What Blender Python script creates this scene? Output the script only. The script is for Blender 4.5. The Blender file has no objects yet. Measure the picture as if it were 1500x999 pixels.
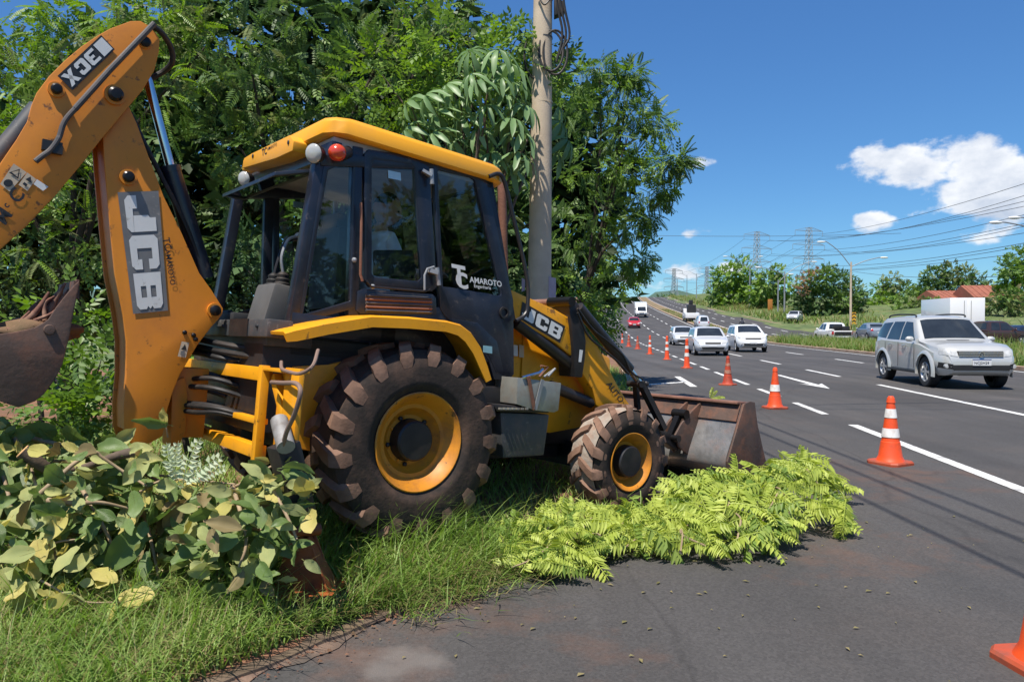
import bpy, bmesh, math, random
import numpy as np
from mathutils import Vector, Matrix
from mathutils.bvhtree import BVHTree
SC = bpy.context.scene
COL = SC.collection
rnd = random.Random(7)
rng = np.random.default_rng(11)
# ------------------------------------------------------------------ camera
FPX, CXP, CYP, HORIZON, CAMH = 1100.0, 750.0, 499.5, 477.0, 1.55
DIP = math.atan((CYP - HORIZON) / FPX)
cam_d = bpy.data.cameras.new('camera'); cam = bpy.data.objects.new('camera', cam_d); COL.objects.link(cam)
cam.location = (0, 0, CAMH); cam.rotation_euler = (math.pi / 2 - DIP, 0, 0)
cam_d.sensor_fit = 'HORIZONTAL'; cam_d.sensor_width = 36.0; cam_d.lens = FPX / 1500 * 36.0
cam_d.clip_start = 0.05; cam_d.clip_end = 9000
SC.camera = cam
# ------------------------------------------------------------------ light
SUN_EL = math.radians(65); SUN_H = Vector((-0.50, -0.866, 0)).normalized()
SUN = Vector((SUN_H.x * math.cos(SUN_EL), SUN_H.y * math.cos(SUN_EL), math.sin(SUN_EL)))
sd = bpy.data.lights.new('sun', 'SUN'); sd.energy = 5.0; sd.angle = math.radians(0.53); sd.color = (1.0, 0.935, 0.83)
so = bpy.data.objects.new('sun', sd); COL.objects.link(so); so.rotation_euler = SUN.to_track_quat('Z', 'Y').to_euler()
so.location = (-20, -30, 60)
SC.view_settings.view_transform = 'Standard'; SC.view_settings.look = 'None'; SC.view_settings.gamma = 1.0
SC.view_settings.exposure = 0.48
W = bpy.data.worlds.new('World'); SC.world = W; W.use_nodes = True
nt = W.node_tree; N = nt.nodes; LK = nt.links
for n in list(N): N.remove(n)
wout = N.new('ShaderNodeOutputWorld'); bg = N.new('ShaderNodeBackground'); sky = N.new('ShaderNodeTexSky')
sky.sky_type = 'NISHITA'; sky.sun_disc = False; sky.sun_elevation = SUN_EL
sky.sun_rotation = math.atan2(SUN_H.x, SUN_H.y); sky.altitude = 500; sky.air_density = 1.0; sky.dust_density = 0.0; sky.ozone_density = 5.0
bg.inputs['Strength'].default_value = 0.088
tc = N.new('ShaderNodeTexCoord')
def wmath(op, a, b=None, c=None, clamp=False):
    n = N.new('ShaderNodeMath'); n.operation = op; n.use_clamp = clamp
    for i, x in enumerate((a, b, c)):
        if x is None: continue
        if isinstance(x, (int, float)): n.inputs[i].default_value = x
        else: LK.new(x, n.inputs[i])
    return n.outputs[0]
sep = N.new('ShaderNodeSeparateXYZ'); LK.new(tc.outputs['Generated'], sep.inputs[0])
az = wmath('ARCTAN2', sep.outputs[0], sep.outputs[1]); el = wmath('ARCSINE', sep.outputs[2])
cmb = N.new('ShaderNodeCombineXYZ'); LK.new(az, cmb.inputs[0]); LK.new(wmath('MULTIPLY', el, 1.5), cmb.inputs[1])
def noise(scale, detail, rough, loc=(0, 0, 0)):
    mp_ = N.new('ShaderNodeMapping'); mp_.inputs['Location'].default_value = loc; LK.new(cmb.outputs[0], mp_.inputs[0])
    n = N.new('ShaderNodeTexNoise'); n.inputs['Scale'].default_value = scale; n.inputs['Detail'].default_value = detail
    n.inputs['Roughness'].default_value = rough; LK.new(mp_.outputs[0], n.inputs['Vector']); return n.outputs['Fac']
nz = noise(15.0, 10, 0.58); nz2 = noise(5.0, 6, 0.55, (3.1, 1.7, 0))
def sky_dir(px, py):
    return math.atan2(px - CXP, FPX), math.atan2(HORIZON - py, math.hypot(FPX, px - CXP))
# fair-weather cumulus: a soft elliptical body each (azimuth, elevation, half sizes), edges broken up by noise
cover = None
clouds = [(1355, 243, 118, 38, 1.0), (1285, 240, 55, 28, .95), (1440, 238, 70, 42, 1.0), (1475, 285, 110, 50, 1.0), (1410, 290, 85, 38, .95),
          (1276, 324, 32, 15, .85), (1024, 342, 25, 10, .62), (1032, 239, 19, 7, .5), (1000, 398, 34, 13, .75), (1085, 396, 40, 14, .5),
          (950, 412, 40, 14, .45), (1450, 338, 80, 18, .5)]
for (cx_, cy_, rx_, ry_, st_) in clouds:
    a0, e0 = sky_dir(cx_, cy_); rx = rx_ / FPX * math.cos(a0) ** 2; ry = ry_ / FPX * math.cos(a0)
    dx = wmath('DIVIDE', wmath('SUBTRACT', az, a0), rx); dy = wmath('DIVIDE', wmath('SUBTRACT', el, e0), ry)
    q = wmath('ADD', wmath('MULTIPLY', dx, dx), wmath('MULTIPLY', dy, dy))
    m = wmath('MULTIPLY', wmath('SUBTRACT', 1.25, q), st_)
    cover = m if cover is None else wmath('MAXIMUM', cover, m)
# the rest of the sky (outside the frame) carries the same scattered cumulus
far = wmath('MULTIPLY', wmath('SUBTRACT', nz2, 0.66), 6.0)
outside = wmath('GREATER_THAN', wmath('ABSOLUTE', az), 0.75)
cover = wmath('MAXIMUM', cover, wmath('SUBTRACT', wmath('MULTIPLY', wmath('ADD', far, 1.0), outside), 1.0))
dens = wmath('ADD', wmath('MULTIPLY', cover, 1.15), wmath('MULTIPLY', wmath('SUBTRACT', nz, 0.55), 6.0))
mask = N.new('ShaderNodeMapRange'); mask.interpolation_type = 'SMOOTHSTEP'
LK.new(dens, mask.inputs[0]); mask.inputs[1].default_value = -0.12; mask.inputs[2].default_value = 0.85; mask.inputs[4].default_value = 0.93
body = N.new('ShaderNodeMapRange'); LK.new(noise(15.0, 10, 0.58, (-0.010, 0.030, 0)), body.inputs[0]); body.inputs[1].default_value = 0.30; body.inputs[2].default_value = 0.72
ccol = N.new('ShaderNodeMix'); ccol.data_type = 'RGBA'; LK.new(body.outputs[0], ccol.inputs['Factor'])
ccol.inputs['A'].default_value = (9.6, 9.6, 9.6, 1); ccol.inputs['B'].default_value = (4.6, 5.2, 6.3, 1)
mixc = N.new('ShaderNodeMix'); mixc.data_type = 'RGBA'; LK.new(mask.outputs[0], mixc.inputs['Factor'])
# deep tropical blue: the same tint all round, a little stronger towards the horizon
tr_ = N.new('ShaderNodeMapRange'); LK.new(el, tr_.inputs[0]); tr_.inputs[1].default_value = 0.0; tr_.inputs[2].default_value = 0.42
tint = N.new('ShaderNodeMix'); tint.data_type = 'RGBA'; LK.new(tr_.outputs[0], tint.inputs['Factor']); tint.inputs['A'].default_value = (0.50, 0.76, 0.90, 1); tint.inputs['B'].default_value = (0.58, 0.93, 1.22, 1)
mul = N.new('ShaderNodeMix'); mul.data_type = 'RGBA'; mul.blend_type = 'MULTIPLY'; mul.inputs['Factor'].default_value = 1.0; LK.new(sky.outputs[0], mul.inputs['A']); LK.new(tint.outputs['Result'], mul.inputs['B'])
LK.new(mul.outputs['Result'], mixc.inputs['A']); LK.new(ccol.outputs['Result'], mixc.inputs['B'])
LK.new(mixc.outputs['Result'], bg.inputs['Color']); LK.new(bg.outputs[0], wout.inputs[0])

# ------------------------------------------------------------------ measuring the photograph
_fw = np.array([0, math.cos(DIP), -math.sin(DIP)]); _up = np.array([0, math.sin(DIP), math.cos(DIP)]); _rt = np.array([1.0, 0, 0]); _C = np.array([0, 0, CAMH])
def ray(px, py): return _fw * FPX + _rt * (px - CXP) + _up * (CYP - py)
def at(px, py, depth): r = ray(px, py); return Vector(_C + r * depth / FPX)
def gp(px, py, z=0.0): r = ray(px, py); return Vector(_C + r * ((z - CAMH) / r[2]))
# ------------------------------------------------------------------ objects
def link(o, parent=None, label=None, cat=None, group=None, kind=None):
    COL.objects.link(o)
    if parent is not None: o.parent = parent
    if label: o['label'] = label
    if cat: o['category'] = cat
    if group: o['group'] = group
    if kind: o['kind'] = kind
    return o
def tag(o, label=None, cat=None, group=None, kind=None):
    for k, v in (('label', label), ('category', cat), ('group', group), ('kind', kind)):
        if v: o[k] = v
    return o
def empty(name, loc=(0, 0, 0), rz=0.0, label=None, cat=None, group=None):
    o = bpy.data.objects.new(name, None); o.empty_display_size = 0.2; o.location = loc; o.rotation_euler = (0, 0, rz)
    return link(o, None, label, cat, group)
def copy_tree(o, parent=None):
    c = o.copy(); COL.objects.link(c)
    if parent is not None: c.parent = parent
    for ch in o.children: copy_tree(ch, c)
    return c
def basis(d):
    d = Vector(d).normalized(); a = Vector((0, 0, 1)) if abs(d.z) < 0.9 else Vector((1, 0, 0))
    u = d.cross(a).normalized(); return d, u, d.cross(u).normalized()
class MB:
    def __init__(s): s.v = []; s.f = []; s.m = []
    def add(s, vs, fs, mi=0):
        b = len(s.v); s.v += [tuple(x) for x in vs]; s.f += [tuple(i + b for i in f) for f in fs]; s.m += [mi] * len(fs); return s
    def box(s, c, size, rot=None, mi=0):
        vs = [Vector((x * size[0] / 2, y * size[1] / 2, z * size[2] / 2)) for x in (-1, 1) for y in (-1, 1) for z in (-1, 1)]
        if rot is not None: vs = [rot @ v for v in vs]
        c = Vector(c)
        return s.add([v + c for v in vs], [(0, 1, 3, 2), (4, 6, 7, 5), (0, 4, 5, 1), (2, 3, 7, 6), (0, 2, 6, 4), (1, 5, 7, 3)], mi)
    def bar(s, p0, p1, w, h, up=(0, 0, 1), mi=0):
        p0, p1 = Vector(p0), Vector(p1); d = (p1 - p0).normalized(); sd_ = d.cross(Vector(up)).normalized(); u = sd_.cross(d)
        o = [sd_ * a * w / 2 + u * b * h / 2 for a, b in ((-1, -1), (1, -1), (1, 1), (-1, 1))]
        return s.add([p0 + x for x in o] + [p1 + x for x in o], [(3, 2, 1, 0), (4, 5, 6, 7)] + [(i, (i + 1) % 4, 4 + (i + 1) % 4, 4 + i) for i in range(4)], mi)
    def prism(s, pts, vec, mi=0):
        pts = [Vector(p) for p in pts]; vec = Vector(vec); n = len(pts)
        nrm = Vector((0, 0, 0))
        for i in range(n):
            a, b = pts[i], pts[(i + 1) % n]; nrm += a.cross(b)
        if nrm.dot(vec) > 0: pts.reverse()
        return s.add(pts + [p + vec for p in pts], [tuple(range(n)), tuple(range(2 * n - 1, n - 1, -1))] + [((i + 1) % n, i, n + i, n + (i + 1) % n) for i in range(n)], mi)
    def loft(s, rings, caps=True, mi=0, closed=True):
        n = len(rings[0]); vs = [p for r in rings for p in r]; fs = []
        for k in range(len(rings) - 1):
            for i in range(n if closed else n - 1):
                j = (i + 1) % n; fs.append((k * n + i, k * n + j, (k + 1) * n + j, (k + 1) * n + i))
        if caps: fs.append(tuple(range(n - 1, -1, -1))); fs.append(tuple(range((len(rings) - 1) * n, len(rings) * n)))
        return s.add(vs, fs, mi)
    def tube(s, pts, r, n=8, mi=0, caps=True):
        pts = [Vector(p) for p in pts]; rr = r if isinstance(r, (list, tuple)) else [r] * len(pts); rings = []; u0 = None
        for i, p in enumerate(pts):
            d = (pts[min(i + 1, len(pts) - 1)] - pts[max(i - 1, 0)]).normalized()
            if u0 is None: _, u0, _ = basis(d)
            u = (u0 - d * u0.dot(d)).normalized(); w = d.cross(u); u0 = u
            rings.append([p + (u * math.cos(2 * math.pi * k / n) + w * math.sin(2 * math.pi * k / n)) * rr[i] for k in range(n)])
        return s.loft(rings, caps, mi)
    def cyl(s, p0, p1, r, r1=None, n=16, mi=0): return s.tube([p0, p1], [r, r if r1 is None else r1], n, mi)
    def lathe(s, c, axis, prof, n=32, mi=0, caps=True):
        d, u, w = basis(axis); c = Vector(c)
        return s.loft([[c + d * h + (u * math.cos(2 * math.pi * k / n) + w * math.sin(2 * math.pi * k / n)) * r for k in range(n)] for h, r in prof], caps, mi)
    def ball(s, c, r, n=12, mi=0, axis=(0, 0, 1)):
        r = (r, r, r) if isinstance(r, (int, float)) else r; c = Vector(c); rings = []
        for i in range(1, n // 2 * 1 + 1):
            t = math.pi * i / (n // 2 + 1)
            rings.append([c + Vector((r[0] * math.sin(t) * math.cos(2 * math.pi * k / n), r[1] * math.sin(t) * math.sin(2 * math.pi * k / n), -r[2] * math.cos(t))) for k in range(n)])
        return s.loft(rings, True, mi)
    def mesh(s, name, mats, smooth=None):
        me = bpy.data.meshes.new(name); me.from_pydata(s.v, [], s.f)
        for m in (mats if isinstance(mats, (list, tuple)) else [mats]): me.materials.append(m)
        if any(s.m): me.polygons.foreach_set('material_index', s.m)
        if smooth is not None:
            me.shade_smooth(); me.set_sharp_from_angle(angle=math.radians(smooth))
        me.update(); return me
    def build(s, name, mats, parent=None, smooth=35, bevel=0, seg=2, fix=False, **kw):
        me = s.mesh(name, mats, None if (bevel or fix) else smooth)
        if bevel or fix:
            bm = bmesh.new(); bm.from_mesh(me)
            bmesh.ops.recalc_face_normals(bm, faces=bm.faces)
            if bevel:
                es = [e for e in bm.edges if len(e.link_faces) == 2 and e.calc_face_angle(0) > math.radians(32)]
                bmesh.ops.bevel(bm, geom=es, offset=bevel, segments=seg, affect='EDGES', clamp_overlap=True, profile=0.6)
            bm.to_mesh(me); bm.free()
            if smooth is not None: me.shade_smooth(); me.set_sharp_from_angle(angle=math.radians(smooth if not bevel else 50))
        o = bpy.data.objects.new(name, me); return link(o, parent, **kw)
def spline(pts, n=6):
    pts = [Vector(p) for p in pts]; out = []
    P = [pts[0] * 2 - pts[1]] + pts + [pts[-1] * 2 - pts[-2]]
    for i in range(1, len(P) - 2):
        for k in range(n):
            t = k / n; a, b, c, d = P[i - 1], P[i], P[i + 1], P[i + 2]
            out.append(0.5 * ((2 * b) + (c - a) * t + (2 * a - 5 * b + 4 * c - d) * t * t + (3 * b - a - 3 * c + d) * t ** 3))
    out.append(pts[-1]); return out
# ------------------------------------------------------------------ materials
def mat(name, col, rough=0.5, metal=0.0, var=0.12, scale=6.0, bump=0.0, bscale=60.0, dirt=None, coat=0.0, spec=0.5, wear=None):
    m = bpy.data.materials.new(name); m.use_nodes = True; t = m.node_tree; b = t.nodes['Principled BSDF']
    b.inputs['Roughness'].default_value = rough; b.inputs['Metallic'].default_value = metal; b.inputs['Coat Weight'].default_value = coat
    b.inputs['Specular IOR Level'].default_value = spec
    co = t.nodes.new('ShaderNodeTexCoord')
    def nz(sc, det=5, ro=0.55):
        n = t.nodes.new('ShaderNodeTexNoise'); n.inputs['Scale'].default_value = sc; n.inputs['Detail'].default_value = det; n.inputs['Roughness'].default_value = ro
        t.links.new(co.outputs['Object'], n.inputs['Vector']); return n.outputs['Fac']
    def ramp(f, lo, hi):
        r = t.nodes.new('ShaderNodeMapRange'); t.links.new(f, r.inputs[0]); r.inputs[1].default_value = lo; r.inputs[2].default_value = hi; return r.outputs[0]
    def mix(f, a, c, amt=None):
        if amt is not None:
            q = t.nodes.new('ShaderNodeMath'); q.operation = 'MULTIPLY'; t.links.new(f, q.inputs[0]); q.inputs[1].default_value = amt; f = q.outputs[0]
        x = t.nodes.new('ShaderNodeMix'); x.data_type = 'RGBA'; t.links.new(f, x.inputs['Factor'])
        for k, vv in (('A', a), ('B', c)):
            if isinstance(vv, tuple): x.inputs[k].default_value = vv + (1,)
            else: t.links.new(vv, x.inputs[k])
        return x.outputs['Result']
    lo = tuple(max(0, c * (1 - var)) for c in col); hi = tuple(min(1, c * (1 + var)) for c in col)
    c = mix(ramp(nz(scale), 0.3, 0.7), lo, hi)
    if dirt: c = mix(ramp(nz(dirt[2], 8, 0.62), dirt[3] if len(dirt) > 3 else 0.46, dirt[4] if len(dirt) > 4 else 0.66), c, dirt[0], dirt[1])
    if wear: c = mix(ramp(nz(wear[2], 10, 0.7), 0.60, 0.66), c, wear[0], wear[1])
    t.links.new(c, b.inputs['Base Color'])
    if bump:
        bp = t.nodes.new('ShaderNodeBump'); bp.inputs['Strength'].default_value = bump; bp.inputs['Distance'].default_value = 0.01
        t.links.new(nz(bscale, 6, 0.6), bp.inputs['Height']); t.links.new(bp.outputs[0], b.inputs['Normal'])
    r = t.nodes.new('ShaderNodeMapRange'); t.links.new(nz(scale * 2.3, 6), r.inputs[0]); r.inputs[3].default_value = max(0.03, rough - 0.12); r.inputs[4].default_value = min(1, rough + 0.12)
    t.links.new(r.outputs[0], b.inputs['Roughness'])
    return m
def leafmat(name, cols, trans=0.35, rough=0.45, spec=0.4, vein=0.0):
    m = bpy.data.materials.new(name); m.use_nodes = True; t = m.node_tree; b = t.nodes['Principled BSDF']; out = t.nodes['Material Output']
    g = t.nodes.new('ShaderNodeNewGeometry'); r = t.nodes.new('ShaderNodeValToRGB')
    co = t.nodes.new('ShaderNodeTexCoord'); nn = t.nodes.new('ShaderNodeTexNoise'); nn.inputs['Scale'].default_value = 1.1; nn.inputs['Detail'].default_value = 3
    t.links.new(co.outputs['Object'], nn.inputs['Vector'])
    ob = t.nodes.new('ShaderNodeObjectInfo')
    a1 = t.nodes.new('ShaderNodeMath'); a1.operation = 'MULTIPLY_ADD'; t.links.new(g.outputs['Random Per Island'], a1.inputs[0]); a1.inputs[1].default_value = 0.55
    a2 = t.nodes.new('ShaderNodeMath'); a2.operation = 'MULTIPLY_ADD'; t.links.new(nn.outputs['Fac'], a2.inputs[0]); a2.inputs[1].default_value = 0.9; a2.inputs[2].default_value = -0.4
    t.links.new(a2.outputs[0], a1.inputs[2])
    a3 = t.nodes.new('ShaderNodeMath'); a3.operation = 'MULTIPLY_ADD'; t.links.new(ob.outputs['Random'], a3.inputs[0]); a3.inputs[1].default_value = 0.35; t.links.new(a1.outputs[0], a3.inputs[2])
    t.links.new(a3.outputs[0], r.inputs[0])
    el_ = r.color_ramp.elements
    el_[0].position = 0.05; el_[0].color = cols[0] + (1,); el_[1].position = 0.95; el_[1].color = cols[-1] + (1,)
    for i, c in enumerate(cols[1:-1]):
        e = el_.new(0.05 + 0.9 * (i + 1) / (len(cols) - 1)); e.color = c + (1,)
    col = r.outputs[0]
    t.links.new(col, b.inputs['Base Color']); b.inputs['Roughness'].default_value = rough; b.inputs['Specular IOR Level'].default_value = spec
    if vein:
        bp = t.nodes.new('ShaderNodeBump'); bp.inputs['Strength'].default_value = vein; bp.inputs['Distance'].default_value = 0.006
        w_ = t.nodes.new('ShaderNodeTexWave'); w_.inputs['Scale'].default_value = 18; w_.inputs['Distortion'].default_value = 1.5; t.links.new(co.outputs['Object'], w_.inputs['Vector'])
        t.links.new(w_.outputs['Fac'], bp.inputs['Height']); t.links.new(bp.outputs[0], b.inputs['Normal'])
    tr = t.nodes.new('ShaderNodeBsdfTranslucent'); mx = t.nodes.new('ShaderNodeMixShader')
    hs = t.nodes.new('ShaderNodeHueSaturation'); hs.inputs['Value'].default_value = 1.5; hs.inputs['Saturation'].default_value = 1.15; t.links.new(col, hs.inputs['Color']); t.links.new(hs.outputs[0], tr.inputs[0])
    mx.inputs[0].default_value = trans; t.links.new(b.outputs[0], mx.inputs[1]); t.links.new(tr.outputs[0], mx.inputs[2]); t.links.new(mx.outputs[0], out.inputs[0])
    return m
def glassmat(name, tint=(0.75, 0.85, 0.85), refl=1.0, body=None):
    m = bpy.data.materials.new(name); m.use_nodes = True; t = m.node_tree; out = t.nodes['Material Output']; t.nodes.remove(t.nodes['Principled BSDF'])
    tr = t.nodes.new('ShaderNodeBsdfTransparent'); tr.inputs[0].default_value = tint + (1,)
    gl = t.nodes.new('ShaderNodeBsdfGlossy'); gl.inputs['Roughness'].default_value = 0.02
    fr = t.nodes.new('ShaderNodeFresnel'); fr.inputs[0].default_value = 1.52
    k = t.nodes.new('ShaderNodeMath'); k.operation = 'MULTIPLY'; k.use_clamp = True; t.links.new(fr.outputs[0], k.inputs[0]); k.inputs[1].default_value = refl
    first = tr.outputs[0]
    if body:
        df = t.nodes.new('ShaderNodeBsdfDiffuse'); df.inputs[0].default_value = body[0] + (1,); m0 = t.nodes.new('ShaderNodeMixShader'); m0.inputs[0].default_value = body[1]
        t.links.new(tr.outputs[0], m0.inputs[1]); t.links.new(df.outputs[0], m0.inputs[2]); first = m0.outputs[0]
    mx = t.nodes.new('ShaderNodeMixShader'); t.links.new(k.outputs[0], mx.inputs[0]); t.links.new(first, mx.inputs[1]); t.links.new(gl.outputs[0], mx.inputs[2]); t.links.new(mx.outputs[0], out.inputs[0])
    return m
EARTH = (0.16, 0.062, 0.030)
M = {}
M['yellow'] = mat('machine_yellow', (0.80, 0.335, 0.008), 0.42, var=0.10, scale=3, dirt=((0.30, 0.12, 0.035), 0.30, 5, 0.5, 0.75), wear=((0.09, 0.04, 0.02), 0.75, 9), coat=0.15)
M['boom'] = mat('boom_orange', (0.68, 0.235, 0.013), 0.5, var=0.10, scale=3, dirt=((0.34, 0.115, 0.03), 0.55, 3, 0.44, 0.72), wear=((0.07, 0.035, 0.02), 0.85, 11))
M['roof'] = mat('roof_yellow', (0.82, 0.36, 0.010), 0.4, var=0.06, scale=2, dirt=((0.45, 0.22, 0.05), 0.25, 4), coat=0.2)
M['rim'] = mat('rim_yellow', (0.60, 0.225, 0.010), 0.5, var=0.1, scale=4, dirt=((0.18, 0.075, 0.035), 0.55, 6), wear=((0.05, 0.025, 0.015), 0.8, 14))
M['black'] = mat('black_paint', (0.014, 0.014, 0.016), 0.45, var=0.2, dirt=((0.09, 0.055, 0.04), 0.22, 5))
M['navy'] = mat('navy_cab_paint', (0.012, 0.015, 0.026), 0.35, var=0.15, scale=4, dirt=((0.075, 0.065, 0.06), 0.2, 5), wear=((0.10, 0.085, 0.075), 0.55, 13), coat=0.2)
M['greypaint'] = mat('grey_paint', (0.055, 0.058, 0.062), 0.5, var=0.15, dirt=((0.16, 0.09, 0.06), 0.35, 6), wear=((0.2, 0.18, 0.17), 0.6, 18))
M['steel'] = mat('chrome_rod', (0.62, 0.64, 0.67), 0.16, metal=1.0, var=0.04)
M['worn'] = mat('worn_bucket_steel', (0.26, 0.255, 0.25), 0.40, metal=0.5, var=0.25, scale=9, bump=0.25, bscale=30, dirt=((0.26, 0.12, 0.07), 0.6, 4.5, 0.50, 0.70))
M['rust'] = mat('rusty_bucket_paint', (0.088, 0.055, 0.042), 0.6, var=0.25, scale=4, bump=0.3, bscale=25, dirt=((0.24, 0.095, 0.05), 0.5, 6))
M['rustlip'] = mat('rusty_lip', (0.24, 0.12, 0.085), 0.6, var=0.2, scale=6, bump=0.3, bscale=30, dirt=((0.15, 0.06, 0.035), 0.5, 7))
M['rustorange'] = mat('orange_rust_paint', (0.34, 0.085, 0.018), 0.6, var=0.25, scale=6, bump=0.3, bscale=30, dirt=((0.06, 0.025, 0.015), 0.75, 6, 0.42, 0.6))
M['rubber'] = mat('tyre_rubber', (0.036, 0.028, 0.024), 0.8, var=0.25, scale=4, bump=0.35, bscale=35, dirt=((0.125, 0.072, 0.050), 0.65, 4), spec=0.25)
M['tread'] = mat('tyre_tread_dusty', (0.21, 0.125, 0.088), 0.85, var=0.25, scale=6, bump=0.4, bscale=30, dirt=((0.10, 0.055, 0.038), 0.6, 7), spec=0.2)
M['treadcake'] = mat('dried_mud_between_lugs', (0.30, 0.26, 0.22), 0.9, var=0.2, scale=14, bump=0.6, bscale=40, dirt=((0.30, 0.15, 0.09), 0.5, 9), spec=0.2)
M['hose'] = mat('hose_rubber', (0.014, 0.013, 0.013), 0.55, var=0.2, dirt=((0.10, 0.07, 0.05), 0.35, 7))
M['ramgrey'] = mat('worn_grey_ram', (0.26, 0.25, 0.24), 0.5, var=0.2, scale=12, dirt=((0.12, 0.09, 0.07), 0.6, 14))
M['hosetan'] = mat('dusty_hose', (0.20, 0.13, 0.10), 0.7, var=0.2)
M['pin'] = mat('greasy_pin', (0.022, 0.020, 0.020), 0.35, metal=0.6)
M['white'] = mat('sticker_white', (0.68, 0.68, 0.66), 0.5, var=0.06, scale=9, wear=((0.30, 0.26, 0.22), 0.6, 16))
M['decalgrey'] = mat('sticker_grey', (0.165, 0.165, 0.165), 0.5, var=0.15, scale=10, wear=((0.36, 0.32, 0.28), 0.6, 14))
M['decalblack'] = mat('sticker_black', (0.018, 0.018, 0.02), 0.45, wear=((0.3, 0.2, 0.1), 0.4, 18))
M['tan'] = mat('sticker_tan', (0.52, 0.42, 0.30), 0.6)
M['glass'] = glassmat('cab_glass', (0.82, 0.87, 0.87), 1.3)
M['glassblue'] = glassmat('side_window_glass', (0.88, 0.93, 0.95), 0.9)
M['interior'] = mat('cab_interior', (0.03, 0.03, 0.032), 0.7)
M['headliner'] = mat('pale_headliner', (0.42, 0.40, 0.36), 0.85)
M['console'] = mat('console_plastic', (0.10, 0.095, 0.09), 0.6)
M['lamp'] = mat('lamp_lens', (0.42, 0.42, 0.40), 0.10, var=0.1, coat=0.6)
M['beacon'] = mat('orange_red_lens', (0.62, 0.055, 0.015), 0.2, coat=0.6)
M['exhaust'] = mat('rusty_exhaust', (0.20, 0.085, 0.05), 0.75, var=0.25, bump=0.3)
M['tin'] = mat('galvanised_tin', (0.36, 0.36, 0.33), 0.45, metal=0.5, var=0.15, dirt=((0.30, 0.17, 0.09), 0.5, 7))
M['bark'] = mat('bark', (0.105, 0.075, 0.055), 0.9, var=0.3, scale=8, bump=0.7, bscale=25)
M['darkbark'] = mat('dark_bark', (0.060, 0.044, 0.034), 0.9, var=0.3, scale=6, bump=0.7, bscale=18)
M['stem'] = mat('pale_stem', (0.34, 0.25, 0.15), 0.75, var=0.2, scale=12, dirt=((0.16, 0.10, 0.06), 0.5, 9))
M['cutwood'] = mat('cut_wood', (0.55, 0.32, 0.14), 0.8, var=0.2, scale=30)
M['concrete'] = mat('pole_concrete', (0.52, 0.42, 0.31), 0.9, var=0.08, scale=5, bump=0.3, bscale=50, dirt=((0.27, 0.20, 0.145), 0.3, 3))
M['galv'] = mat('galvanised_steel', (0.30, 0.31, 0.32), 0.5, metal=0.4)
M['lattice'] = mat('lattice_steel', (0.26, 0.28, 0.30), 0.6)
M['wire'] = mat('wire', (0.05, 0.05, 0.055), 0.6)
M['cone'] = mat('cone_orange', (0.80, 0.085, 0.018), 0.45, var=0.08, scale=8, dirt=((0.35, 0.07, 0.03), 0.4, 9))
M['conedirty'] = mat('dirty_cone_orange', (0.46, 0.055, 0.022), 0.6, var=0.2, scale=8, dirt=((0.11, 0.04, 0.03), 0.6, 9))
M['band'] = mat('reflective_band', (0.78, 0.76, 0.72), 0.35, var=0.08, scale=12, dirt=((0.45, 0.33, 0.26), 0.45, 14))
M['conebase'] = mat('cone_base', (0.42, 0.07, 0.025), 0.6, var=0.2, scale=9, dirt=((0.13, 0.06, 0.045), 0.75, 9))
L = {}
L['dark'] = leafmat('leaf_dark', [(0.045, 0.085, 0.029), (0.083, 0.144, 0.046), (0.142, 0.217, 0.065)], 0.26, 0.5, 0.34)
L['mid'] = leafmat('leaf_mid', [(0.066, 0.124, 0.035), (0.126, 0.211, 0.050), (0.214, 0.319, 0.073)], 0.32, 0.5, 0.34)
L['bright'] = leafmat('leaf_bright', [(0.099, 0.176, 0.027), (0.164, 0.276, 0.043), (0.263, 0.384, 0.073)], 0.36, 0.42)
L['olive'] = leafmat('leaf_olive', [(0.099, 0.129, 0.053), (0.160, 0.198, 0.077), (0.250, 0.289, 0.120)], 0.28, 0.62, 0.2)
L['deep'] = leafmat('leaf_painted_shade', [(0.012, 0.026, 0.010), (0.022, 0.042, 0.015), (0.040, 0.066, 0.022)], 0.2, 0.6, 0.2)  # near-black leaves: the shade of the wood's gaps is put into the colour
L['deadleaf'] = leafmat('dead_leaf', [(0.10, 0.085, 0.040), (0.19, 0.15, 0.07), (0.27, 0.22, 0.11)], 0.15, 0.7, 0.2)
L['palm'] = leafmat('leaf_umbrella', [(0.105, 0.186, 0.070), (0.165, 0.270, 0.105), (0.242, 0.360, 0.155)], 0.24, 0.42, 0.4)
L['big_top'] = leafmat('large_leaf_green', [(0.080, 0.134, 0.037), (0.137, 0.209, 0.057), (0.225, 0.299, 0.095)], 0.22, 0.42, 0.5, 0.35)
L['big_pale'] = leafmat('large_leaf_underside', [(0.240, 0.287, 0.119), (0.360, 0.389, 0.155), (0.570, 0.532, 0.190)], 0.22, 0.6, 0.3, 0.4)
L['big_yellow'] = leafmat('large_leaf_yellowing', [(0.391, 0.368, 0.098), (0.517, 0.460, 0.138), (0.598, 0.483, 0.184)], 0.25, 0.55, 0.3, 0.4)
L['frond'] = leafmat('frond_yellow_green', [(0.275, 0.347, 0.055), (0.396, 0.470, 0.085), (0.506, 0.560, 0.130)], 0.30, 0.5, 0.35)
L['grass'] = leafmat('grass_blade', [(0.129, 0.217, 0.040), (0.206, 0.321, 0.069), (0.361, 0.446, 0.138)], 0.34, 0.5)
L['drygrass'] = leafmat('dry_grass', [(0.17, 0.16, 0.06), (0.27, 0.23, 0.10), (0.36, 0.29, 0.15)], 0.3, 0.6)
L['fargrass'] = leafmat('verge_grass', [(0.075, 0.15, 0.028), (0.12, 0.20, 0.040), (0.21, 0.25, 0.075)], 0.4, 0.55)
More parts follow.
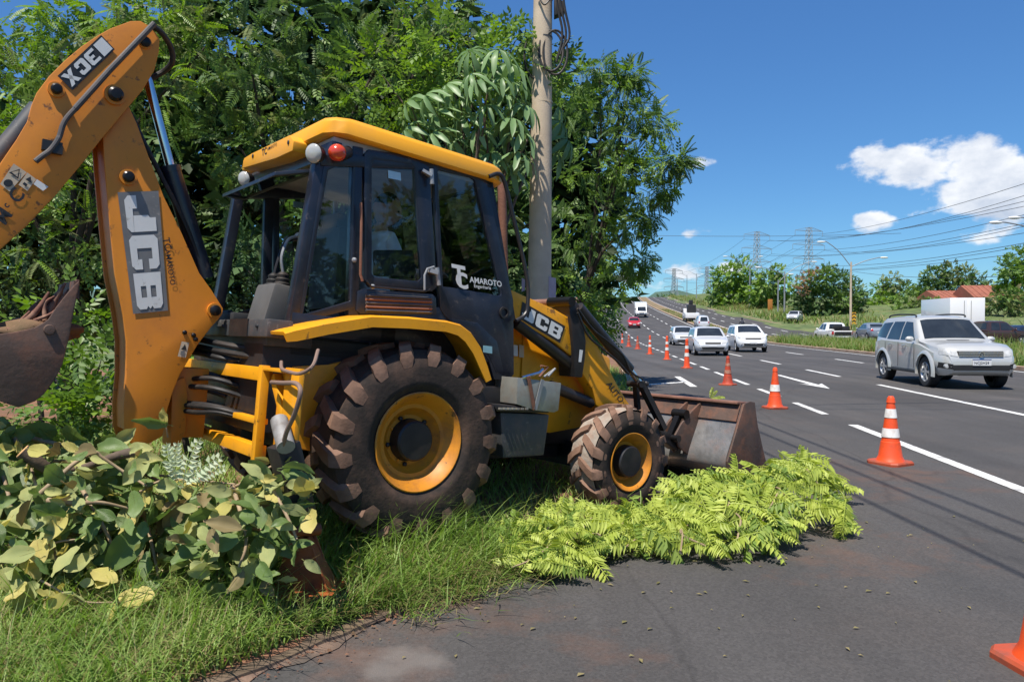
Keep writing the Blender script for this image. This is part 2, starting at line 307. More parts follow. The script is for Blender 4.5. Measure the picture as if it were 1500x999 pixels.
L['blossom'] = leafmat('salmon_blossom', [(0.26, 0.14, 0.08), (0.33, 0.19, 0.11), (0.24, 0.14, 0.08)], 0.3, 0.6)
# ------------------------------------------------------------------ road frame: s along the lanes, t to the right
UD = Vector((0.1084, 0.9941, 0)); RD = Vector((0.9941, -0.1084, 0))
def zroad(s):
    if s < 58: z = 0.0
    elif s < 112: z = 0.056 * (s - 58) ** 2 / 108
    else: z = 0.056 * 27 + 0.056 * (s - 112)
    if s > 335:
        d = s - 335; e = min(d, 60); z = 0.056 * 27 + 0.056 * 223 + 0.056 * e - 0.0009 * e * e
        if d > 60: z = max(-10.0, z - 0.05 * (d - 60))
    return z
def bend(s): return 0.00015 * max(0, s - 150) ** 2 if s < 600 else 0.00015 * 450 ** 2
def rw(s, t, dz=0.0): return Vector((UD.x * s + RD.x * t + bend(s), UD.y * s + RD.y * t, zroad(s) + dz))
def st(p): return p[0] * UD.x + p[1] * UD.y, p[0] * RD.x + p[1] * RD.y
def interp(x, xs, ys): return float(np.interp(x, xs, ys))
KERB_XY = [(-5.2, -1.2), (-3.4, 0.6), (-2.45, 1.7), (-1.78, 2.55), (-1.22, 3.27), (-.68, 3.98), (-.25, 4.42), (.25, 4.95), (.8, 5.75), (1.35, 7.2), (1.75, 9.2), (2.3, 13), (2.85, 17.5), (3.38, 21.9)]
KERB = [Vector((x, y, 0)) for x, y in KERB_XY] + [Vector((UD.x * s + RD.x * 1.0 + bend(s), UD.y * s + RD.y * 1.0, zroad(s))) for s in list(range(28, 60, 8)) + list(range(60, 440, 12))]
def t_med_far(s): return interp(s, [30, 46, 60, 72, 84, 100, 2000], [38.0, 31.0, 24.0, 20.2, 18.4, 17.6, 17.6])
def t_right(s): return interp(s, [20, 60, 80, 96, 115, 2000], [60.0, 46.0, 38, 31.0, 27.4, 27.0])
# asphalt
def asphalt_mat():
    m = mat('asphalt', (0.066, 0.062, 0.060), 0.82, var=0.16, scale=0.35, bump=0.5, bscale=140, dirt=((0.105, 0.084, 0.072), 0.4, 0.6, 0.5, 0.75), spec=0.35)
    t = m.node_tree; b = t.nodes['Principled BSDF']; src = b.inputs['Base Color'].links[0].from_socket
    co = t.nodes.new('ShaderNodeTexCoord')
    v = t.nodes.new('ShaderNodeTexVoronoi'); v.inputs['Scale'].default_value = 75; t.links.new(co.outputs['Object'], v.inputs['Vector'])
    r = t.nodes.new('ShaderNodeMapRange'); t.links.new(v.outputs['Color'], r.inputs[0]); r.inputs[1].default_value = 0.1; r.inputs[2].default_value = 0.95; r.inputs[3].default_value = 0.82; r.inputs[4].default_value = 1.22
    x = t.nodes.new('ShaderNodeMix'); x.data_type = 'RGBA'; x.blend_type = 'MULTIPLY'; x.inputs['Factor'].default_value = 1; t.links.new(src, x.inputs['A']); t.links.new(r.outputs[0], x.inputs['B'])
    # tracked-in red soil near the work, and tyre paths along the lanes
    sp = t.nodes.new('ShaderNodeSeparateXYZ'); t.links.new(co.outputs['Object'], sp.inputs[0])
    def mm(op, a, c, d=None):
        n = t.nodes.new('ShaderNodeMath'); n.operation = op
        for i, q in enumerate((a, c, d)):
            if q is None: continue
            if isinstance(q, (int, float)): n.inputs[i].default_value = q
            else: t.links.new(q, n.inputs[i])
        return n.outputs[0]
    n1 = t.nodes.new('ShaderNodeTexNoise'); n1.inputs['Scale'].default_value = 1.6; n1.inputs['Detail'].default_value = 9; n1.inputs['Roughness'].default_value = 0.68; t.links.new(co.outputs['Object'], n1.inputs['Vector'])
    def blob(cx, cy, rx, ry):
        dx = mm('DIVIDE', mm('SUBTRACT', sp.outputs[0], cx), rx); dy = mm('DIVIDE', mm('SUBTRACT', sp.outputs[1], cy), ry)
        return mm('SUBTRACT', 1.0, mm('ADD', mm('MULTIPLY', dx, dx), mm('MULTIPLY', dy, dy)))
    soil = mm('MAXIMUM', mm('MAXIMUM', blob(2.2, 5.3, 1.5, 0.9), blob(-.6, 3.6, 1.6, 1.3)), blob(3.2, 7.6, 2.4, 1.5))
    f = t.nodes.new('ShaderNodeMapRange'); t.links.new(mm('ADD', mm('MULTIPLY', soil, 0.16), n1.outputs['Fac']), f.inputs[0]); f.inputs[1].default_value = 0.60; f.inputs[2].default_value = 0.82; f.inputs[4].default_value = 0.55
    y = t.nodes.new('ShaderNodeMix'); y.data_type = 'RGBA'; t.links.new(f.outputs[0], y.inputs['Factor']); t.links.new(x.outputs['Result'], y.inputs['A']); y.inputs['B'].default_value = (0.15, 0.078, 0.05, 1)
    # pale scuffed patch of cement in the bay
    n2 = t.nodes.new('ShaderNodeTexNoise'); n2.inputs['Scale'].default_value = 5; n2.inputs['Detail'].default_value = 8; t.links.new(co.outputs['Object'], n2.inputs['Vector'])
    f2 = t.nodes.new('ShaderNodeMapRange'); t.links.new(mm('ADD', mm('MULTIPLY', blob(-.50, 3.42, .27, .22), 0.35), n2.outputs['Fac']), f2.inputs[0]); f2.inputs[1].default_value = 0.55; f2.inputs[2].default_value = 0.85; f2.inputs[4].default_value = 0.6
    z = t.nodes.new('ShaderNodeMix'); z.data_type = 'RGBA'; t.links.new(f2.outputs[0], z.inputs['Factor']); t.links.new(y.outputs['Result'], z.inputs['A']); z.inputs['B'].default_value = (0.17, 0.15, 0.135, 1)
    # worn wheel paths and faint sealed cracks running with the lanes
    rot = t.nodes.new('ShaderNodeMapping'); rot.inputs['Rotation'].default_value = (0, 0, 0.1087); rot.inputs['Scale'].default_value = (1.0, 0.05, 1.0); t.links.new(co.outputs['Object'], rot.inputs['Vector'])
    n3 = t.nodes.new('ShaderNodeTexNoise'); n3.inputs['Scale'].default_value = 1.4; n3.inputs['Detail'].default_value = 4; t.links.new(rot.outputs[0], n3.inputs['Vector'])
    f3 = t.nodes.new('ShaderNodeMapRange'); t.links.new(n3.outputs['Fac'], f3.inputs[0]); f3.inputs[1].default_value = 0.3; f3.inputs[2].default_value = 0.7; f3.inputs[3].default_value = 0.80; f3.inputs[4].default_value = 1.2
    rot2 = t.nodes.new('ShaderNodeMapping'); rot2.inputs['Scale'].default_value = (0.55, 0.22, 1.0); t.links.new(co.outputs['Object'], rot2.inputs['Vector'])
    nw = t.nodes.new('ShaderNodeTexNoise'); nw.inputs['Scale'].default_value = 2.0; nw.inputs['Detail'].default_value = 5; t.links.new(rot2.outputs[0], nw.inputs['Vector'])
    av = t.nodes.new('ShaderNodeVectorMath'); av.operation = 'ADD'; t.links.new(rot2.outputs[0], av.inputs[0]); sc_ = t.nodes.new('ShaderNodeVectorMath'); sc_.operation = 'SCALE'; t.links.new(nw.outputs['Color'], sc_.inputs[0]); sc_.inputs['Scale'].default_value = 0.35; t.links.new(sc_.outputs[0], av.inputs[1])
    vc = t.nodes.new('ShaderNodeTexVoronoi'); vc.feature = 'DISTANCE_TO_EDGE'; vc.inputs['Scale'].default_value = 0.42; t.links.new(av.outputs[0], vc.inputs['Vector'])
    f4 = t.nodes.new('ShaderNodeMapRange'); t.links.new(vc.outputs['Distance'], f4.inputs[0]); f4.inputs[1].default_value = 0.0; f4.inputs[2].default_value = 0.006; f4.inputs[3].default_value = 0.80; f4.inputs[4].default_value = 1.0
    w1 = t.nodes.new('ShaderNodeMix'); w1.data_type = 'RGBA'; w1.blend_type = 'MULTIPLY'; w1.inputs['Factor'].default_value = 1; t.links.new(z.outputs['Result'], w1.inputs['A']); t.links.new(mm('MULTIPLY', f3.outputs[0], f4.outputs[0]), w1.inputs['B'])
    t.links.new(w1.outputs['Result'], b.inputs['Base Color'])
    return m
M['asphalt'] = asphalt_mat()
M['paintline'] = mat('road_paint', (0.66, 0.66, 0.64), 0.7, var=0.08, scale=5, dirt=((0.20, 0.19, 0.185), 0.65, 6, 0.50, 0.64), bump=0.2)
M['kerb'] = mat('dusty_kerb_concrete', (0.40, 0.29, 0.20), 0.9, var=0.2, scale=1.5, dirt=((0.27, 0.14, 0.085), 0.7, 1.2), bump=0.3)
M['soil'] = mat('red_soil', (0.20, 0.095, 0.055), 0.95, var=0.3, scale=2.5, bump=0.8, bscale=18, dirt=((0.10, 0.085, 0.04), 0.7, 1.5))
M['terrain'] = mat('grassy_terrain', (0.085, 0.125, 0.035), 0.95, var=0.45, scale=0.9, bump=0.9, bscale=2, dirt=((0.20, 0.19, 0.075), 0.6, 0.35))
M['forest'] = mat('forested_hill', (0.060, 0.110, 0.075), 0.95, var=0.3, scale=0.02, bump=0.8, bscale=0.08)
SS = [-40, -20, -8, 0, 6, 12, 20, 30, 40, 50, 58] + list(range(64, 130, 6)) + list(range(140, 440, 10))
def sheet(name, tl, tr, dz, m, smin=-1e9, smax=1e9, nt=3, **kw):
    mb = MB(); ss = [s for s in SS if smin <= s <= smax]; rows = []
    for s in ss:
        a, b = tl(s), tr(s); rows.append([rw(s, a + (b - a) * k / nt, dz) for k in range(nt + 1)])
    mb.loft(rows, caps=False, closed=False)
    me = mb.mesh(name, m, 60); me.flip_normals(); o = bpy.data.objects.new(name, me); return link(o, kind='structure', **kw)
road = sheet('road', lambda s: -12.0, lambda s: 14.95, 0.0, M['asphalt'])
road2 = sheet('road', t_med_far, t_right, 0.0, M['asphalt'], smin=28)
# the wide terrain sheet, slightly below the carriageways, out to the horizon
mb = MB(); rows = []
ts = [-400, -160, -60, -30, -14, -4, 6, 16, 24, 32, 42, 55, 75, 110, 180, 320, 700, 1500]
for s in [-200, -80] + SS + [460, 520, 600, 800, 1200, 2000, 3200, 4500]:
    row = []
    for t in ts:
        p = rw(s, t, 0)
        z = zroad(s) * (1.0 if -40 < t < 60 else 0.75) - 0.09
        e = t_right(s)
        if t > e + 0.5: z += min(2.6, 0.09 * (t - e)) + 0.25 * math.sin(s * 0.13 + t * 0.2)
        if t < -6: z += min(0.6, 0.02 * (-t - 6))
        row.append(Vector((p.x, p.y, z)))
    rows.append(row)
mb.loft(rows, caps=False, closed=False); me = mb.mesh('ground', M['terrain'], 60); me.flip_normals()
link(bpy.data.objects.new('ground', me), kind='structure')
# verge on the near left: raised soil behind the kerb
def kerb_x(y): return interp(y, [p.y for p in KERB], [p.x for p in KERB])
def verge_z(x, y):
    d = max(0.0, kerb_x(y) - x) * 0.8
    z = 0.022 + min(0.10, d * 0.11) + 0.02 * math.sin(x * 3.1 + y * 1.7) * min(1, d)
    s, _ = st((x, y)); return z + zroad(s)
mb = MB(); rows = []
ys = [-1.2 + 0.35 * i for i in range(70)] + [24 + 4 * i for i in range(1, 9)] + [64 + 10 * i for i in range(36)]
for y in ys:
    kx = kerb_x(y); rows.append([Vector((kx - d, y, verge_z(kx - d, y))) for d in (0.02, .3, .6, 1.0, 1.5, 2, 2.6, 3.2, 4, 5, 7, 10, 16, 30, 60)])
mb.loft(rows, caps=False, closed=False); me = mb.mesh('verge', M['soil'], 60)
link(bpy.data.objects.new('verge', me), kind='structure')
def kerb_line(name, pts, w, h, m=None):
    mb = MB(); rings = []
    for i, p in enumerate(pts):
        d = (pts[min(i + 1, len(pts) - 1)] - pts[max(i - 1, 0)]); d.z = 0; d.normalize(); sdv = Vector((d.y, -d.x, 0)) * w / 2
        rings.append([p + sdv + Vector((0, 0, -.05)), p + sdv * .85 + Vector((0, 0, h)), p - sdv + Vector((0, 0, h)), p - sdv + Vector((0, 0, -.05))])
    mb.loft(rings, True); o = mb.build(name, m or M['kerb'], None, smooth=30, fix=True, kind='structure'); return o
NEARK = mat('soil_covered_kerb', (0.13, 0.09, 0.062), 0.95, var=0.35, scale=4, bump=0.6, bscale=30, dirt=((0.16, 0.11, 0.06), 0.6, 3))
kerb_line('kerb', [p + Vector((rnd.gauss(0, .008), rnd.gauss(0, .008), rnd.gauss(0, .004))) for p in spline(KERB[:9], 8)], 0.12, 0.024, NEARK)
kerb_line('kerb', spline(KERB[9:14], 3)[:-1] + KERB[13:], 0.16, 0.10)
mb = MB(); rows = []; q_ = random.Random(5); wq = .12
for i, p in enumerate(spline(KERB[:10], 14)):
    wq = max(.02, min(.13, wq + q_.gauss(0, .022))); n_ = Vector((.86, -.5, 0)); rows.append([p + n_ * (wq + q_.gauss(0, .012)) + Vector((0, 0, .005)), p + n_ * .05 + Vector((0, 0, .012)), p - n_ * .10 + Vector((0, 0, .031))])
mb.loft(rows, caps=False, closed=False); me = mb.mesh('soil_edge', mat('washed_out_soil', (0.155, 0.100, 0.072), 0.95, var=0.4, scale=9, bump=0.7, bscale=45, dirt=((0.085, 0.07, 0.058), 0.85, 4, .42, .6)), 60); me.flip_normals(); link(bpy.data.objects.new('soil_edge', me), kind='structure')
msl = [s for s in SS if -20 <= s]
kerb_line('kerb', [rw(s, 14.85) for s in msl], 0.28, 0.13)
kerb_line('kerb', [rw(s, t_med_far(s)) for s in SS if 30 <= s], 0.28, 0.13)
kerb_line('kerb', [rw(s, t_right(s)) for s in SS if 40 <= s], 0.30, 0.13)
# median island
sheet('median', lambda s: 14.98, lambda s: t_med_far(max(s, 30)) - .12 if s >= 30 else 42.0, 0.10, mat('median_soil', (0.24, 0.15, 0.085), 0.95, var=0.3, scale=0.6, bump=0.6, bscale=8, dirt=((0.12, 0.13, 0.05), 0.8, 0.35, 0.4, 0.6)), smin=-20, nt=6)
# painted lines
def line(t0, s0, s1, w=0.12, dz=0.005):
    mb = MB(); n = max(2, int((s1 - s0) / 4) + 1); rows = []
    tf = t0 if callable(t0) else (lambda s: t0)
    for k in range(n + 1):
        s = s0 + (s1 - s0) * k / n; rows.append([rw(s, tf(s) + w / 2, dz), rw(s, tf(s) - w / 2, dz)])
    mb.loft(rows, caps=False, closed=False); return mb
def dashes(name, t0, starts, length, w=0.12, dz=0.005):
    mb = MB()
    for s in starts: q = line(t0, s, s + length, w, dz); mb.add(q.v, q.f)
    me = mb.mesh(name, M['paintline']); o = bpy.data.objects.new(name, me); return link(o, kind='structure')
dashes('lane_line', 4.02, [-6.0], 18.2, 0.15)
dashes('lane_line', 4.02, [13.6, 16.9, 20.2] + [23.6 + 3.4 * i for i in range(14)], 2.0, 0.13)
dashes('lane_line', 4.02, [72 + 7 * i for i in range(38)], 3.2, 0.16)
dashes('lane_line', 7.42, [-6.0], 26.6, 0.15)
dashes('lane_line', 7.42, [23.7, 31.0, 39.0, 47, 55, 63] + [71 + 8 * i for i in range(34)], 3.6, 0.15)
dashes('lane_line', 11.1, [8, 16, 24.5, 32.5, 41.5, 50.5, 59.5, 68] + [76 + 8 * i for i in range(33)], 3.6, 0.15)
for tl in (20.9, 24.1): dashes('lane_line', tl, [88 + 9 * i for i in range(30)], 3.6, 0.2)
dashes('lane_line', lambda s: t_med_far(s) + 2.6, [62, 70, 79], 3.4, 0.16)
dashes('lane_line', lambda s: t_med_far(s) + 6.4, [58, 66, 74, 82], 3.4, 0.16)
dashes('edge_line', lambda s: t_med_far(s) + .6, [60], 350, 0.13)
dashes('edge_line', lambda s: t_right(s) - .6, [60], 350, 0.15)
dashes('edge_line', 14.2, [-10], 420, 0.12)
dashes('bay_line', 2.52, [19.4], 3.8, 0.18)
# give-way bar across the mouth of the bay, with an arrow in the second lane
mb = MB(); a, b = gp(925, 566), gp(1008, 560); d = (b - a).normalized(); n_ = Vector((-d.y, d.x, 0)) * .22
mb.add([a, b, b + n_, a + n_], [(0, 1, 2, 3)]); 
for o_ in mb.v: pass
me = bpy.data.meshes.new('give_way_line'); me.from_pydata([(x, y, 0.005) for x, y, z in mb.v], [], mb.f); me.materials.append(M['paintline']); link(bpy.data.objects.new('give_way_line', me), kind='structure')
mb = MB(); hs, ht = 19.1, 5.75
for q in ([(hs + 1.2, .10), (hs + 5.2, .07), (hs + 5.2, -.07), (hs + 1.2, -.10)], [(hs, 0), (hs + 1.7, .30), (hs + 1.2, .05)], [(hs, 0), (hs + 1.2, -.05), (hs + 1.7, -.30)], [(hs, 0), (hs + 1.2, .05), (hs + 1.2, -.05)]):
    mb.add([rw(s, ht + t, 0.006) for s, t in q], [tuple(range(len(q)))])
me = mb.mesh('lane_arrow', M['paintline']); link(bpy.data.objects.new('lane_arrow', me), kind='structure')
bm = bmesh.new(); bm.from_mesh(me); bmesh.ops.recalc_face_normals(bm, faces=bm.faces); bm.to_mesh(me); bm.free()
# hill on the horizon
mb = MB(); rows = []
for i in range(60):
    a = math.radians(-30 + i * 1.7); h = 95 + 35 * math.sin(i * .55) + 28 * math.sin(i * 1.3 + 1) + 14 * math.sin(i * 2.9)
    rows.append([Vector((math.sin(a) * r, math.cos(a) * r, z)) for r, z in ((2700, -20), (2900, h * .55), (3200, h), (3700, h * .6), (4300, -20))])
mb.loft(rows, caps=False, closed=False); me = mb.mesh('hills', M['forest'], 60); me.flip_normals(); link(bpy.data.objects.new('hills', me), kind='structure')
# ================================================================== the backhoe loader
YAW, PIT = math.radians(38.75), math.radians(-5.5)
RM = Matrix.Rotation(YAW, 3, 'Z') @ Matrix.Rotation(-PIT, 3, 'Y')
MO = Vector((-1.3313, 5.7025, 0.1313))
RT = RM.transposed()
def mp(px, py, c):                      # where the sight line through a pixel meets the machine's plane y = c
    r = RT @ Vector(ray(px, py)); o = RT @ (Vector(_C) - MO); k = (c - o.y) / r.y; return o + r * k
def mq(px, py, x):                      # ... and its plane x = const
    r = RT @ Vector(ray(px, py)); o = RT @ (Vector(_C) - MO); k = (x - o.x) / r.x; return o + r * k
def ps(pts, c): return [mp(x, y, c) for x, y in pts]
def mw(v): return RM @ Vector(v) + MO
BK = empty('backhoe_loader', MO, label='yellow backhoe loader with black cab, parked on the verge among cut branches', cat='backhoe loader')
BK.rotation_euler = RM.to_euler()
def part(mb, name, m, parent=BK, **kw): return mb.build(name, m, parent, **kw)
def plate(name, pts, c, w, m, bevel=0.008, parent=BK, **kw):
    mb = MB(); mb.prism(ps(pts, c), (0, w, 0)); return mb.build(name, m, parent, bevel=bevel, fix=True, **kw)
YV = Vector((0, 1, 0))
# ---- wheels
def wheel(cx, cy, cz, R, wid, rimR, nl, side, steer=0.0, cake=False):
    root = bpy.data.objects.new('wheel', None); root.empty_display_size = .1; root.location = (cx, cy, cz); root.rotation_euler = (0, 0, steer); link(root, BK)
    s = side; ax = (0, s, 0); h = wid / 2
    mb = MB(); base = R - 0.045
    prof = [(-h * .80, rimR), (-h * .96, rimR + .06), (-h, (rimR + R) / 2), (-h * .93, R - .10), (-h * .82, base - .012), (-h * .5, base), (0, base + .008), (h * .5, base), (h * .82, base - .012), (h * .93, R - .10),
            (h, (rimR + R) / 2), (h * .985, rimR + .085), (h * .99, rimR + .065), (h * .93, rimR + .045), (h * .86, rimR + .012), (h * .80, rimR)]
    mb.lathe((0, 0, 0), ax, prof, 64, mi=0, caps=False)
    d, u, w = basis(ax)
    # raised lugs: chevron bars from the centre line out over both shoulders
    def P(a, y, r): return d * y + (u * math.cos(a) + w * math.sin(a)) * r
    for sd in (1, -1):
        for k in range(nl):
            a0 = 2 * math.pi * (k + (0.5 if sd < 0 else 0)) / nl; rings = []
            for (f, da, hw, r0, r1) in [(f_, da_, h_ * (.90 if R > .6 else .72), r0_, r1_) for f_, da_, h_, r0_, r1_ in ((-.04, .0, .056, base - .01, R - .004), (.30, .055, .060, base - .01, R), (.62, .125, .066, base - .02, R - .004), (.86, .175, .070, base - .03, R - .016), (.985, .20, .066, base - .06, R - .06), (.995, .21, .046, R - .16, R - .135))]:
                a = a0 + da * 0.97 * (0.66 / R) * (1 if sd > 0 else 1); y = sd * h * f; t = hw / R
                rings.append([P(a - t, y, r0), P(a - t * .72, y, r1), P(a + t * .72, y, r1), P(a + t, y, r0)])
            if sd < 0: rings = [list(reversed(r)) for r in rings]
            mb.loft(rings, True, 1)
    if cake:
        mb.lathe((0, 0, 0), ax, [(-h * .8, base + .006), (-h * .4, base + .014), (h * .4, base + .014), (h * .80, base + .006)], 64, mi=2, caps=False)
    tyre = mb.build('tyre', [M['rubber'], M['tread'], M['treadcake']], root, smooth=38, fix=True)
    mb = MB(); y0 = h * .84
    mb.lathe((0, 0, 0), ax, [(-h * .8, rimR - .03), (y0 - .10, rimR - .045), (y0 - .03, rimR - .03), (y0, rimR + .006), (y0 + .012, rimR + .012), (y0 + .016, rimR + .004), (y0 + .005, rimR - .012), (y0 - .035, rimR - .04), (y0 - .075, rimR - .075),
             (y0 - .078, rimR - .10), (y0 - .11, rimR - .115), (y0 - .135, rimR - .15), (y0 - .135, .04)], 56)
    for k in range(8):
        a = 2 * math.pi * k / 8 + .3
        if k % 3 == 2: continue
        mb.ball(P(a, y0 - .132, rimR - .165), .012, 6)
    rim = mb.build('rim', M['rim'], root, smooth=30, fix=True)
    mb = MB(); hr = rimR * (.42 if R > .6 else .56); out = y0 - (.035 if R > .6 else -.005)
    mb.lathe((0, 0, 0), ax, [(y0 - .14, hr + .012), (y0 - .12, hr + .004), (out - .012, hr), (out, hr - .012), (out + .002, hr * .5), (out + .002, .003)], 40)
    for k in range(5): mb.ball(P(2 * math.pi * k / 5 + .2, y0 - .125, hr + .028), .017, 8)
    mb.build('hub', M['black'], root, smooth=30, fix=True)
    return root
RR, FR = 0.66, 0.48
for sd in (-1, 1):
    wheel(0, sd * .885, RR, RR, 0.45, 0.318, 17, sd)
    wheel(2.17, sd * .845, FR, FR, 0.33, 0.238, 15, sd, steer=-.02, cake=True)
# ---- chassis and engine bay
mb = MB()
mb.box((0.9, 0, .72), (3.6, .62, .34)); mb.box((0, 0, .66), (.34, 1.5, .34)); mb.box((2.17, 0, .47), (.24, 1.35, .22)); mb.box((1.3, 0, .52), (1.4, .5, .2))
mb.box((-.45, 0, .98), (1.0, 1.42, .62)); mb.box((.35, 0, 1.15), (1.15, 1.46, .36))
part(mb, 'chassis', M['black'], bevel=.01, fix=True)
mb = MB(); mb.prism(ps([(430, 537), (482, 534), (520, 525), (515, 660), (470, 664), (429, 655)], -.745), (0, .03, 0)); part(mb, 'rear_side_plate', M['yellow'], bevel=.006, fix=True)
mb = MB(); mb.prism([mp(768, 472, -.42), mp(860, 520, -.42), mp(880, 590, -.42), mp(872, 622, -.42), mp(806, 634, -.42), mp(760, 630, -.42)], (0, .84, 0)); part(mb, 'engine_side_panel', M['yellow'], bevel=.01, fix=True)
mb = MB(); mb.prism([Vector((1.0, -.40, 1.66)), Vector((1.05, -.40, 1.76)), Vector((1.9, -.40, 1.52)), Vector((2.45, -.40, 1.36)), Vector((2.5, -.40, .9)), Vector((1.0, -.40, .95))], (0, .80, 0)); part(mb, 'bonnet', M['yellow'], bevel=.03, fix=True)
# ---- fuel tank / step on the near side
plate('fuel_tank', [(733, 604), (805, 607), (797, 667), (737, 671)], -.95, .42, M['greypaint'], .015)
st_ = plate('step_plate', [(722, 592), (800, 597), (805, 605), (728, 603)], -.98, .36, M['black'], .006)
mb = MB()
for k in range(7):
    p = mp(733 + k * 6.2, 598.5, -.99); mb.box(p, (.026, .03, .014))
part(mb, 'step_tread', M['tin'], st_)
plate('battery_box', [(700, 566), (757, 566), (757, 606), (706, 606)], -.80, .5, M['black'], .01)
# ---- cab
ZB = 1.45
cab_in = MB()
cab_in.box((0.0, 0, 1.22), (1.55, 1.42, .10)); part(cab_in, 'cab_floor', M['console'])
NS = -.80; FS = .80
def mirror(pts): return [Vector((p.x, -p.y, p.z)) for p in pts]
def pillar(name, a, b, w, th=.06, far=True):
    for s in ((-1, 1) if far else (-1,)):
        A, B = a.copy(), b.copy()
        if s > 0: A.y, B.y = -A.y, -B.y
        mb = MB(); mb.bar(A + YV * (-s) * th / 2, B + YV * (-s) * th / 2, w, th, up=(0, 1, 0)); part(mb, name, M['navy'], bevel=.008, fix=True)
pillar('rear_pillar', mp(471, 240, NS), mp(431, 478, NS), .075, .09)
pillar('centre_pillar', mp(525, 215, NS), mp(518, 462, NS), .075)
pillar('front_pillar', mp(714, 246, NS), mp(751, 470, NS), .065)
# frame with the side window in the middle
def ring(name, outer, inner, c, th, m, parent=BK, bevel=.005, **kw):
    o = ps(outer, c); i = ps(inner, c); n = len(o); mb = MB(); v = o + i + [p + YV * th for p in o] + [p + YV * th for p in i]
    f = []
    for k in range(n):
        j = (k + 1) % n; f += [(k, j, n + j, n + k), (2 * n + j, 2 * n + k, 3 * n + k, 3 * n + j), (j, k, 2 * n + k, 2 * n + j), (n + k, n + j, 3 * n + j, 3 * n + k)]
    mb.add(v, f); return mb.build(name, m, parent, bevel=bevel, fix=True, **kw)
def pane(name, pts, c, m, parent, th=.006):
    mb = MB(); mb.prism(ps(pts, c), (0, th, 0)); return mb.build(name, m, parent, smooth=None, fix=True)
def mir_obj(o):
    me = o.data.copy(); me.transform(Matrix.Scale(-1, 4, YV)); me.flip_normals(); c = bpy.data.objects.new(o.name.split('.')[0], me); link(c, BK)
    for ch in o.children:
        m2 = ch.data.copy(); m2.transform(Matrix.Scale(-1, 4, YV)); m2.flip_normals(); link(bpy.data.objects.new(ch.name.split('.')[0], m2), c)
    return c
sw = ring('side_window', [(534, 226), (540, 219), (622, 231), (629, 239), (640, 420), (633, 427), (541, 420), (534, 410)], [(545, 240), (549, 234), (603, 241), (607, 247), (618, 407), (613, 412), (549, 406), (545, 401)], NS - .012, .035, M['navy'])
pane('window_pane', [(543, 233), (609, 240), (620, 413), (543, 408)], NS + .004, M['glassblue'], sw)
mb = MB(); p = mp(573, 265, NS - .001); mb.prism(ps([(568.5, 249.5), (587, 253.5), (587.5, 265), (569, 261)], NS - .002), (0, .003, 0)); part(mb, 'window_sticker', mat('pale_blue_sticker', (0.42, 0.62, 0.70), 0.5), sw)
mir_obj(sw)
qw = ring('rear_quarter_window', [(474, 244), (524, 224), (519, 452), (437, 474)], [(481, 250), (519, 232), (513, 441), (444, 461)], NS - .004, .03, M['navy'])
pane('window_pane', [(479, 247), (521, 229), (515, 444), (442, 464)], NS + .006, M['glassblue'], qw); mir_obj(qw)
dr = ring('door', [(635, 238), (641, 234), (704, 247), (710, 253), (752, 440), (753, 548), (746, 557), (724, 556), (716, 528), (690, 490), (652, 463), (645, 452)],
          [(641.5, 252), (644, 249), (690, 260), (695.7, 264), (735, 428), (734, 433), (728, 433), (715, 430), (700, 428), (690, 426), (660, 421), (649, 420)], NS - .012, .04, M['navy'])
pane('window_pane', [(639, 247), (698, 260), (738, 436), (647, 424)], NS + .006, M['glassblue'], dr)
mb = MB(); mb.prism(ps([(654, 466), (700, 473), (728, 500), (738, 545), (727, 546), (716, 520), (690, 488)], NS - .016), (0, .01, 0)); part(mb, 'door_panel', M['navy'], dr, bevel=.004, fix=True)
mb = MB()
for a in np.linspace(0, 2 * math.pi, 24, endpoint=False): pass
mb.lathe(mp(738, 458, NS - .014), (0, -1, 0), [(0, .045), (.012, .045), (.012, .03), (.002, .028)], 20, caps=False); part(mb, 'lock_ring', M['black'], dr)
mb = MB(); mb.prism(ps([(708, 506), (721, 507.5), (721, 518), (708, 516)], NS - .024), (0, .003, 0)); part(mb, 'door_sticker', mat('door_sticker_blue', (0.25, 0.45, 0.50), 0.5), dr)
mir_obj(dr)
# hinge, latch, grab handles
mb = MB(); mb.cyl(mp(632, 248, NS - .05), mp(633, 270, NS - .05), .016, n=10); mb.bar(mp(618, 250, NS - .02), mp(632, 258, NS - .045), .05, .02); part(mb, 'door_hinge', M['galv'])
mb = MB(); mb.tube(ps([(622, 425), (622, 403), (626, 394), (636, 391)], NS - .05), .008, 8); mb.cyl(mp(640, 392, NS - .05), mp(643, 418, NS - .05), .017, n=10); mb.bar(mp(628, 396, NS - .03), mp(641, 400, NS - .05), .05, .03); part(mb, 'door_latch', M['galv'])
mb = MB(); mb.tube(ps([(529, 297), (529.5, 330), (528, 402), (531, 412)], NS - .045), .010, 8); part(mb, 'grab_handle', M['exhaust'])
mb = MB(); mb.tube(ps([(537, 412), (544, 420), (622, 427), (630, 424)], NS - .04), .008, 8); part(mb, 'grab_handle', M['black'])
for q in ((519, 381), (546, 420)): mb = MB(); mb.ball(mp(q[0], q[1], NS - .02), .018, 8); part(mb, 'bolt', M['galv'])
# louvre
lv = plate('vent_panel', [(524, 427), (532, 423), (634, 431), (639, 436), (640, 461), (528, 460), (522, 455)], NS - .01, .05, M['navy'], .006)
for k in range(5):
    f = (k + .5) / 5; mb = MB(); a, b = mp(536, 430 + 27 * f, NS - .018), mp(632, 435 + 25 * f, NS - .018); mb.bar(a, b, .02, .016, up=(0, .6, 1)); part(mb, 'slat', M['exhaust'] if k in (1, 3) else M['greypaint'], lv)
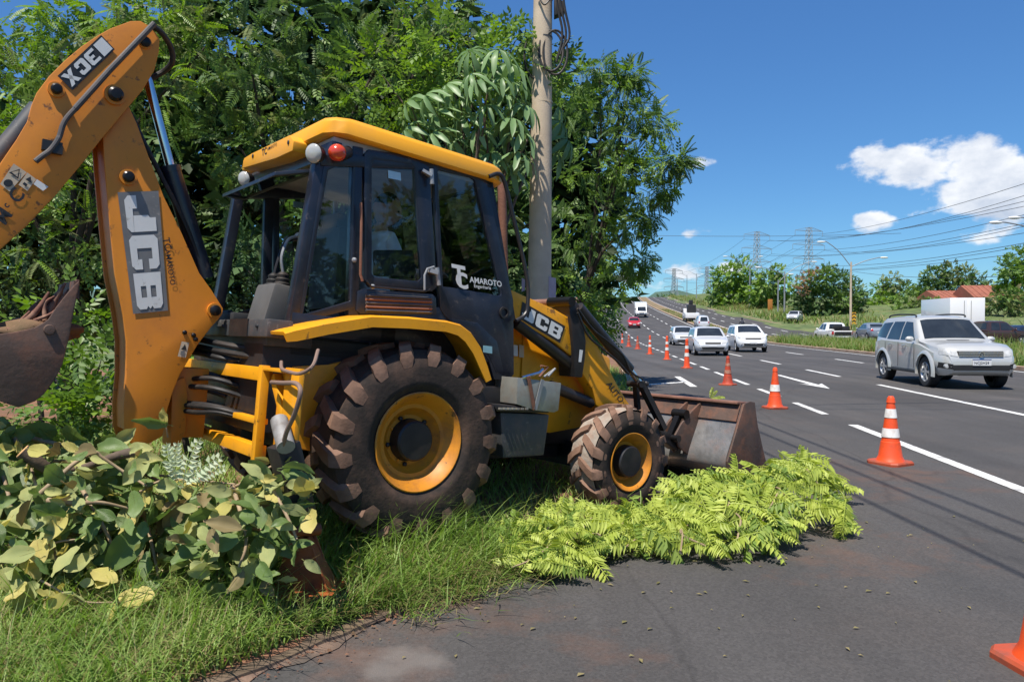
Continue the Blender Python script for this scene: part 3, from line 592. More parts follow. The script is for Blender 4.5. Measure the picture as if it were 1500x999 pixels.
# cab sills / header rails
mb = MB(); mb.bar(mp(466, 236, NS + .03), mp(716, 246, NS + .03), .08, .07); mb.bar(Vector((-.62, -.8, 2.5)), Vector((-.62, .8, 2.5)), .07, .1); mb.bar(Vector((.60, -.8, 2.56)), Vector((.60, .8, 2.56)), .07, .1)
mb.bar(mp(466, 236, NS + .03) + YV * 1.54, mp(716, 246, NS + .03) + YV * 1.54, .08, .07); part(mb, 'header_rail', M['navy'], bevel=.005, fix=True)
mb = MB(); mb.box((.30, -.78, 1.40), (1.0, .05, .36)); mb.box((-.45, -.78, 1.36), (.74, .05, .14)); mb.box((.30, .78, 1.40), (1.0, .05, .36)); mb.box((-.45, .78, 1.36), (.74, .05, .14)); mb.box((.93, 0, 1.35), (.05, 1.5, .7)); part(mb, 'cab_lower_body', M['navy'], bevel=.006, fix=True)
# windscreen
f0, f1 = mp(714, 246, NS), mp(751, 470, NS)
mb = MB(); mb.add([(f0.x + .01, -.76, f0.z), (f0.x + .01, .76, f0.z), (f1.x + .01, .76, f1.z + .02), (f1.x + .01, -.76, f1.z + .02)], [(0, 1, 2, 3)]); mb.add([(f0.x + .016, -.76, f0.z), (f0.x + .016, .76, f0.z), (f1.x + .016, .76, f1.z + .02), (f1.x + .016, -.76, f1.z + .02)], [(3, 2, 1, 0)]); part(mb, 'windscreen', M['glass'], smooth=None)
# rear window, swung up like an awning
a, b = mp(473, 238, NS + .06), mp(323, 286, NS); d1 = mq(358, 262, -.70)
hn, hf = mq(474, 250, -.68), mq(374, 270, -.68); hn.y, hf.y = -.72, .72; hf.z = hn.z = mq(474, 250, -.68).z
mb = MB(); o_n = mq(402, 261, -.95); out_ = mq(326, 286, -.95); out_.z = o_n.z = (out_.z + o_n.z) / 2
rp = [hn, hf, out_, o_n]; c_ = sum(rp, Vector()) / 4; inner = [c_ + (p - c_) * .88 for p in rp]; up_ = Vector((0, 0, .025))
v = rp + inner + [p + up_ for p in rp] + [p + up_ for p in inner]; f = []
for k in range(4):
    j = (k + 1) % 4; f += [(k, j, 4 + j, 4 + k), (8 + j, 8 + k, 12 + k, 12 + j), (j, k, 8 + k, 8 + j), (4 + k, 4 + j, 12 + j, 12 + k)]
mb.add(v, f); rw_ = part(mb, 'rear_window', M['navy'], bevel=.004, fix=True)
mb = MB(); mb.prism([p + up_ * .4 for p in inner], (0, 0, .006)); part(mb, 'window_pane', glassmat('dark_tint_glass', (.25, .27, .27), 1.2), rw_, smooth=None)  # dark look of glass at a grazing angle is put into the tint
pass
# ---- roof
def roof_ring(z, dx, dy):
    x0, x1, y = -.70 + dx, .74 - dx, .86 - dy; c = .12
    return [Vector(p) for p in ((x0, -y + c, z), (x0 + c * .35, -y + c * .35, z), (x0 + c, -y, z), (x1 - c, -y, z), (x1 - c * .3, -y + c * .3, z), (x1, -y + c, z), (x1, y - c, z), (x1 - c * .3, y - c * .3, z), (x1 - c, y, z), (x0 + c, y, z), (x0 + c * .35, y - c * .35, z), (x0, y - c, z))]
def tilt(r): return [Vector((p.x, p.y, p.z - .035 * max(0, p.x - .2) ** 2 - .03 * max(0, p.x + .1))) for p in r]
mb = MB(); mb.loft([tilt(roof_ring(z, dx, dy)) for z, dx, dy in ((2.585, .05, .05), (2.585, .015, .015), (2.60, 0, 0), (2.675, .0, .0), (2.705, .02, .02), (2.73, .09, .09), (2.745, .3, .35))]); part(mb, 'roof', M['roof'], smooth=40, fix=True)
mb = MB(); mb.box((0, 0, 2.55), (1.28, 1.58, .06)); part(mb, 'roof_lining', M['headliner'])
A, B = mq(424, 199, -.76), mq(355, 246, -.76)
c0, c1 = min(A.y, B.y), max(A.y, B.y)
def cw(px, py): return mq(px, py, -.78)
q = [cw(354, 247), cw(357, 232), cw(368, 225), (cw(424, 198)), cw(430, 206), cw(428, 221), cw(404, 232)]
mb = MB(); mb.prism(q, (.16, 0, 0)); cowl = part(mb, 'roof_cowl', M['roof'], bevel=.01, fix=True)
for px, py in ((371, 229), (423, 209)): mb = MB(); mb.ball(cw(px, py) + Vector((-.004, 0, 0)), (.006, .013, .018), 8); part(mb, 'bolt', M['black'], cowl)
# ---- lamps and beacon
def lamp(px, py, x, r, m):
    p = mq(px, py, x); mb = MB(); ax = Vector((-.86, -.45, -.22)).normalized(); mb.lathe(p + ax * -.09, ax, [(0, r * .45), (.03, r * .8), (.07, r), (.088, r * 1.04)], 20); o = part(mb, 'work_lamp', M['black'], smooth=40)
    mb = MB(); mb.lathe(p + ax * -.004, ax, [(0, r), (.012, r * .9), (.02, r * .5), (.022, .004)], 20); part(mb, 'lens', m, o, smooth=60)
lamp(459, 225, -.78, .062, M['lamp']); lamp(357, 262, -.80, .055, M['lamp'])
p = mp(494, 224, -.86); mb = MB(); mb.ball(p, (.058, .058, .055), 16); o = part(mb, 'indicator_lamp', M['beacon'], smooth=60); mb = MB(); mb.cyl(p + Vector((.03, .02, .0)), p + Vector((.10, .06, .04)), .045, .04, 14); part(mb, 'lamp_housing', M['black'], o)
# ---- fender
def fender(s):
    path = [(417, 486), (431, 482), (480, 471.5), (545, 461.5), (600, 464), (655, 469.5), (676, 475), (692, 487), (706, 508), (716, 535), (722, 555)]
    pts = [mp(x, y, -1.13) for x, y in path]; sk = [0.06, .072, .075, .075, .075, .075, .08, .085, .085, .075, .06]
    rings = []
    for i, p in enumerate(pts):
        d = (pts[min(i + 1, len(pts) - 1)] - pts[max(i - 1, 0)]).normalized(); nrm = Vector((-d.z, 0, d.x)); nrm = -nrm if nrm.z > 0 and False else nrm
        dn = -nrm
        rings.append([p + dn * sk[i], p + dn * .012, p + YV * .02, p + YV * .40, p + YV * .40 + dn * .014, p + YV * .03 + dn * .02, p + YV * .012 + dn * sk[i]])
    if s > 0: rings = [[Vector((p.x, -p.y, p.z)) for p in r] for r in rings]
    mb = MB(); mb.loft(rings); return part(mb, 'fender', M['yellow'], smooth=40, fix=True)
fender(-1); fender(1)
# rear step panel across the back of the cab, and what stands on it
za = mp(425, 487, -.95)
mb = MB(); mb.box((-.93, -.05, 1.315), (.16, 1.72, .11)); mb.box((-.80, 0, 1.27), (.3, 1.5, .12)); rs = part(mb, 'rear_step', M['greypaint'], bevel=.012, fix=True)
mb = MB(); mb.box((-1.013, -.42, 1.315), (.008, .34, .112)); part(mb, 'step_patch', M['black'], rs)
for y in (-.75, -.12, .2, .55): mb = MB(); mb.ball((-1.012, y, 1.325), .014, 8); part(mb, 'bolt', M['black'], rs)
mb = MB(); mb.prism([Vector((-.86, -.42, 1.36)), Vector((-.62, -.42, 1.36)), Vector((-.64, -.42, 1.62)), Vector((-.80, -.42, 1.64))], (0, .34, 0)); con = part(mb, 'control_console', M['console'], bevel=.03, fix=True)
for (y, dx, tip) in ((-.34, -.02, .12), (-.18, .02, .10)):
    mb = MB(); b0 = Vector((-.72, y, 1.62)); mb.lathe(b0, (0, 0, 1), [(0, .055), (.02, .058), (.03, .045), (.05, .05), (.06, .038), (.08, .042), (.10, .02)], 14); part(mb, 'lever_boot', M['hose'], con)
    mb = MB(); mb.tube(spline([b0 + Vector((0, 0, .09)), b0 + Vector((dx, .0, .2)), b0 + Vector((dx + .04, .02, .32)), b0 + Vector((dx + .10, .03, .36))], 4), .011, 8); mb.ball(b0 + Vector((dx + .13, .03, .37)), (.04, .022, .022), 8); part(mb, 'control_lever', M['galv'] if y < -.3 else M['black'], con)
mb = MB(); mb.box((-.82, .2, 1.40), (.22, .5, .06)); mb.cyl((-.9, .1, 1.42), (-.9, .5, 1.42), .03); part(mb, 'pedal_box', M['interior'], bevel=.01, fix=True)
# seat, steering column
mb = MB(); mb.box((.02, .05, 1.50), (.5, .5, .14)); mb.box((-.20, .05, 1.83), (.14, .48, .62)); mb.box((.0, .05, 1.36), (.34, .36, .16)); mb.box((-.20, .05, 2.18), (.10, .28, .16)); part(mb, 'driver_seat', M['interior'], bevel=.04, fix=True)
mb = MB(); mb.cyl((.72, .05, 1.2), (.56, .05, 1.72), .04); mb.box((.74, 0, 1.62), (.22, 1.2, .22)); part(mb, 'dashboard', M['interior'], bevel=.01, fix=True)
mb = MB(); cst = Vector((.54, .05, 1.76)); dd, uu, ww = basis((-.30, 0, 1)); mb.tube([cst + (uu * math.cos(a) + ww * math.sin(a)) * .19 for a in np.linspace(0, 2 * math.pi, 25)], .014, 8, caps=False); mb.bar(cst - uu * .19, cst + uu * .19, .03, .012); part(mb, 'steering_wheel', M['interior'])
mb = MB(); mb.prism([mp(550, 366, -.62), mp(606, 366, -.62), mp(612, 408, -.62), mp(550, 404, -.62)], (0, .05, 0)); part(mb, 'arm_rest', M['interior'], bevel=.02, fix=True)
# exhaust, handrail
mb = MB(); mb.cyl(mp(735, 268, -.36), mp(739, 430, -.36), .036, n=14); part(mb, 'exhaust_pipe', M['exhaust'])
mb = MB(); mb.tube(spline(ps([(716, 259), (729, 255), (738, 264), (748, 302), (771, 402), (773, 447), (768, 462), (756, 470)], NS - .06), 5), .016, 10); part(mb, 'grab_rail', M['black'])
# ---- loader arms (near and far), with tower links and rams
ARM = -.62
def both(fn):
    for s in (0, 1): fn(s)
def sidecopy(mb, s):
    if s:
        mb.v = [(x, -y, z) for x, y, z in mb.v]
    return mb
def arm(s):
    mb = MB()
    mb.prism(ps([(748, 424), (754, 426.5), (763, 431), (784, 440), (813, 453), (837, 467), (842, 484), (839, 523), (815, 503), (783, 484), (768, 474), (748, 462)], ARM), (0, .13, 0))
    mb.prism(ps([(856, 480), (867, 493), (880, 514), (895, 546), (909, 572), (926, 598), (932, 612), (925, 624), (905, 618), (874, 594), (868, 570), (852, 545)], ARM), (0, .13, 0))
    o = sidecopy(mb, s).build('loader_arm', M['yellow'], BK, bevel=.012, fix=True)
    mb = MB(); mb.prism(ps([(833, 441), (840, 437), (848, 446), (853, 468), (858.5, 500), (857, 525), (853, 553), (842, 552), (840.5, 508), (838, 485)], ARM - .035), (0, .20, 0))
    t = sidecopy(mb, s).build('tower_link', M['black'], BK, bevel=.008, fix=True)
    mb = MB(); p = mp(838, 442, ARM - .06); mb.cyl(p, p + YV * .28, .042, n=18); sidecopy(mb, s).build('pivot_pin', M['pin'], t)
    mb = MB(); mb.bar(mp(922, 608, ARM + .065), mp(988, 652, ARM + .065), .10, .13, up=(0, 1, 0)); sidecopy(mb, s).build('arm_end', M['black'], BK, bevel=.01, fix=True)
    # lift ram
    mb = MB(); mb.cyl(mp(756, 472, ARM + .05), mp(836, 534, ARM + .05), .052, n=16); mb.cyl(mp(836, 534, ARM + .05), mp(850, 546, ARM + .05), .030, n=12); sidecopy(mb, s).build('lift_ram', M['black'], BK)
    mb = MB(); mb.cyl(mp(806, 565, ARM + .06), mp(866, 590, ARM + .06), .048, n=16); sidecopy(mb, s).build('levelling_ram', M['black'], BK)
    # tilt ram, along the arm's upper edge, with its bright rod
    mb = MB(); mb.cyl(mp(847, 450, ARM - .02), mp(922, 541, ARM - .02), .050, n=18); ti = sidecopy(mb, s).build('tilt_ram', M['black'], BK)
    mb = MB(); mb.cyl(mp(922, 541, ARM - .02), mp(938, 562, ARM - .02), .028, n=14); sidecopy(mb, s).build('ram_rod', M['steel'], ti)
    mb = MB(); mb.tube(spline(ps([(846, 452), (868, 482), (890, 500), (912, 520), (925, 545), (941, 555)], ARM - .07), 5), .010, 8); mb.tube(spline(ps([(846, 458), (862, 492), (884, 512), (905, 530), (921, 548)], ARM - .09), 5), .010, 8); sidecopy(mb, s).build('hose', M['hose'], ti)
    mb = MB(); mb.bar(mp(938, 560, ARM - .03), mp(972, 628, ARM - .03), .055, .06, up=(0, 1, 0)); mb.bar(mp(931, 560, ARM + .06), mp(934, 600, ARM + .06), .04, .05, up=(0, 1, 0)); p = mp(940, 563, ARM - .07); mb.cyl(p, p + YV * .16, .03, n=12); mb.ball(mp(947, 562, ARM - .05), .025, 8); sidecopy(mb, s).build('tipping_link', M['black'], BK)
both(arm)
mb = MB(); p = mp(838, 442, ARM + .1); mb.cyl(p, Vector((p.x, -p.y, p.z)), .032, n=14); part(mb, 'cross_tube', M['rustlip'])
# ---- front bucket, full width, back turned to the camera
def bk(px, py): return mp(px, py, -1.12)
side = [bk(1090, 592), bk(1099, 588), bk(1106, 589), bk(1110, 621), bk(1119, 662), bk(1128, 696), bk(1112, 704), bk(1085, 704), bk(1068, 694), bk(1066, 676), bk(1078, 635)]
BKT = bpy.data.objects.new('front_bucket', None); link(BKT, BK); BKT.empty_display_size = .2
wB = 2.24
for s in (0, 1):
    mb = MB(); mb.prism([p + YV * (s * (wB - .024)) for p in side], (0, .024, 0)); mb.build('bucket_side_plate', M['rust'], BKT, bevel=.006, fix=True)
T, Bm, Fr = side[0], side[9], side[5]
prof = [T, side[10], side[9], side[8], side[7], side[6], Vector((Fr.x - .02, 0, Fr.z + .0))]
def strip(pr, th, y0, y1, m, name, ny=1):
    n = len(pr); outer = []
    for i, p in enumerate(pr):
        d = (pr[min(i + 1, n - 1)] - pr[max(i - 1, 0)]).normalized(); outer.append(p + Vector((-d.z, 0, d.x)) * -th)
    r = []
    for y in (y0, y1): r.append([Vector((p.x, y, p.z)) for p in pr] + [Vector((p.x, y, p.z)) for p in reversed(outer)])
    mb = MB(); mb.loft(r); return mb.build(name, m, BKT, smooth=40, fix=True)
Tm = T + (side[10] - T) * .62
bul = [Tm + Vector((.02, 0, 0)), side[10] + Vector((.016, 0, 0)), side[9] + Vector((.02, 0, .01)), side[8] + Vector((.03, 0, .03)), side[7] + Vector((.02, 0, .03)), side[6] + Vector((0, 0, .03)), Vector((Fr.x - .02, 0, Fr.z + .02))]
strip(spline(bul, 5), .014, -1.094, 1.094, M['worn'], 'bucket_shell')
strip([T, T + (Tm - T) * .5, Tm], .016, -1.094, 1.094, M['rust'], 'bucket_back_plate')
mb = MB(); a = T + Vector((-.03, .02, -.012)); mb.box((T.x + .03, 0, T.z + .008), (.19, wB - .06, .028)); mb.build('bucket_top_rail', M['rustlip'], BKT, bevel=.008, fix=True)
mb = MB(); mb.box((Fr.x + .02, 0, Fr.z - .02), (.22, wB, .024)); mb.build('cutting_edge', M['worn'], BKT, bevel=.004, fix=True)
for s in (-1, 1):
    for k in (0, 1):
        y = s * (.50 + .16 * k) * 1.0
        E_ = Vector((side[9].x - T.x, 0, side[9].z - T.z)); n_ = Vector((E_.z, 0, -E_.x)).normalized(); n_ = n_ if n_.x < 0 else -n_
        P_ = lambda f, o: T + E_ * f + n_ * o + YV * (y - T.y)
        mb = MB(); mb.prism([P_(.02, -.01), P_(.10, .05), P_(.30, .13), P_(.58, .22), P_(.82, .26), P_(.96, .16), P_(.99, -.01)], (0, .022, 0)); mb.build('hinge_rib', M['rust'], BKT, bevel=.004, fix=True)
    mb = MB(); c = P_(.40, .20) + YV * (s * .58 - y); mb.lathe(c + Vector((0, -.09, 0)), (0, 1, 0), [(0, .045), (.16, .045)], 16); mb.build('link_pin', M['pin'], BKT)
    mb = MB(); c = P_(.86, .24) + YV * (s * .58 - y); mb.cyl(c + Vector((0, -.12, 0)), c + Vector((0, .14, 0)), .034, n=14); mb.bar(c, P_(.40, .20) + YV * (s * .58 - y), .05, .06, up=(0, 1, 0)); mb.build('hinge_pin', M['pin'], BKT)
# ---- rear frame, facing the boom
FRX = -1.02
RF = bpy.data.objects.new('rear_frame', None); RF.empty_display_size = .2; link(RF, BK)
def rbar(name, a, b, w, h, m='yellow', up=(0, 0, 1)):
    mb = MB(); mb.bar(a, b, w, h, up=up); return mb.build(name, M[m], RF, bevel=.006, fix=True)
yN, yF = mq(382, 600, FRX).y, .80
zt, zm, zl = mq(378, 544, FRX).z, mq(378, 617, FRX).z, mq(379, 663, FRX).z
rbar('cross_beam', (FRX + .03, yN, zt - .015), (FRX + .03, yF, zt - .015), .05, .08); rbar('cross_beam', (FRX + .02, yN, zm), (FRX + .02, yF, zm), .06, .035); rbar('cross_beam', (FRX + .02, yN, zl), (FRX + .02, yF, zl), .07, .075)
for y in (yN, .78): rbar('frame_post', (FRX, y, zl - .06), (FRX, y, zt + .04), .05, .06, up=(0, 1, 0))
mb = MB(); yO = mq(427, 600, FRX + .05).y; mb.box((FRX + .10, (yN + yO) / 2, (zt + zl) / 2), (.02, abs(yO - yN), zt - zl)); mb.build('stabiliser_plate', M['yellow'], RF, bevel=.003, fix=True)
for s in (1, -1):
    y2 = mq(427, 600, FRX + .05).y * s; yn = yN * s
    rbar('frame_post', (FRX + .05, y2, zl - .02), (FRX + .05, y2, zt + .04), .03, .20, up=(0, 1, 0))
rbar('gusset', (FRX + .06, yN - .03, zt - .02), (FRX + .06, yO + .03, zm - .02), .05, .06); rbar('bracket_top', (FRX + .06, yN, zt + .02), (FRX + .06, yO, zt + .02), .16, .02)
mb = MB(); mb.box((FRX + .20, .05, (zt + zm) / 2), (.04, 1.5, zt - zm)); mb.box((FRX + .22, .05, (zm + zl) / 2), (.04, 1.5, zm - zl)); mb.build('rear_bulkhead', M['black'], RF)
mb = MB(); mb.cyl((FRX - .04, .12, zm - .14), (FRX - .04, .62, zm - .14), .05, n=16); o = mb.build('slew_ram', M['black'], RF); mb = MB(); mb.cyl((FRX - .12, .28, zm - .12), (FRX - .12, -.02, zm - .12), .028, n=14); mb.build('ram_rod', M['steel'], o)
for k in range(9):
    y0 = rnd.uniform(-.55, .1); z0 = zt - .03 - rnd.random() * .28; mb = MB()
    mb.tube(spline([(FRX + .12, y0 - .1, z0 - .05), (FRX - .06, y0, z0), (FRX - .16, y0 + .25, z0 - .05 + rnd.uniform(-.05, .05)), (FRX - .24, .35, z0 - .03), (FRX - .30, .18, z0 + .05)], 5), .017, 8); mb.build('hose', M['hose'], RF)
for (z, c) in ((zt + .10, 0), (zt + .15, 1), (zt + .06, 2)):
    mb = MB(); mb.tube(spline([(FRX + .1, -.5 + .1 * c, z - .02), (FRX - .03, -.2, z), (FRX - .12, .1, z + .02), (FRX - .30, .22, z - .02)], 5), .02, 8); mb.build('hose', M['hose'], RF)
mb = MB(); mb.tube(spline([mq(466, 513, FRX + .06), mq(458, 536, FRX - .02), mq(440, 547, FRX - .04), mq(424, 545, FRX - .03), mq(413, 540, FRX - .02), mq(412, 530, FRX)], 6), .010, 8); mb.build('hose', M['hosetan'], RF)
mb = MB(); mb.tube(spline([mq(398, 560, FRX - .01), mq(415, 561, FRX - .06), mq(434, 562, FRX - .08), mq(440, 575, FRX - .09), mq(432, 605, FRX - .09), mq(420, 632, FRX - .08), mq(414, 655, FRX - .06)], 6), .0125, 10); mb.build('hose', M['hosetan'], RF)
# stabiliser: ram, leg swung out towards the road, foot on the ground
ST = bpy.data.objects.new('stabiliser_leg', None); link(ST, BK); ST.empty_display_size = .2
mb = MB(); mb.cyl(mq(409, 616, FRX - .03), mq(419, 655, FRX - .05), .048, n=14); mb.build('stabiliser_ram', M['ramgrey'], ST)
W2L = lambda p: RT @ (Vector(p) - MO)
ft = W2L((-1.14, 4.07, .06)); ftop = W2L((-1.16, 4.12, .47)); shoulder = mq(415, 650, FRX - .02)
mb = MB(); mb.bar(shoulder, ftop, .12, .14); mb.build('leg_beam', M['black'], ST, bevel=.01, fix=True)
mb = MB(); mb.cyl(ftop + Vector((-.02, -.05, -.02)), ftop + Vector((-.02, -.05, -.19)), .014, n=10); mb.cyl(ftop + Vector((-.09, -.05, -.04)), ftop + Vector((.09, -.03, -.04)), .035, n=12); mb.build('leg_pin', M['rustorange'], ST)
def loc(x, y, z): return W2L(Vector((-1.15, 4.10, .10)) + Vector((x, y, z)))
for dy in (-.06, .06):
    mb = MB(); mb.prism([loc(-.05, dy, .30), loc(.05, dy, .30), loc(.16, dy, .0), loc(-.16, dy, .0)], loc(0, .012, 0) - loc(0, 0, 0)); mb.build('foot_web', M['rustorange'], ST, bevel=.003, fix=True)
mb = MB(); mb.prism([loc(-.19, -.16, -.01), loc(.19, -.16, -.01), loc(.21, .16, -.01), loc(-.19, .16, -.01)], loc(0, 0, .025) - loc(0, 0, 0)); mb.prism([loc(.03, .05, .30), loc(.05, -.05, .30), loc(.17, -.10, .01), loc(.17, .10, .01)], loc(-.012, 0, 0) - loc(0, 0, 0)); mb.build('foot_plate', M['rustorange'], ST, bevel=.004, fix=True)
# ---- kingpost, boom, dipper, bucket
mb = MB(); mb.prism(ps([(252, 560), (271, 552), (275, 580), (272, 632), (262, 655), (250, 655)], -.10), (0, .22, 0)); mb.box((-1.16, .02, .80), (.20, .18, .46)); part(mb, 'kingpost', M['boom'], bevel=.01, fix=True)
near = [(150, 190), (153, 240), (160, 320), (168, 400), (177, 408), (182, 440), (185, 500), (185, 550), (181, 598), (182, 632), (187, 646), (197, 653), (220, 649), (238, 639), (246, 598), (254, 572), (264, 548), (289, 506), (309, 480), (320, 468), (326, 460), (327, 452), (322, 444), (310, 425), (292, 400), (266, 341), (240, 288), (216, 224), (200, 180), (186, 150), (165, 140)]
near[3] = (168, 400); near[4] = (174, 430); near[5] = (180, 460)
BP = ps(near, -.17); BQ = [p + YV * .35 for p in BP]
BOOM = bpy.data.objects.new('boom', None); BOOM.empty_display_size = .2; link(BOOM, BK)
for c, s in ((-.17, 1), (.155, 1)):
    mb = MB(); mb.prism([p + YV * (c + .17) for p in BP], (0, .025, 0)); mb.build('boom_plate', M['boom'], BOOM, bevel=.006, fix=True)
# webs joining the two plates, front (concave) and back
def web(idx, inset, name, extra=0.0):
    pts = [BP[i] for i in idx]; c = sum(BP, Vector()) / len(BP); rr = []
    for i, p in enumerate(pts):
        d = (pts[min(i + 1, len(pts) - 1)] - pts[max(i - 1, 0)]).normalized(); n = Vector((-d.z, 0, d.x)); n = n if n.dot(c - p) > 0 else -n
        rr.append([p + n * inset + YV * .02, p + n * inset + YV * .33, p + n * (inset + .02) + YV * .33, p + n * (inset + .02) + YV * .02])
    mb = MB(); mb.loft(rr); mb.build(name, M['boom'], BOOM, smooth=30, fix=True)
web(list(range(0, 10)), .02, 'boom_web'); web(list(range(18, 29)), .03, 'boom_web')
def pin(px, py, c, r, h, parent, m='pin', boss=None):
    p = mp(px, py, c); mb = MB()
    mb.lathe(p, (0, -1, 0), [(0, r), (h * .8, r), (h, r * .7), (h + .002, .003)], 18); o = mb.build('pin', M[m], parent)
    if boss: mb = MB(); mb.lathe(p, (0, -1, 0), [(-.01, boss), (h * .35, boss * .97), (h * .35, r)], 22, caps=False); mb.build('boss', M['boom'], parent)
pin(187, 260, -.17, .034, .045, BOOM, boss=.050); pin(314, 455, -.17, .036, .04, BOOM, boss=.05)
for q in ((270, 487), (283, 491), (286, 497)): pin(q[0], q[1], -.17, .014, .02, BOOM)
DIP_ = bpy.data.objects.new('dipper', None); DIP_.empty_display_size = .2; link(DIP_, BK)
dp = [(24, 205), (40, 178), (46, 155), (54, 136), (72, 112), (96, 88), (120, 68), (142, 53), (162, 42), (192, 31), (206, 31), (218, 38), (229, 49), (234, 58), (233, 76), (226, 104), (210, 131), (190, 155), (152, 200), (116, 245), (80, 288), (40, 330), (0, 366), (-60, 425), (-118, 476), (-150, 470), (-152, 445), (-100, 370), (-40, 290), (0, 240)]
DPts = ps(dp, -.205)
for c in (0, .385):
    mb = MB(); mb.prism([p + YV * c for p in DPts], (0, .025, 0)); mb.build('dipper_plate', M['boom'], DIP_, bevel=.006, fix=True)
mb = MB(); cD = sum(DPts, Vector()) / len(DPts)
def webd(idx, inset):
    pts = [DPts[i] for i in idx]; rr = []
    for i, p in enumerate(pts):
        d = (pts[min(i + 1, len(pts) - 1)] - pts[max(i - 1, 0)]).normalized(); n = Vector((-d.z, 0, d.x)); n = n if n.dot(cD - p) > 0 else -n
        rr.append([p + n * inset + YV * .02, p + n * inset + YV * .39, p + n * (inset + .02) + YV * .39, p + n * (inset + .02) + YV * .02])
    m_ = MB(); m_.loft(rr); m_.build('dipper_web', M['boom'], DIP_, smooth=30, fix=True)
webd(list(range(3, 12)), .012); webd(list(range(17, 25)), .015); webd([27, 28, 29, 0], .02)
pin(212, 63, -.205, .030, .03, DIP_, boss=.040); pin(168, 140, -.205, .042, .055, DIP_, boss=.062); pin(82, 132, -.205, .030, .045, DIP_, boss=.045)
mb = MB(); mb.tube(spline(ps([(52, 237), (62, 229), (74, 220), (86, 203), (92, 184), (99, 172), (112, 158)], -.235), 5), .016, 10); mb.tube(ps([(110, 160), (160, 104), (212, 50), (226, 35)], -.235), [.018, .018, .018, .018], 10); part(mb, 'hydraulic_pipe', M['greypaint'], DIP_)
mb = MB(); mb.box(mp(76, 215, -.22), (.10, .04, .06)); mb.box(mp(84, 220, -.225), (.05, .04, .05)); part(mb, 'pipe_clamp', M['black'], DIP_)
for o_ in (0, .05):
    mb = MB(); mb.tube(spline([mp(223, 38, -.2 + o_), mp(238, 50, -.18 + o_), mp(251, 72, -.12 + o_), mp(252, 92, -.08 + o_), mp(240, 105, -.02 + o_), mp(226, 113, .0 + o_), mp(218, 120, .03 + o_)], 6), .018, 10); part(mb, 'hose', M['hose'], DIP_)
# dipper ram (bright rod) behind the boom, and the crowd ram along the dipper
a, b = mp(212, 100, .0), mp(250, 246, .0)
mb = MB(); mb.cyl(b, mp(300, 408, .0), .060, n=20); mb.lathe(b, (a - b), [(-.03, .064), (.01, .064), (.015, .045)], 20); rm = part(mb, 'dipper_ram', M['navy'], smooth=40); mb = MB(); mb.cyl(a, b, .030, n=16); part(mb, 'ram_rod', M['steel'], rm)
mb = MB(); mb.cyl(mp(58, 160, .0), mp(-120, 372, .0), .062, n=20); part(mb, 'crowd_ram', M['greypaint'])
for k in (0, 1, 2):
    mb = MB(); mb.tube(spline([mp(190, 165, .06 * k - .05), mp(202, 190, .06 * k - .05), mp(214, 215, .05 * k - .06), mp(238, 262, .04 * k - .06), mp(272, 330, .04 * k - .05), mp(300, 400, .03 * k - .04)], 5), .016, 8); part(mb, 'hose', M['hose'], BOOM)
# excavating bucket, curled up with earth and roots in it
bs = [(2, 489), (20, 487), (51, 480), (62, 474), (71, 468), (82, 451), (96, 433), (109, 418), (116, 412), (115, 424), (108, 458), (102, 492), (92, 533), (84, 550), (75, 564), (64, 578), (51, 588), (27, 597), (0, 588), (-40, 560), (-70, 520), (-80, 490), (-50, 492)]
BS = ps(bs, -.30); EB = bpy.data.objects.new('digging_bucket', None); link(EB, BK); EB.empty_display_size = .2
for c in (0, .575):
    mb = MB(); mb.prism([p + YV * c for p in BS], (0, .025, 0)); mb.build('bucket_side_plate', M['rust'], EB, bevel=.006, fix=True)
idx = list(range(8, 23)); rr = []; cB = sum(BS, Vector()) / len(BS)
for k, i in enumerate(idx):
    p = BS[i]; d = (BS[idx[min(k + 1, len(idx) - 1)]] - BS[idx[max(k - 1, 0)]]).normalized(); n = Vector((-d.z, 0, d.x)); n = n if n.dot(cB - p) > 0 else -n
    rr.append([p + n * .004 + YV * .02, p + n * .004 + YV * .58, p + n * .024 + YV * .58, p + n * .024 + YV * .02])
mb = MB(); mb.loft(rr); mb.build('bucket_shell', M['rust'], EB, smooth=40, fix=True)
mb = MB(); p = mp(72, 483, -.30); mb.lathe(p, (0, -1, 0), [(0, .03), (.02, .026), (.022, .003)], 14); mb.build('pin', M['rust'], EB)
for k in range(5):
    p = BS[8] + YV * (.07 + k * .115); d = (BS[8] - BS[10]).normalized(); mb = MB(); q_ = Vector((-d.z, 0, d.x))
    mb.loft([[p - d * .10 + YV * y + q_ * z for y, z in ((-.032, -.022), (.032, -.022), (.032, .022), (-.032, .022))], [p + d * .012 + YV * y + q_ * z for y, z in ((-.024, -.006), (.024, -.006), (.024, .006), (-.024, .006))]]); mb.build('bucket_tooth', M['rust'], EB, fix=True)
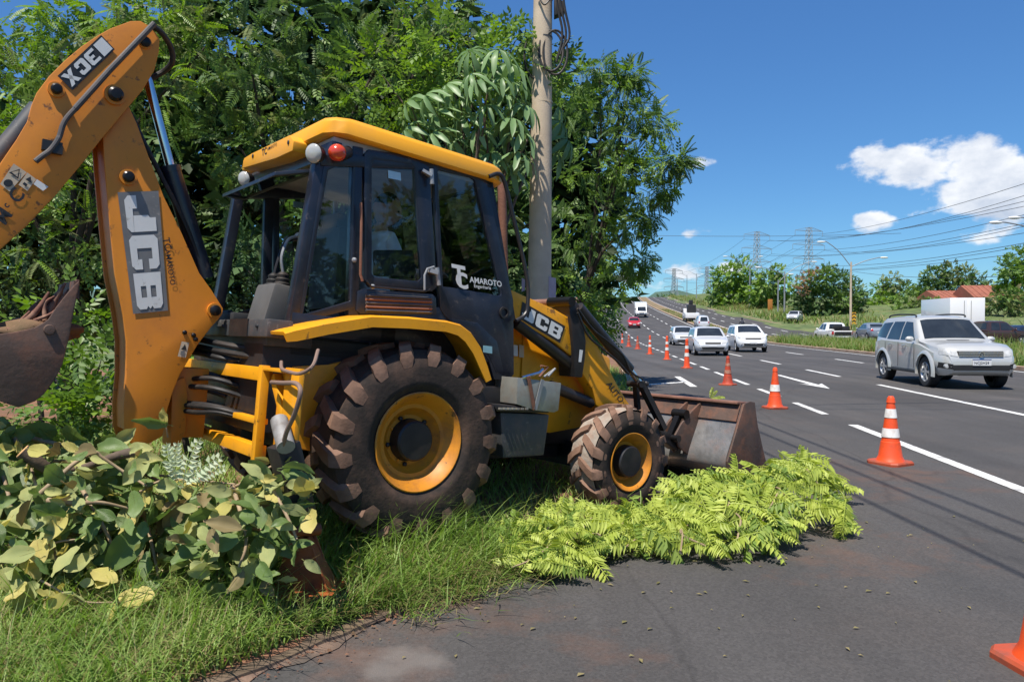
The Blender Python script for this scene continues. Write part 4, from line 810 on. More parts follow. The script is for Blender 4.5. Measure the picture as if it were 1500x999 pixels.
# ================================================================== lettering and stickers on the machine
GL = {'J': [[(.55, .22), (1, .22), (1, 1), (.62, 1), (.62, .80), (.55, .74)], [(.0, .12), (.12, 0), (.88, 0), (1, .12), (1, .24), (0, .24)], [(0, .24), (.36, .24), (.36, .40), (0, .40)]],
      'C': [[(0, .12), (.12, 0), (.88, 0), (1, .12), (1, .24), (0, .24)], [(0, .24), (.38, .24), (.38, .76), (0, .76)], [(0, .76), (1, .76), (1, .88), (.88, 1), (.12, 1), (0, .88)], [(.70, .24), (1, .24), (1, .38), (.70, .38)], [(.70, .62), (1, .62), (1, .76), (.70, .76)]],
      'B': [[(0, 0), (.88, 0), (1, .10), (1, .22), (0, .22)], [(0, .22), (.36, .22), (.36, .78), (0, .78)], [(0, .78), (1, .78), (1, .90), (.88, 1), (0, 1)], [(.36, .42), (.92, .42), (1, .50), (.92, .58), (.36, .58)], [(.68, .22), (1, .22), (1, .36), (.92, .42), (.68, .42)], [(.68, .58), (.92, .58), (1, .64), (1, .78), (.68, .78)]],
      'X': [[(0, 0), (.34, 0), (1, 1), (.66, 1)], [(0, 1), (.34, 1), (.58, .62), (.42, .38)], [(.66, 0), (1, 0), (.58, .62), (.42, .38)]],
      '3': [[(0, .0), (.88, 0), (1, .12), (1, .22), (0, .22)], [(0, .78), (1, .78), (1, .88), (.88, 1), (0, 1)], [(.3, .40), (1, .40), (1, .60), (.3, .60)], [(.64, .22), (1, .22), (1, .40), (.64, .40)], [(.64, .60), (1, .60), (1, .78), (.64, .78)]]}
def quadmap(q, u, v): return q[0] * (1 - u) * (1 - v) + q[1] * u * (1 - v) + q[2] * u * v + q[3] * (1 - u) * v
def flat(mb, pts, out):
    n = Vector((0, 0, 0))
    for i in range(len(pts)): n += pts[i].cross(pts[(i + 1) % len(pts)])
    mb.add(pts if n.dot(out) > 0 else pts[::-1], [tuple(range(len(pts)))])
def block_letters(word, q, out, spans, name='lettering', m='white', parent=BK):
    mb = MB()
    for ch, (u0, u1) in zip(word, spans):
        for poly in GL[ch]: flat(mb, [quadmap(q, u0 + (u1 - u0) * x, .13 + .74 * y) + out * .002 for x, y in poly], out)
    return mb.build(name, M[m], parent, smooth=None)
OUT = Vector((0, -1, 0))
def panel(q, out, name, m, parent=BK, off=.001):
    mb = MB(); flat(mb, [p + out * off for p in q], out); return mb.build(name, M[m] if isinstance(m, str) else m, parent, smooth=None)
def plane_quad(px, c): return [mp(x, y, c) for x, y in px]       # corners: start-bottom, end-bottom, end-top, start-top in reading sense
c = ARM - .003
q = plane_quad([(761, 467), (820, 502.6), (828, 478), (765, 442)], c); panel(q, OUT, 'logo_panel', 'decalblack', off=.002)
block_letters('JCB', [p + OUT * .003 for p in q], OUT, [(.03, .31), (.35, .63), (.67, .96)])
c = -.173
q = plane_quad([(172, 282), (195, 460), (246, 455), (232, 280)], c); pb = panel(q, OUT, 'logo_panel', 'decalgrey', BOOM, .003)
block_letters('JCB', [p + OUT * .004 for p in q], OUT, [(.03, .33), (.36, .64), (.67, .97)], parent=BOOM)
c = -.208
q = plane_quad([(148, 52), (84, 112), (106, 133), (168, 73)], c); panel(q, OUT, 'logo_panel', 'decalblack', DIP_, .003)
q2 = [p + OUT * .002 for p in q]; panel([quadmap(q2, .02, .10), quadmap(q2, .22, .10), quadmap(q2, .22, .9), quadmap(q2, .02, .9)], OUT, 'sticker', 'white', DIP_, .003)
block_letters('3CX', [p + OUT * .003 for p in q], OUT, [(.27, .47), (.50, .70), (.75, .97)], parent=DIP_)
def text(word, p0, xd, yd, size, m, parent, out, bold=0.0, name='lettering'):
    cu = bpy.data.curves.new('lettering', 'FONT'); cu.body = word; cu.size = 1.0; cu.offset = bold; cu.resolution_u = 3
    o = bpy.data.objects.new('lettering', cu); COL.objects.link(o); dg = bpy.context.evaluated_depsgraph_get()
    me = bpy.data.meshes.new_from_object(o.evaluated_get(dg)); bpy.data.objects.remove(o); bpy.data.curves.remove(cu)
    xd, yd = Vector(xd).normalized() * size, Vector(yd).normalized() * size
    vs = [Vector(p0) + xd * v.co.x + yd * v.co.y + out * .003 for v in me.vertices]; fs = [tuple(p.vertices) for p in me.polygons]
    mb = MB(); mb.add(vs, fs); bpy.data.meshes.remove(me)
    n = Vector((0, 0, 0))
    if fs: a, b, c_ = [vs[i] for i in fs[0][:3]]; n = (b - a).cross(c_ - a)
    if n.dot(out) < 0: mb.f = [tuple(reversed(f)) for f in mb.f]
    return mb.build(name, M[m] if isinstance(m, str) else m, parent, smooth=None)
def textpx(word, a, b, upx, h, c, m, parent, bold=0.0):
    p0, p1, p2 = mp(a[0], a[1], c), mp(b[0], b[1], c), mp(a[0] + upx[0], a[1] + upx[1], c)
    return text(word, p0, p1 - p0, p2 - p0, h, m, parent, OUT, bold)
textpx('M', (7, 331), (22, 310), (-6, -4), .10, -.209, 'decalblack', DIP_, .02); textpx('C', (27, 300), (42, 279), (-6, -4.3), .10, -.209, 'decalblack', DIP_, .02); textpx('c', (11, 306), (21, 292), (-6, -4.3), .05, -.209, 'decalblack', DIP_, .02)
for quad, m in (([(0, 270), (14, 281), (39, 253), (20, 240)], 'tan'), ([(27, 271), (40, 280), (53, 263), (40, 253)], 'tan'), ([(49, 270), (63, 280), (71, 274), (54, 263)], 'white')):
    panel(plane_quad(quad, -.208), OUT, 'warning_sticker', m, DIP_, .002)
for tri in ([(13, 253), (17, 252.5), (25.5, 259.5), (27, 263)], [(13, 253), (29, 248), (27.5, 250), (17, 252.5)], [(29, 248), (27, 263), (25.5, 259.5), (27.5, 250)], [(37, 263), (45, 259), (46, 269)]): panel(plane_quad(tri, -.211), OUT, 'warning_symbol', 'decalblack', DIP_, .002)
for tri in ([(12 + 7 * math.cos(a), 268.5 + 5.5 * math.sin(a)) for a in np.linspace(0, 6.28, 13)[:-1]], [(33, 270), (38, 274), (40.5, 270.5), (35.5, 267)]): panel(plane_quad(tri, -.211), OUT, 'warning_symbol', 'decalblack', DIP_, .002)
panel(plane_quad([(260, 522), (272, 524), (277, 502), (266, 500)], -.173), OUT, 'warning_sticker', 'tan', BOOM, .003); panel(plane_quad([(265, 512), (273, 513), (271, 504)], -.176), OUT, 'warning_symbol', 'decalblack', BOOM, .002); panel(plane_quad([(264, 520), (270, 521), (271, 515), (265, 514)], -.176), OUT, 'warning_symbol', 'decalgrey', BOOM, .002)
textpx('TC', (238, 349), (242, 367), (8, -1), .060, -.174, 'decalblack', BOOM, .015); textpx('AMAROTO', (241, 366), (247, 402), (8, -1), .046, -.174, 'decalblack', BOOM, .01)
textpx('AUTO', (887.5, 563), (906, 588), (9, -7), .092, ARM - .004, 'decalblack', BK, .015)
c = NS - .018
textpx('T', (664, 414), (680, 417), (-2, -20), .19, c, 'white', dr, .03); textpx('C', (668, 420), (684, 423), (-2, -20), .155, c, 'white', dr, .035)
textpx('AMAROTO', (688, 413.5), (732, 420), (-1.5, -18), .060, c, 'white', dr, .02); textpx('Engenharia', (694, 421), (732, 426), (-1.5, -18), .036, c, 'white', dr, .012)
qa, qb, qu = cw(384, 229), cw(404, 218.5), cw(384, 222)
text('TC', qa, qb - qa, qu - qa, .075, 'decalblack', cowl, Vector((-1, 0, 0)), .01); qa = cw(392, 221); text('AMAROTO', qa, qb - cw(384, 229), qu - cw(384, 229), .036, 'decalblack', cowl, Vector((-1, 0, 0)), .005)
panel(plane_quad([(847, 530), (851, 530.5), (853.5, 513), (848.5, 512)], ARM - .037), OUT, 'serial_sticker', 'white', BK, .004)
panel(plane_quad([(752, 521), (758, 522), (758, 506), (752, 505)], -.425), OUT, 'warning_sticker', 'white', BK, .004); panel(plane_quad([(760, 523), (767, 524), (767, 506), (760, 505)], -.425), OUT, 'warning_sticker', 'tan', BK, .004)
# ================================================================== tin hung on the step, driver in the cab
tl = mw(mp(757, 600, -1.0)); TN = empty('tool_tin', tl, label='battered grey metal tin hanging from the side of the yellow loader, tools sticking out', cat='tin')
def tloc(px, py, c): return mw(mp(px, py, c)) - tl
def tpart(mb, name, m, **kw): return mb.build(name, M[m], TN, **kw)
wv = RM @ Vector((0, .26, 0)); th_ = RM @ Vector((0, .008, 0))
mb = MB(); f_ = [tloc(*p, -1.0) for p in ((758, 553), (822, 561), (818, 601), (812, 604), (784, 601), (757, 592))]; mb.prism(f_, th_); mb.prism([p + wv for p in f_], th_)
mb.prism([f_[0] + th_, f_[5] + th_, f_[5] + wv, f_[0] + wv], (f_[1] - f_[0]) * .03); mb.prism([f_[1] + th_, f_[2] + th_, f_[2] + wv, f_[1] + wv], (f_[0] - f_[1]) * .03); mb.prism([f_[5] + th_, f_[2] + th_, f_[2] + wv, f_[5] + wv], (f_[0] - f_[5]) * .05)
tpart(mb, 'tin_body', 'tin', bevel=.006, fix=True)
for a_, b_ in (((774, 551), (783, 600)), ((795, 556), (784, 600))):
    mb = MB(); mb.bar(tloc(*a_, -1.012), tloc(*b_, -1.012), .03, .006, up=RM @ OUT); tpart(mb, 'strap', 'exhaust' if a_[0] < 780 else 'galv')
mb = MB(); mb.tube([tloc(765, 553, -1.0), tloc(790, 546, -1.0), tloc(795, 541, -.98)], .011, 8); tpart(mb, 'tin_handle', 'steel')
mb = MB(); mb.tube([tloc(803, 551, -.95), tloc(813, 540, -.93), tloc(806, 545, -.93), tloc(797, 552, -.93)], .009, 8); tpart(mb, 'tool', 'galv')
mb = MB(); mb.tube([tloc(792, 536, -.90), tloc(803, 537, -.90), tloc(790, 552, -.9)], .009, 8); tpart(mb, 'tool', 'exhaust')
# driver
SKIN = mat('skin', (0.46, 0.27, 0.19), 0.5, var=0.08, scale=20); SHIRT = mat('pale_blue_shirt', (0.72, 0.78, 0.82), 0.85, var=0.1, bump=0.3, bscale=40); VEST = mat('dull_green_vest', (0.10, 0.19, 0.07), 0.8); HAIR = mat('short_dark_hair', (0.02, 0.016, 0.013), 0.8); JEANS = mat('dark_trousers', (0.03, 0.035, 0.05), 0.85)
def skin_body(name, nodes, edges, m, parent=None, root=0, sub=2, **kw):
    me = bpy.data.meshes.new(name); me.from_pydata([n[0] for n in nodes], edges, []); o = bpy.data.objects.new(name, me); COL.objects.link(o)
    o.modifiers.new('skin', 'SKIN'); sv = me.skin_vertices[0].data if me.skin_vertices else None
    if sv is None:
        bm = bmesh.new(); bm.from_mesh(me); bm.verts.layers.skin.verify(); bm.to_mesh(me); bm.free(); sv = me.skin_vertices[0].data
    for i, n in enumerate(nodes):
        r = n[1]; sv[i].radius = (r, r) if isinstance(r, (int, float)) else r; sv[i].use_root = (i == root)
    s_ = o.modifiers.new('sub', 'SUBSURF'); s_.levels = s_.render_levels = sub
    dg = bpy.context.evaluated_depsgraph_get(); me2 = bpy.data.meshes.new_from_object(o.evaluated_get(dg)); bpy.data.objects.remove(o)
    me2.name = name; me2.materials.clear()
    for mm in (m if isinstance(m, (list, tuple)) else [m]): me2.materials.append(mm)
    me2.shade_smooth(); return me2
def head(c, s, yaw=0.0, parent=None, hair=True):
    """a head with brow, nose, lips, chin, ears; faces +x before the turn"""
    bm = bmesh.new(); bmesh.ops.create_uvsphere(bm, u_segments=28, v_segments=20, radius=1)
    for v in bm.verts:
        x, y, z = v.co; v.co = (x * .098, y * .078, z * .122)
        if z < -.2: v.co.x += .012 * (-z) ; v.co.y *= 1 - .30 * min(1, -z - .2) ; v.co.x *= 1 - .12 * (-z)
        if x > .5:
            g = math.exp(-((y / .16) ** 2)); v.co.x += .026 * g * math.exp(-((z + .18) / .17) ** 2) + .008 * math.exp(-((z + .52) / .1) ** 2) * math.exp(-(y / .35) ** 2) + .010 * math.exp(-((z - .22) / .12) ** 2) * math.exp(-(y / .6) ** 2)
            for sg in (-1, 1): v.co.x -= .012 * math.exp(-((y - sg * .38) / .18) ** 2) * math.exp(-((z - .03) / .10) ** 2)
    R_ = Matrix.Rotation(yaw, 4, 'Z') @ Matrix.Rotation(.18, 4, 'Y'); me = bpy.data.meshes.new('head'); bm.to_mesh(me); bm.free(); me.transform(Matrix.Translation(c) @ R_ @ Matrix.Scale(s, 4)); me.shade_smooth(); return me, Matrix.Translation(c) @ R_ @ Matrix.Scale(s, 4)
hd = mp(567, 308, -.02)
drv_o = Vector((hd.x - .06, -.02, 1.46)); PW = mw(drv_o); DR = empty('person', PW, label='driver in a pale shirt and green vest sitting in the black cab of the loader', cat='person'); DR.rotation_euler = RM.to_euler()
def dl(x, y, z): return Vector((x, y, z))
hz = hd.z - drv_o.z
nodes = [(dl(0, 0, .10), (.16, .13)), (dl(-.02, 0, .28), (.15, .12)), (dl(-.01, 0, hz - .30), (.17, .12)), (dl(.01, 0, hz - .185), (.07, .07)), (dl(.03, 0, hz - .10), (.055, .055)),
         (dl(0, -.19, hz - .25), .062), (dl(.10, -.25, hz - .48), .05), (dl(.34, -.18, hz - .50), .04), (dl(.44, -.14, hz - .46), .032), (dl(0, .19, hz - .25), .062), (dl(.10, .25, hz - .48), .05), (dl(.34, .18, hz - .50), .04), (dl(.44, .14, hz - .46), .032),
         (dl(.08, -.10, .06), .095), (dl(.46, -.12, .07), .07), (dl(.50, -.12, -.22), .05), (dl(.08, .10, .06), .095), (dl(.46, .12, .07), .07), (dl(.50, .12, -.22), .05)]
edges = [(0, 1), (1, 2), (2, 3), (3, 4), (2, 5), (5, 6), (6, 7), (7, 8), (2, 9), (9, 10), (10, 11), (11, 12), (0, 13), (13, 14), (14, 15), (0, 16), (16, 17), (17, 18)]
me = skin_body('body', nodes, edges, [SHIRT, SKIN, JEANS])
for p in me.polygons:
    c_ = p.center; p.material_index = 1 if (c_.z > hz - .19 or (c_.x > .18 and c_.z > .25)) else (2 if c_.z < .16 else 0)
link(bpy.data.objects.new('body', me), DR)
hm, HT = head(dl(.055, 0, hz), 1.12, -.5); hm.materials.append(SKIN); ho = link(bpy.data.objects.new('head', hm), DR)
mb = MB()
for sg in (-1, 1): mb.ball((-.005, sg * .078, -.01), (.022, .010, .034), 10)
o = mb.build('ear', SKIN, DR, smooth=60); o.data.transform(HT)
for sg in (-1, 1):
    mb = MB(); mb.ball((.084, sg * .030, .006), (.010, .014, .007), 8); o = mb.build('eye', M['black'], DR, smooth=60); o.data.transform(HT)
bm = bmesh.new(); bmesh.ops.create_uvsphere(bm, u_segments=24, v_segments=16, radius=1)
bmesh.ops.delete(bm, geom=[v for v in bm.verts if v.co.z < .15 + .75 * max(0, v.co.x) or v.co.x > .55], context='VERTS')
for v in bm.verts: v.co = Vector((v.co.x * .103, v.co.y * .082, v.co.z * .126))
me = bpy.data.meshes.new('hair'); bm.to_mesh(me); bm.free(); me.transform(HT); me.materials.append(HAIR); me.shade_smooth(); link(bpy.data.objects.new('hair', me), DR)
def hand(parent, c, d, s=1.0, m=SKIN, sg=1):
    d = Vector(d).normalized(); side = Vector((0, 0, 1)).cross(d).normalized() * sg; up = d.cross(side) * sg
    nd = [(c, .026 * s), (c + d * .05 * s, .030 * s), (c + d * .085 * s, .022 * s)]; ed = [(0, 1), (1, 2)]
    for k, (off, ln) in enumerate(((-.03, .06), (-.01, .07), (.01, .072), (.028, .06))):
        i = len(nd); b = c + d * .085 * s + side * off * s; nd += [(b, .010 * s), (b + d * ln * .5 * s - up * .012 * s, .0095 * s), (b + d * ln * .8 * s - up * .035 * s, .008 * s)]; ed += [(2, i), (i, i + 1), (i + 1, i + 2)]
    i = len(nd); b = c + d * .035 * s - side * .032 * s; nd += [(b, .012 * s), (b + d * .03 * s - side * .02 * s - up * .015 * s, .010 * s)]; ed += [(1, i), (i, i + 1)]
    me = skin_body('hand', nd, ed, m, sub=1); return link(bpy.data.objects.new('hand', me), parent)
hand(DR, dl(.45, -.14, hz - .455), (1, .2, .1)); hand(DR, dl(.45, .14, hz - .455), (1, -.2, .1), sg=-1)
mb = MB(); mb.prism([dl(.155, -.11, hz - .22), dl(.165, .11, hz - .22), dl(.155, .13, hz - .55), dl(.150, -.13, hz - .55)], (-.02, 0, 0)); mb.build('vest', VEST, DR, bevel=.008, fix=True)
# roots and earth in the digging bucket
def lump(name, c, r, m, seed, n=3, amp=.35):
    bm = bmesh.new(); bmesh.ops.create_icosphere(bm, subdivisions=n, radius=1); q = random.Random(seed); ph = [q.uniform(0, 6) for _ in range(6)]
    for v in bm.verts:
        x, y, z = v.co; k = 1 + amp * (.5 * math.sin(3 * x + ph[0]) * math.sin(3.3 * y + ph[1]) + .35 * math.sin(6 * z + ph[2] + 4 * x) + .25 * math.sin(11 * y + ph[3] + 6 * z)); v.co = Vector((x * r[0], y * r[1], z * r[2])) * k
    me = bpy.data.meshes.new(name); bm.to_mesh(me); bm.free(); me.materials.append(m); me.shade_smooth(); return me
rp = mw(mp(45, 486, -.02)); RTC = empty('root_clump', rp, label='clump of torn reddish roots and earth heaped in the rusty digging bucket', cat='root clump')
link(bpy.data.objects.new('earth', lump('earth', None, (.24, .24, .07), M['soil'], 3)), RTC)
mroot = mat('torn_root', (0.15, 0.062, 0.042), 0.85, var=0.3, scale=20, dirt=((0.5, 0.33, 0.22), 0.5, 12))
for (a_, b_, r_) in (((40, 478), (84, 430), .03), ((66, 470), (80, 434), .025), ((30, 480), (58, 440), .026), ((58, 476), (100, 424), .02), ((20, 482), (44, 456), .03), ((34, 474), (72, 428), .040), ((45, 478), (62, 445), .05), ((70, 462), (96, 414), .035), ((78, 470), (88, 425), .028), ((60, 476), (74, 450), .035), ((10, 484), (30, 470), .03), ((50, 470), (96, 436), .02), ((80, 455), (92, 420), .018)):
    c_ = rnd.uniform(-.20, .0); A_, B_ = mw(mp(*a_, c_)) - rp, mw(mp(*b_, c_)) - rp; mid = (A_ + B_) / 2 + Vector((rnd.uniform(-.03, .03), 0, rnd.uniform(-.03, .03)))
    mb = MB(); mb.tube(spline([A_, mid, B_], 4), [r_ * .55 * (1.1 - .09 * k) for k in range(9)], 7); mb.build('root', mroot, RTC, smooth=60)
# ================================================================== vehicles
M['tyre'] = mat('car_tyre', (0.018, 0.018, 0.019), 0.75); M['alloy'] = mat('alloy_rim', (0.58, 0.59, 0.60), 0.3, metal=0.7); M['autoglass'] = mat('dark_car_glass', (0.022, 0.027, 0.032), 0.06, var=0.3, scale=2, coat=0.3)
M['trim'] = mat('black_trim', (0.016, 0.016, 0.017), 0.55); M['headlight'] = mat('headlight', (0.46, 0.47, 0.47), 0.12, coat=0.5, var=0.2, scale=14); M['taillight'] = mat('taillight', (0.38, 0.012, 0.010), 0.2, coat=0.5); M['plate'] = mat('number_plate', (0.62, 0.63, 0.64), 0.5, var=0.02); M['grille'] = mat('grille_bars', (0.60, 0.61, 0.63), 0.2, metal=0.8); M['amber'] = mat('amber_lens', (0.55, 0.18, 0.02), 0.25)
def carpaint(name, c, metal=0.35): return mat(name, c, 0.34, metal=metal, var=0.01, scale=1.2, coat=0.7)
P_SILVER = carpaint('silver_paint', (0.55, 0.555, 0.535), 0.3); P_SILVER2 = carpaint('pale_silver_paint', (0.62, 0.63, 0.64), 0.2); P_WHITE = carpaint('white_paint', (0.80, 0.80, 0.79), 0.0); P_RED = carpaint('red_paint', (0.52, 0.016, 0.022), 0.1); P_GREY = carpaint('blue_grey_paint', (0.25, 0.29, 0.34)); P_BLACK = carpaint('black_car_paint', (0.02, 0.02, 0.022)); P_BLUE = carpaint('dark_blue_paint', (0.022, 0.035, 0.07)); P_BROWN = carpaint('dark_brown_paint', (0.07, 0.035, 0.028))
def car_body(sp):
    Lh = sp['L'] / 2; Wd = sp['W'] / 2; top = sp['top']; belt = sp['belt']; z0 = sp['z0']
    xs = sorted(set([-Lh, -Lh + .02, -Lh + .06, -Lh + .13, -Lh + .22, Lh - .22, Lh - .13, Lh - .06, Lh - .02, Lh] + list(np.linspace(-Lh + .3, Lh - .3, 44)) + [p[0] for p in top if abs(p[0]) < Lh - .25]))
    tx, tz = [p[0] for p in top], [p[1] for p in top]; bx, bz = [p[0] for p in belt], [p[1] for p in belt]
    rings = []
    for x in xs:
        zt = float(np.interp(x, tx, tz)); zb = min(float(np.interp(x, bx, bz)), zt - .012); e = (abs(x) - (Lh - .75)) / .75; e = max(0, e)
        w = Wd * (1 - sp.get('nose', .16) * e ** 2.2); r = max(0, 1 - (Lh - abs(x)) / .22); zl = z0 + .10 * r ** 2 + (.05 if e > 0 else 0) * e; w *= (1 - .10 * r ** 2.5); zt -= .035 * r ** 2; zb = min(zb, zt - .012) - .03 * r ** 2
        gh = zt - zb; wt = w * (1 - min(.30, sp.get('tumble', .42) * gh)); cr = .012 + .03 * min(1, gh)
        rings.append([Vector((x, 0, zl)), Vector((x, w * .86, zl)), Vector((x, w * .965, zl + .10)), Vector((x, w, zl + (zb - zl) * .55)), Vector((x, w * .985, zb - .03)), Vector((x, w * .955, zb)), Vector((x, w * .955 * .55 + wt * .45, zb + gh * .5)), Vector((x, wt, zt - min(.07, gh * .4))), Vector((x, wt - .05, zt - min(.02, gh * .2))), Vector((x, wt * .6, zt + cr * .6)), Vector((x, 0, zt + cr))])
    full = [r + [Vector((p.x, -p.y, p.z)) for p in reversed(r[1:-1])] for r in rings]
    mb = MB(); mb.loft(full)
    me = mb.mesh('body', [sp['paint'], M['trim']]); bm = bmesh.new(); bm.from_mesh(me); bmesh.ops.recalc_face_normals(bm, faces=bm.faces); bm.to_mesh(me); bm.free()
    o = bpy.data.objects.new('body', me); COL.objects.link(o); cuts = []
    for ax_ in sp['axles']:
        for s in (-1, 1):
            mb = MB(); R_ = sp['wr'] + sp.get('gap', .06); mb.cyl((ax_, s * (Wd + .3), sp['wr']), (ax_, s * (Wd - .30), sp['wr']), R_, n=36); cme = mb.mesh('cut', [M['trim']]); b2 = bmesh.new(); b2.from_mesh(cme); bmesh.ops.recalc_face_normals(b2, faces=b2.faces); b2.to_mesh(cme); b2.free()
            co = bpy.data.objects.new('cut', cme); COL.objects.link(co); cuts.append(co); md = o.modifiers.new('b', 'BOOLEAN'); md.operation = 'DIFFERENCE'; md.object = co; md.solver = 'EXACT'; md.material_mode = 'TRANSFER'
    dg = bpy.context.evaluated_depsgraph_get(); me2 = bpy.data.meshes.new_from_object(o.evaluated_get(dg)); bpy.data.objects.remove(o)
    for c in cuts: bpy.data.objects.remove(c)
    me2.name = 'body'
    if len(me2.materials) < 2: me2.materials.append(M['trim'])
    me2.shade_smooth(); me2.set_sharp_from_angle(angle=math.radians(38)); return me2
def patch(bvh, quad, axis, sgn, name, m, parent, n=(8, 5), off=.006, fallback=None):
    """a panel laid on the body: quad given in the two other axes, pressed on along the axis"""
    i0, i1 = [k for k in range(3) if k != axis]; vs = []; ok = True
    for b in range(n[1] + 1):
        for a in range(n[0] + 1):
            u, v = a / n[0], b / n[1]; p2 = [quad[0][k] * (1 - u) * (1 - v) + quad[1][k] * u * (1 - v) + quad[2][k] * u * v + quad[3][k] * (1 - u) * v for k in (0, 1)]
            o_ = Vector((0, 0, 0)); o_[i0], o_[i1] = p2; o_[axis] = sgn * 6; d_ = Vector((0, 0, 0)); d_[axis] = -sgn
            h = bvh.ray_cast(o_, d_)
            if h[0] is None: return None
            nn = h[1] if h[1].dot(d_) < 0 else -h[1]; q = h[0] + nn * off; q[axis] += 0; vs.append(q)
    w = n[0] + 1; fs = [(b * w + a, b * w + a + 1, (b + 1) * w + a + 1, (b + 1) * w + a) for b in range(n[1]) for a in range(n[0])]
    mb = MB(); mb.add(vs, fs); me = mb.mesh(name, m); out = Vector((0, 0, 0)); out[axis] = sgn
    if sum((p.normal.dot(out) for p in me.polygons)) < 0: me.flip_normals()
    me.shade_smooth(); ob = bpy.data.objects.new(name, me); return link(ob, parent)
def car_wheel(r, w, parent, loc, side, spokes=6):
    root = bpy.data.objects.new('wheel', None); root.empty_display_size = .1; root.location = loc; link(root, parent); h = w / 2; ax_ = (0, side, 0); rr = r * .64
    mb = MB(); mb.lathe((0, 0, 0), ax_, [(-h, rr), (-h, r - .03), (-h * .8, r), (h * .8, r), (h, r - .03), (h * 1.02, rr + .03), (h * .9, rr)], 32, caps=False); mb.build('tyre', M['tyre'], root, smooth=35, fix=True)
    mb = MB(); mb.lathe((0, 0, 0), ax_, [(h * .9, rr + .004), (h * .97, rr - .004), (h * .7, rr - .03), (-h * .5, rr - .04)], 32, caps=False); d, u, w_ = basis(ax_)
    for k in range(spokes):
        a = 2 * math.pi * k / spokes; e = u * math.cos(a) + w_ * math.sin(a); mb.bar(d * h * .72 + e * .03, d * h * .86 + e * (rr - .01), .055, .03, up=ax_)
    mb.lathe((0, 0, 0), ax_, [(h * .6, .07), (h * .85, .065), (h * .88, .003)], 16); mb.build('rim', M['alloy'], root, smooth=35, fix=True)
    mb = MB(); mb.lathe((0, 0, 0), ax_, [(h * .2, rr - .03), (h * .2, .005)], 24, caps=False); mb.build('brake_disc', M['trim'], root)
    return root
def make_car(sp, loc, heading, label, cat, name='car', group=None, front=True, detail=True):
    root = empty(name, loc, math.atan2(heading.y, heading.x), label, cat, group)
    pit = sp.get('pitch', 0)
    if pit: root.rotation_euler = (0, -pit, math.atan2(heading.y, heading.x))
    me = car_body(sp); b = link(bpy.data.objects.new('body', me), root); bm = bmesh.new(); bm.from_mesh(me); bvh = BVHTree.FromBMesh(bm); bm.free()
    for ax_ in sp['axles']:
        for s in (-1, 1): car_wheel(sp['wr'], sp.get('ww', .21), root, (ax_, s * (sp['W'] / 2 - sp.get('ww', .21) / 2 - .01), sp['wr']), s)
    for (nm, q, ax_, sg, m, n) in sp['patches']:
        if ax_ == 1 and sg == 0:
            for s in (-1, 1): patch(bvh, q, 1, s, nm, M[m] if isinstance(m, str) else m, root, n)
        else: patch(bvh, q, ax_, sg, nm, M[m] if isinstance(m, str) else m, root, n, off=.010 if ax_ == 0 and nm != 'windscreen' else .006)
    for s in (-1, 1):
        mx, mz = sp['mirror']; mb = MB(); mb.ball((mx, s * (sp['W'] / 2 + .08), mz), (.07, .11, .075), 12); mb.build('wing_mirror', sp['paint'], root, smooth=60)
    return root, bvh
def mirq(q): return [(-a, b) for a, b in q]
def front_back(sp, hl, grille, low, tail, rear_glass=None):
    out = []
    for q in hl: out += [('headlight', q, 0, 1, 'headlight', (6, 4)), ('headlight', mirq(q), 0, 1, 'headlight', (6, 4))]
    if grille: out.append(('grille', grille, 0, 1, 'trim', (8, 3)))
    if low: out.append(('air_intake', low, 0, 1, 'trim', (8, 3)))
    for q in tail: out += [('tail_light', q, 0, -1, 'taillight', (4, 4)), ('tail_light', mirq(q), 0, -1, 'taillight', (4, 4))]
    return out
HEAD = -UD      # oncoming traffic
def on_road(px, py, z=None, s=None, t=None):
    if s is not None: return rw(s, t)
    p = gp(px, py, 0.0); q = st(p); return rw(*q)
def slope(s): return math.atan((zroad(s + 2) - zroad(s - 2)) / 4)
# --- silver SUV in the nearest running lane
suv = dict(L=4.70, W=1.84, z0=.30, wr=.385, ww=.25, gap=.075, axles=(1.42, -1.33), paint=P_SILVER, nose=.17, tumble=.36,
    top=[(-2.35, .95), (-2.31, 1.12), (-2.18, 1.30), (-1.85, 1.72), (-1.70, 1.775), (-.9, 1.80), (.1, 1.79), (.36, 1.74), (1.02, 1.20), (1.12, 1.17), (1.9, 1.10), (2.20, 1.02), (2.31, .88), (2.35, .72)],
    belt=[(-2.35, 1.05), (-1.5, 1.17), (.9, 1.10), (1.1, 1.08), (2.35, .80)], mirror=(.72, 1.20))
suv['patches'] = front_back(suv, [[(.52, .80), (.84, .84), (.83, 1.00), (.55, .92)]], [(-.50, .79), (.50, .79), (.53, .93), (-.53, .93)], [(-.62, .47), (.62, .47), (.70, .60), (-.70, .60)], [[(.62, .95), (.80, .95), (.78, 1.25), (.62, 1.2)]]) + [
    ('windscreen', [(-.66, .43), (.66, .43), (.76, .98), (-.76, .98)], None, None, None, None)]
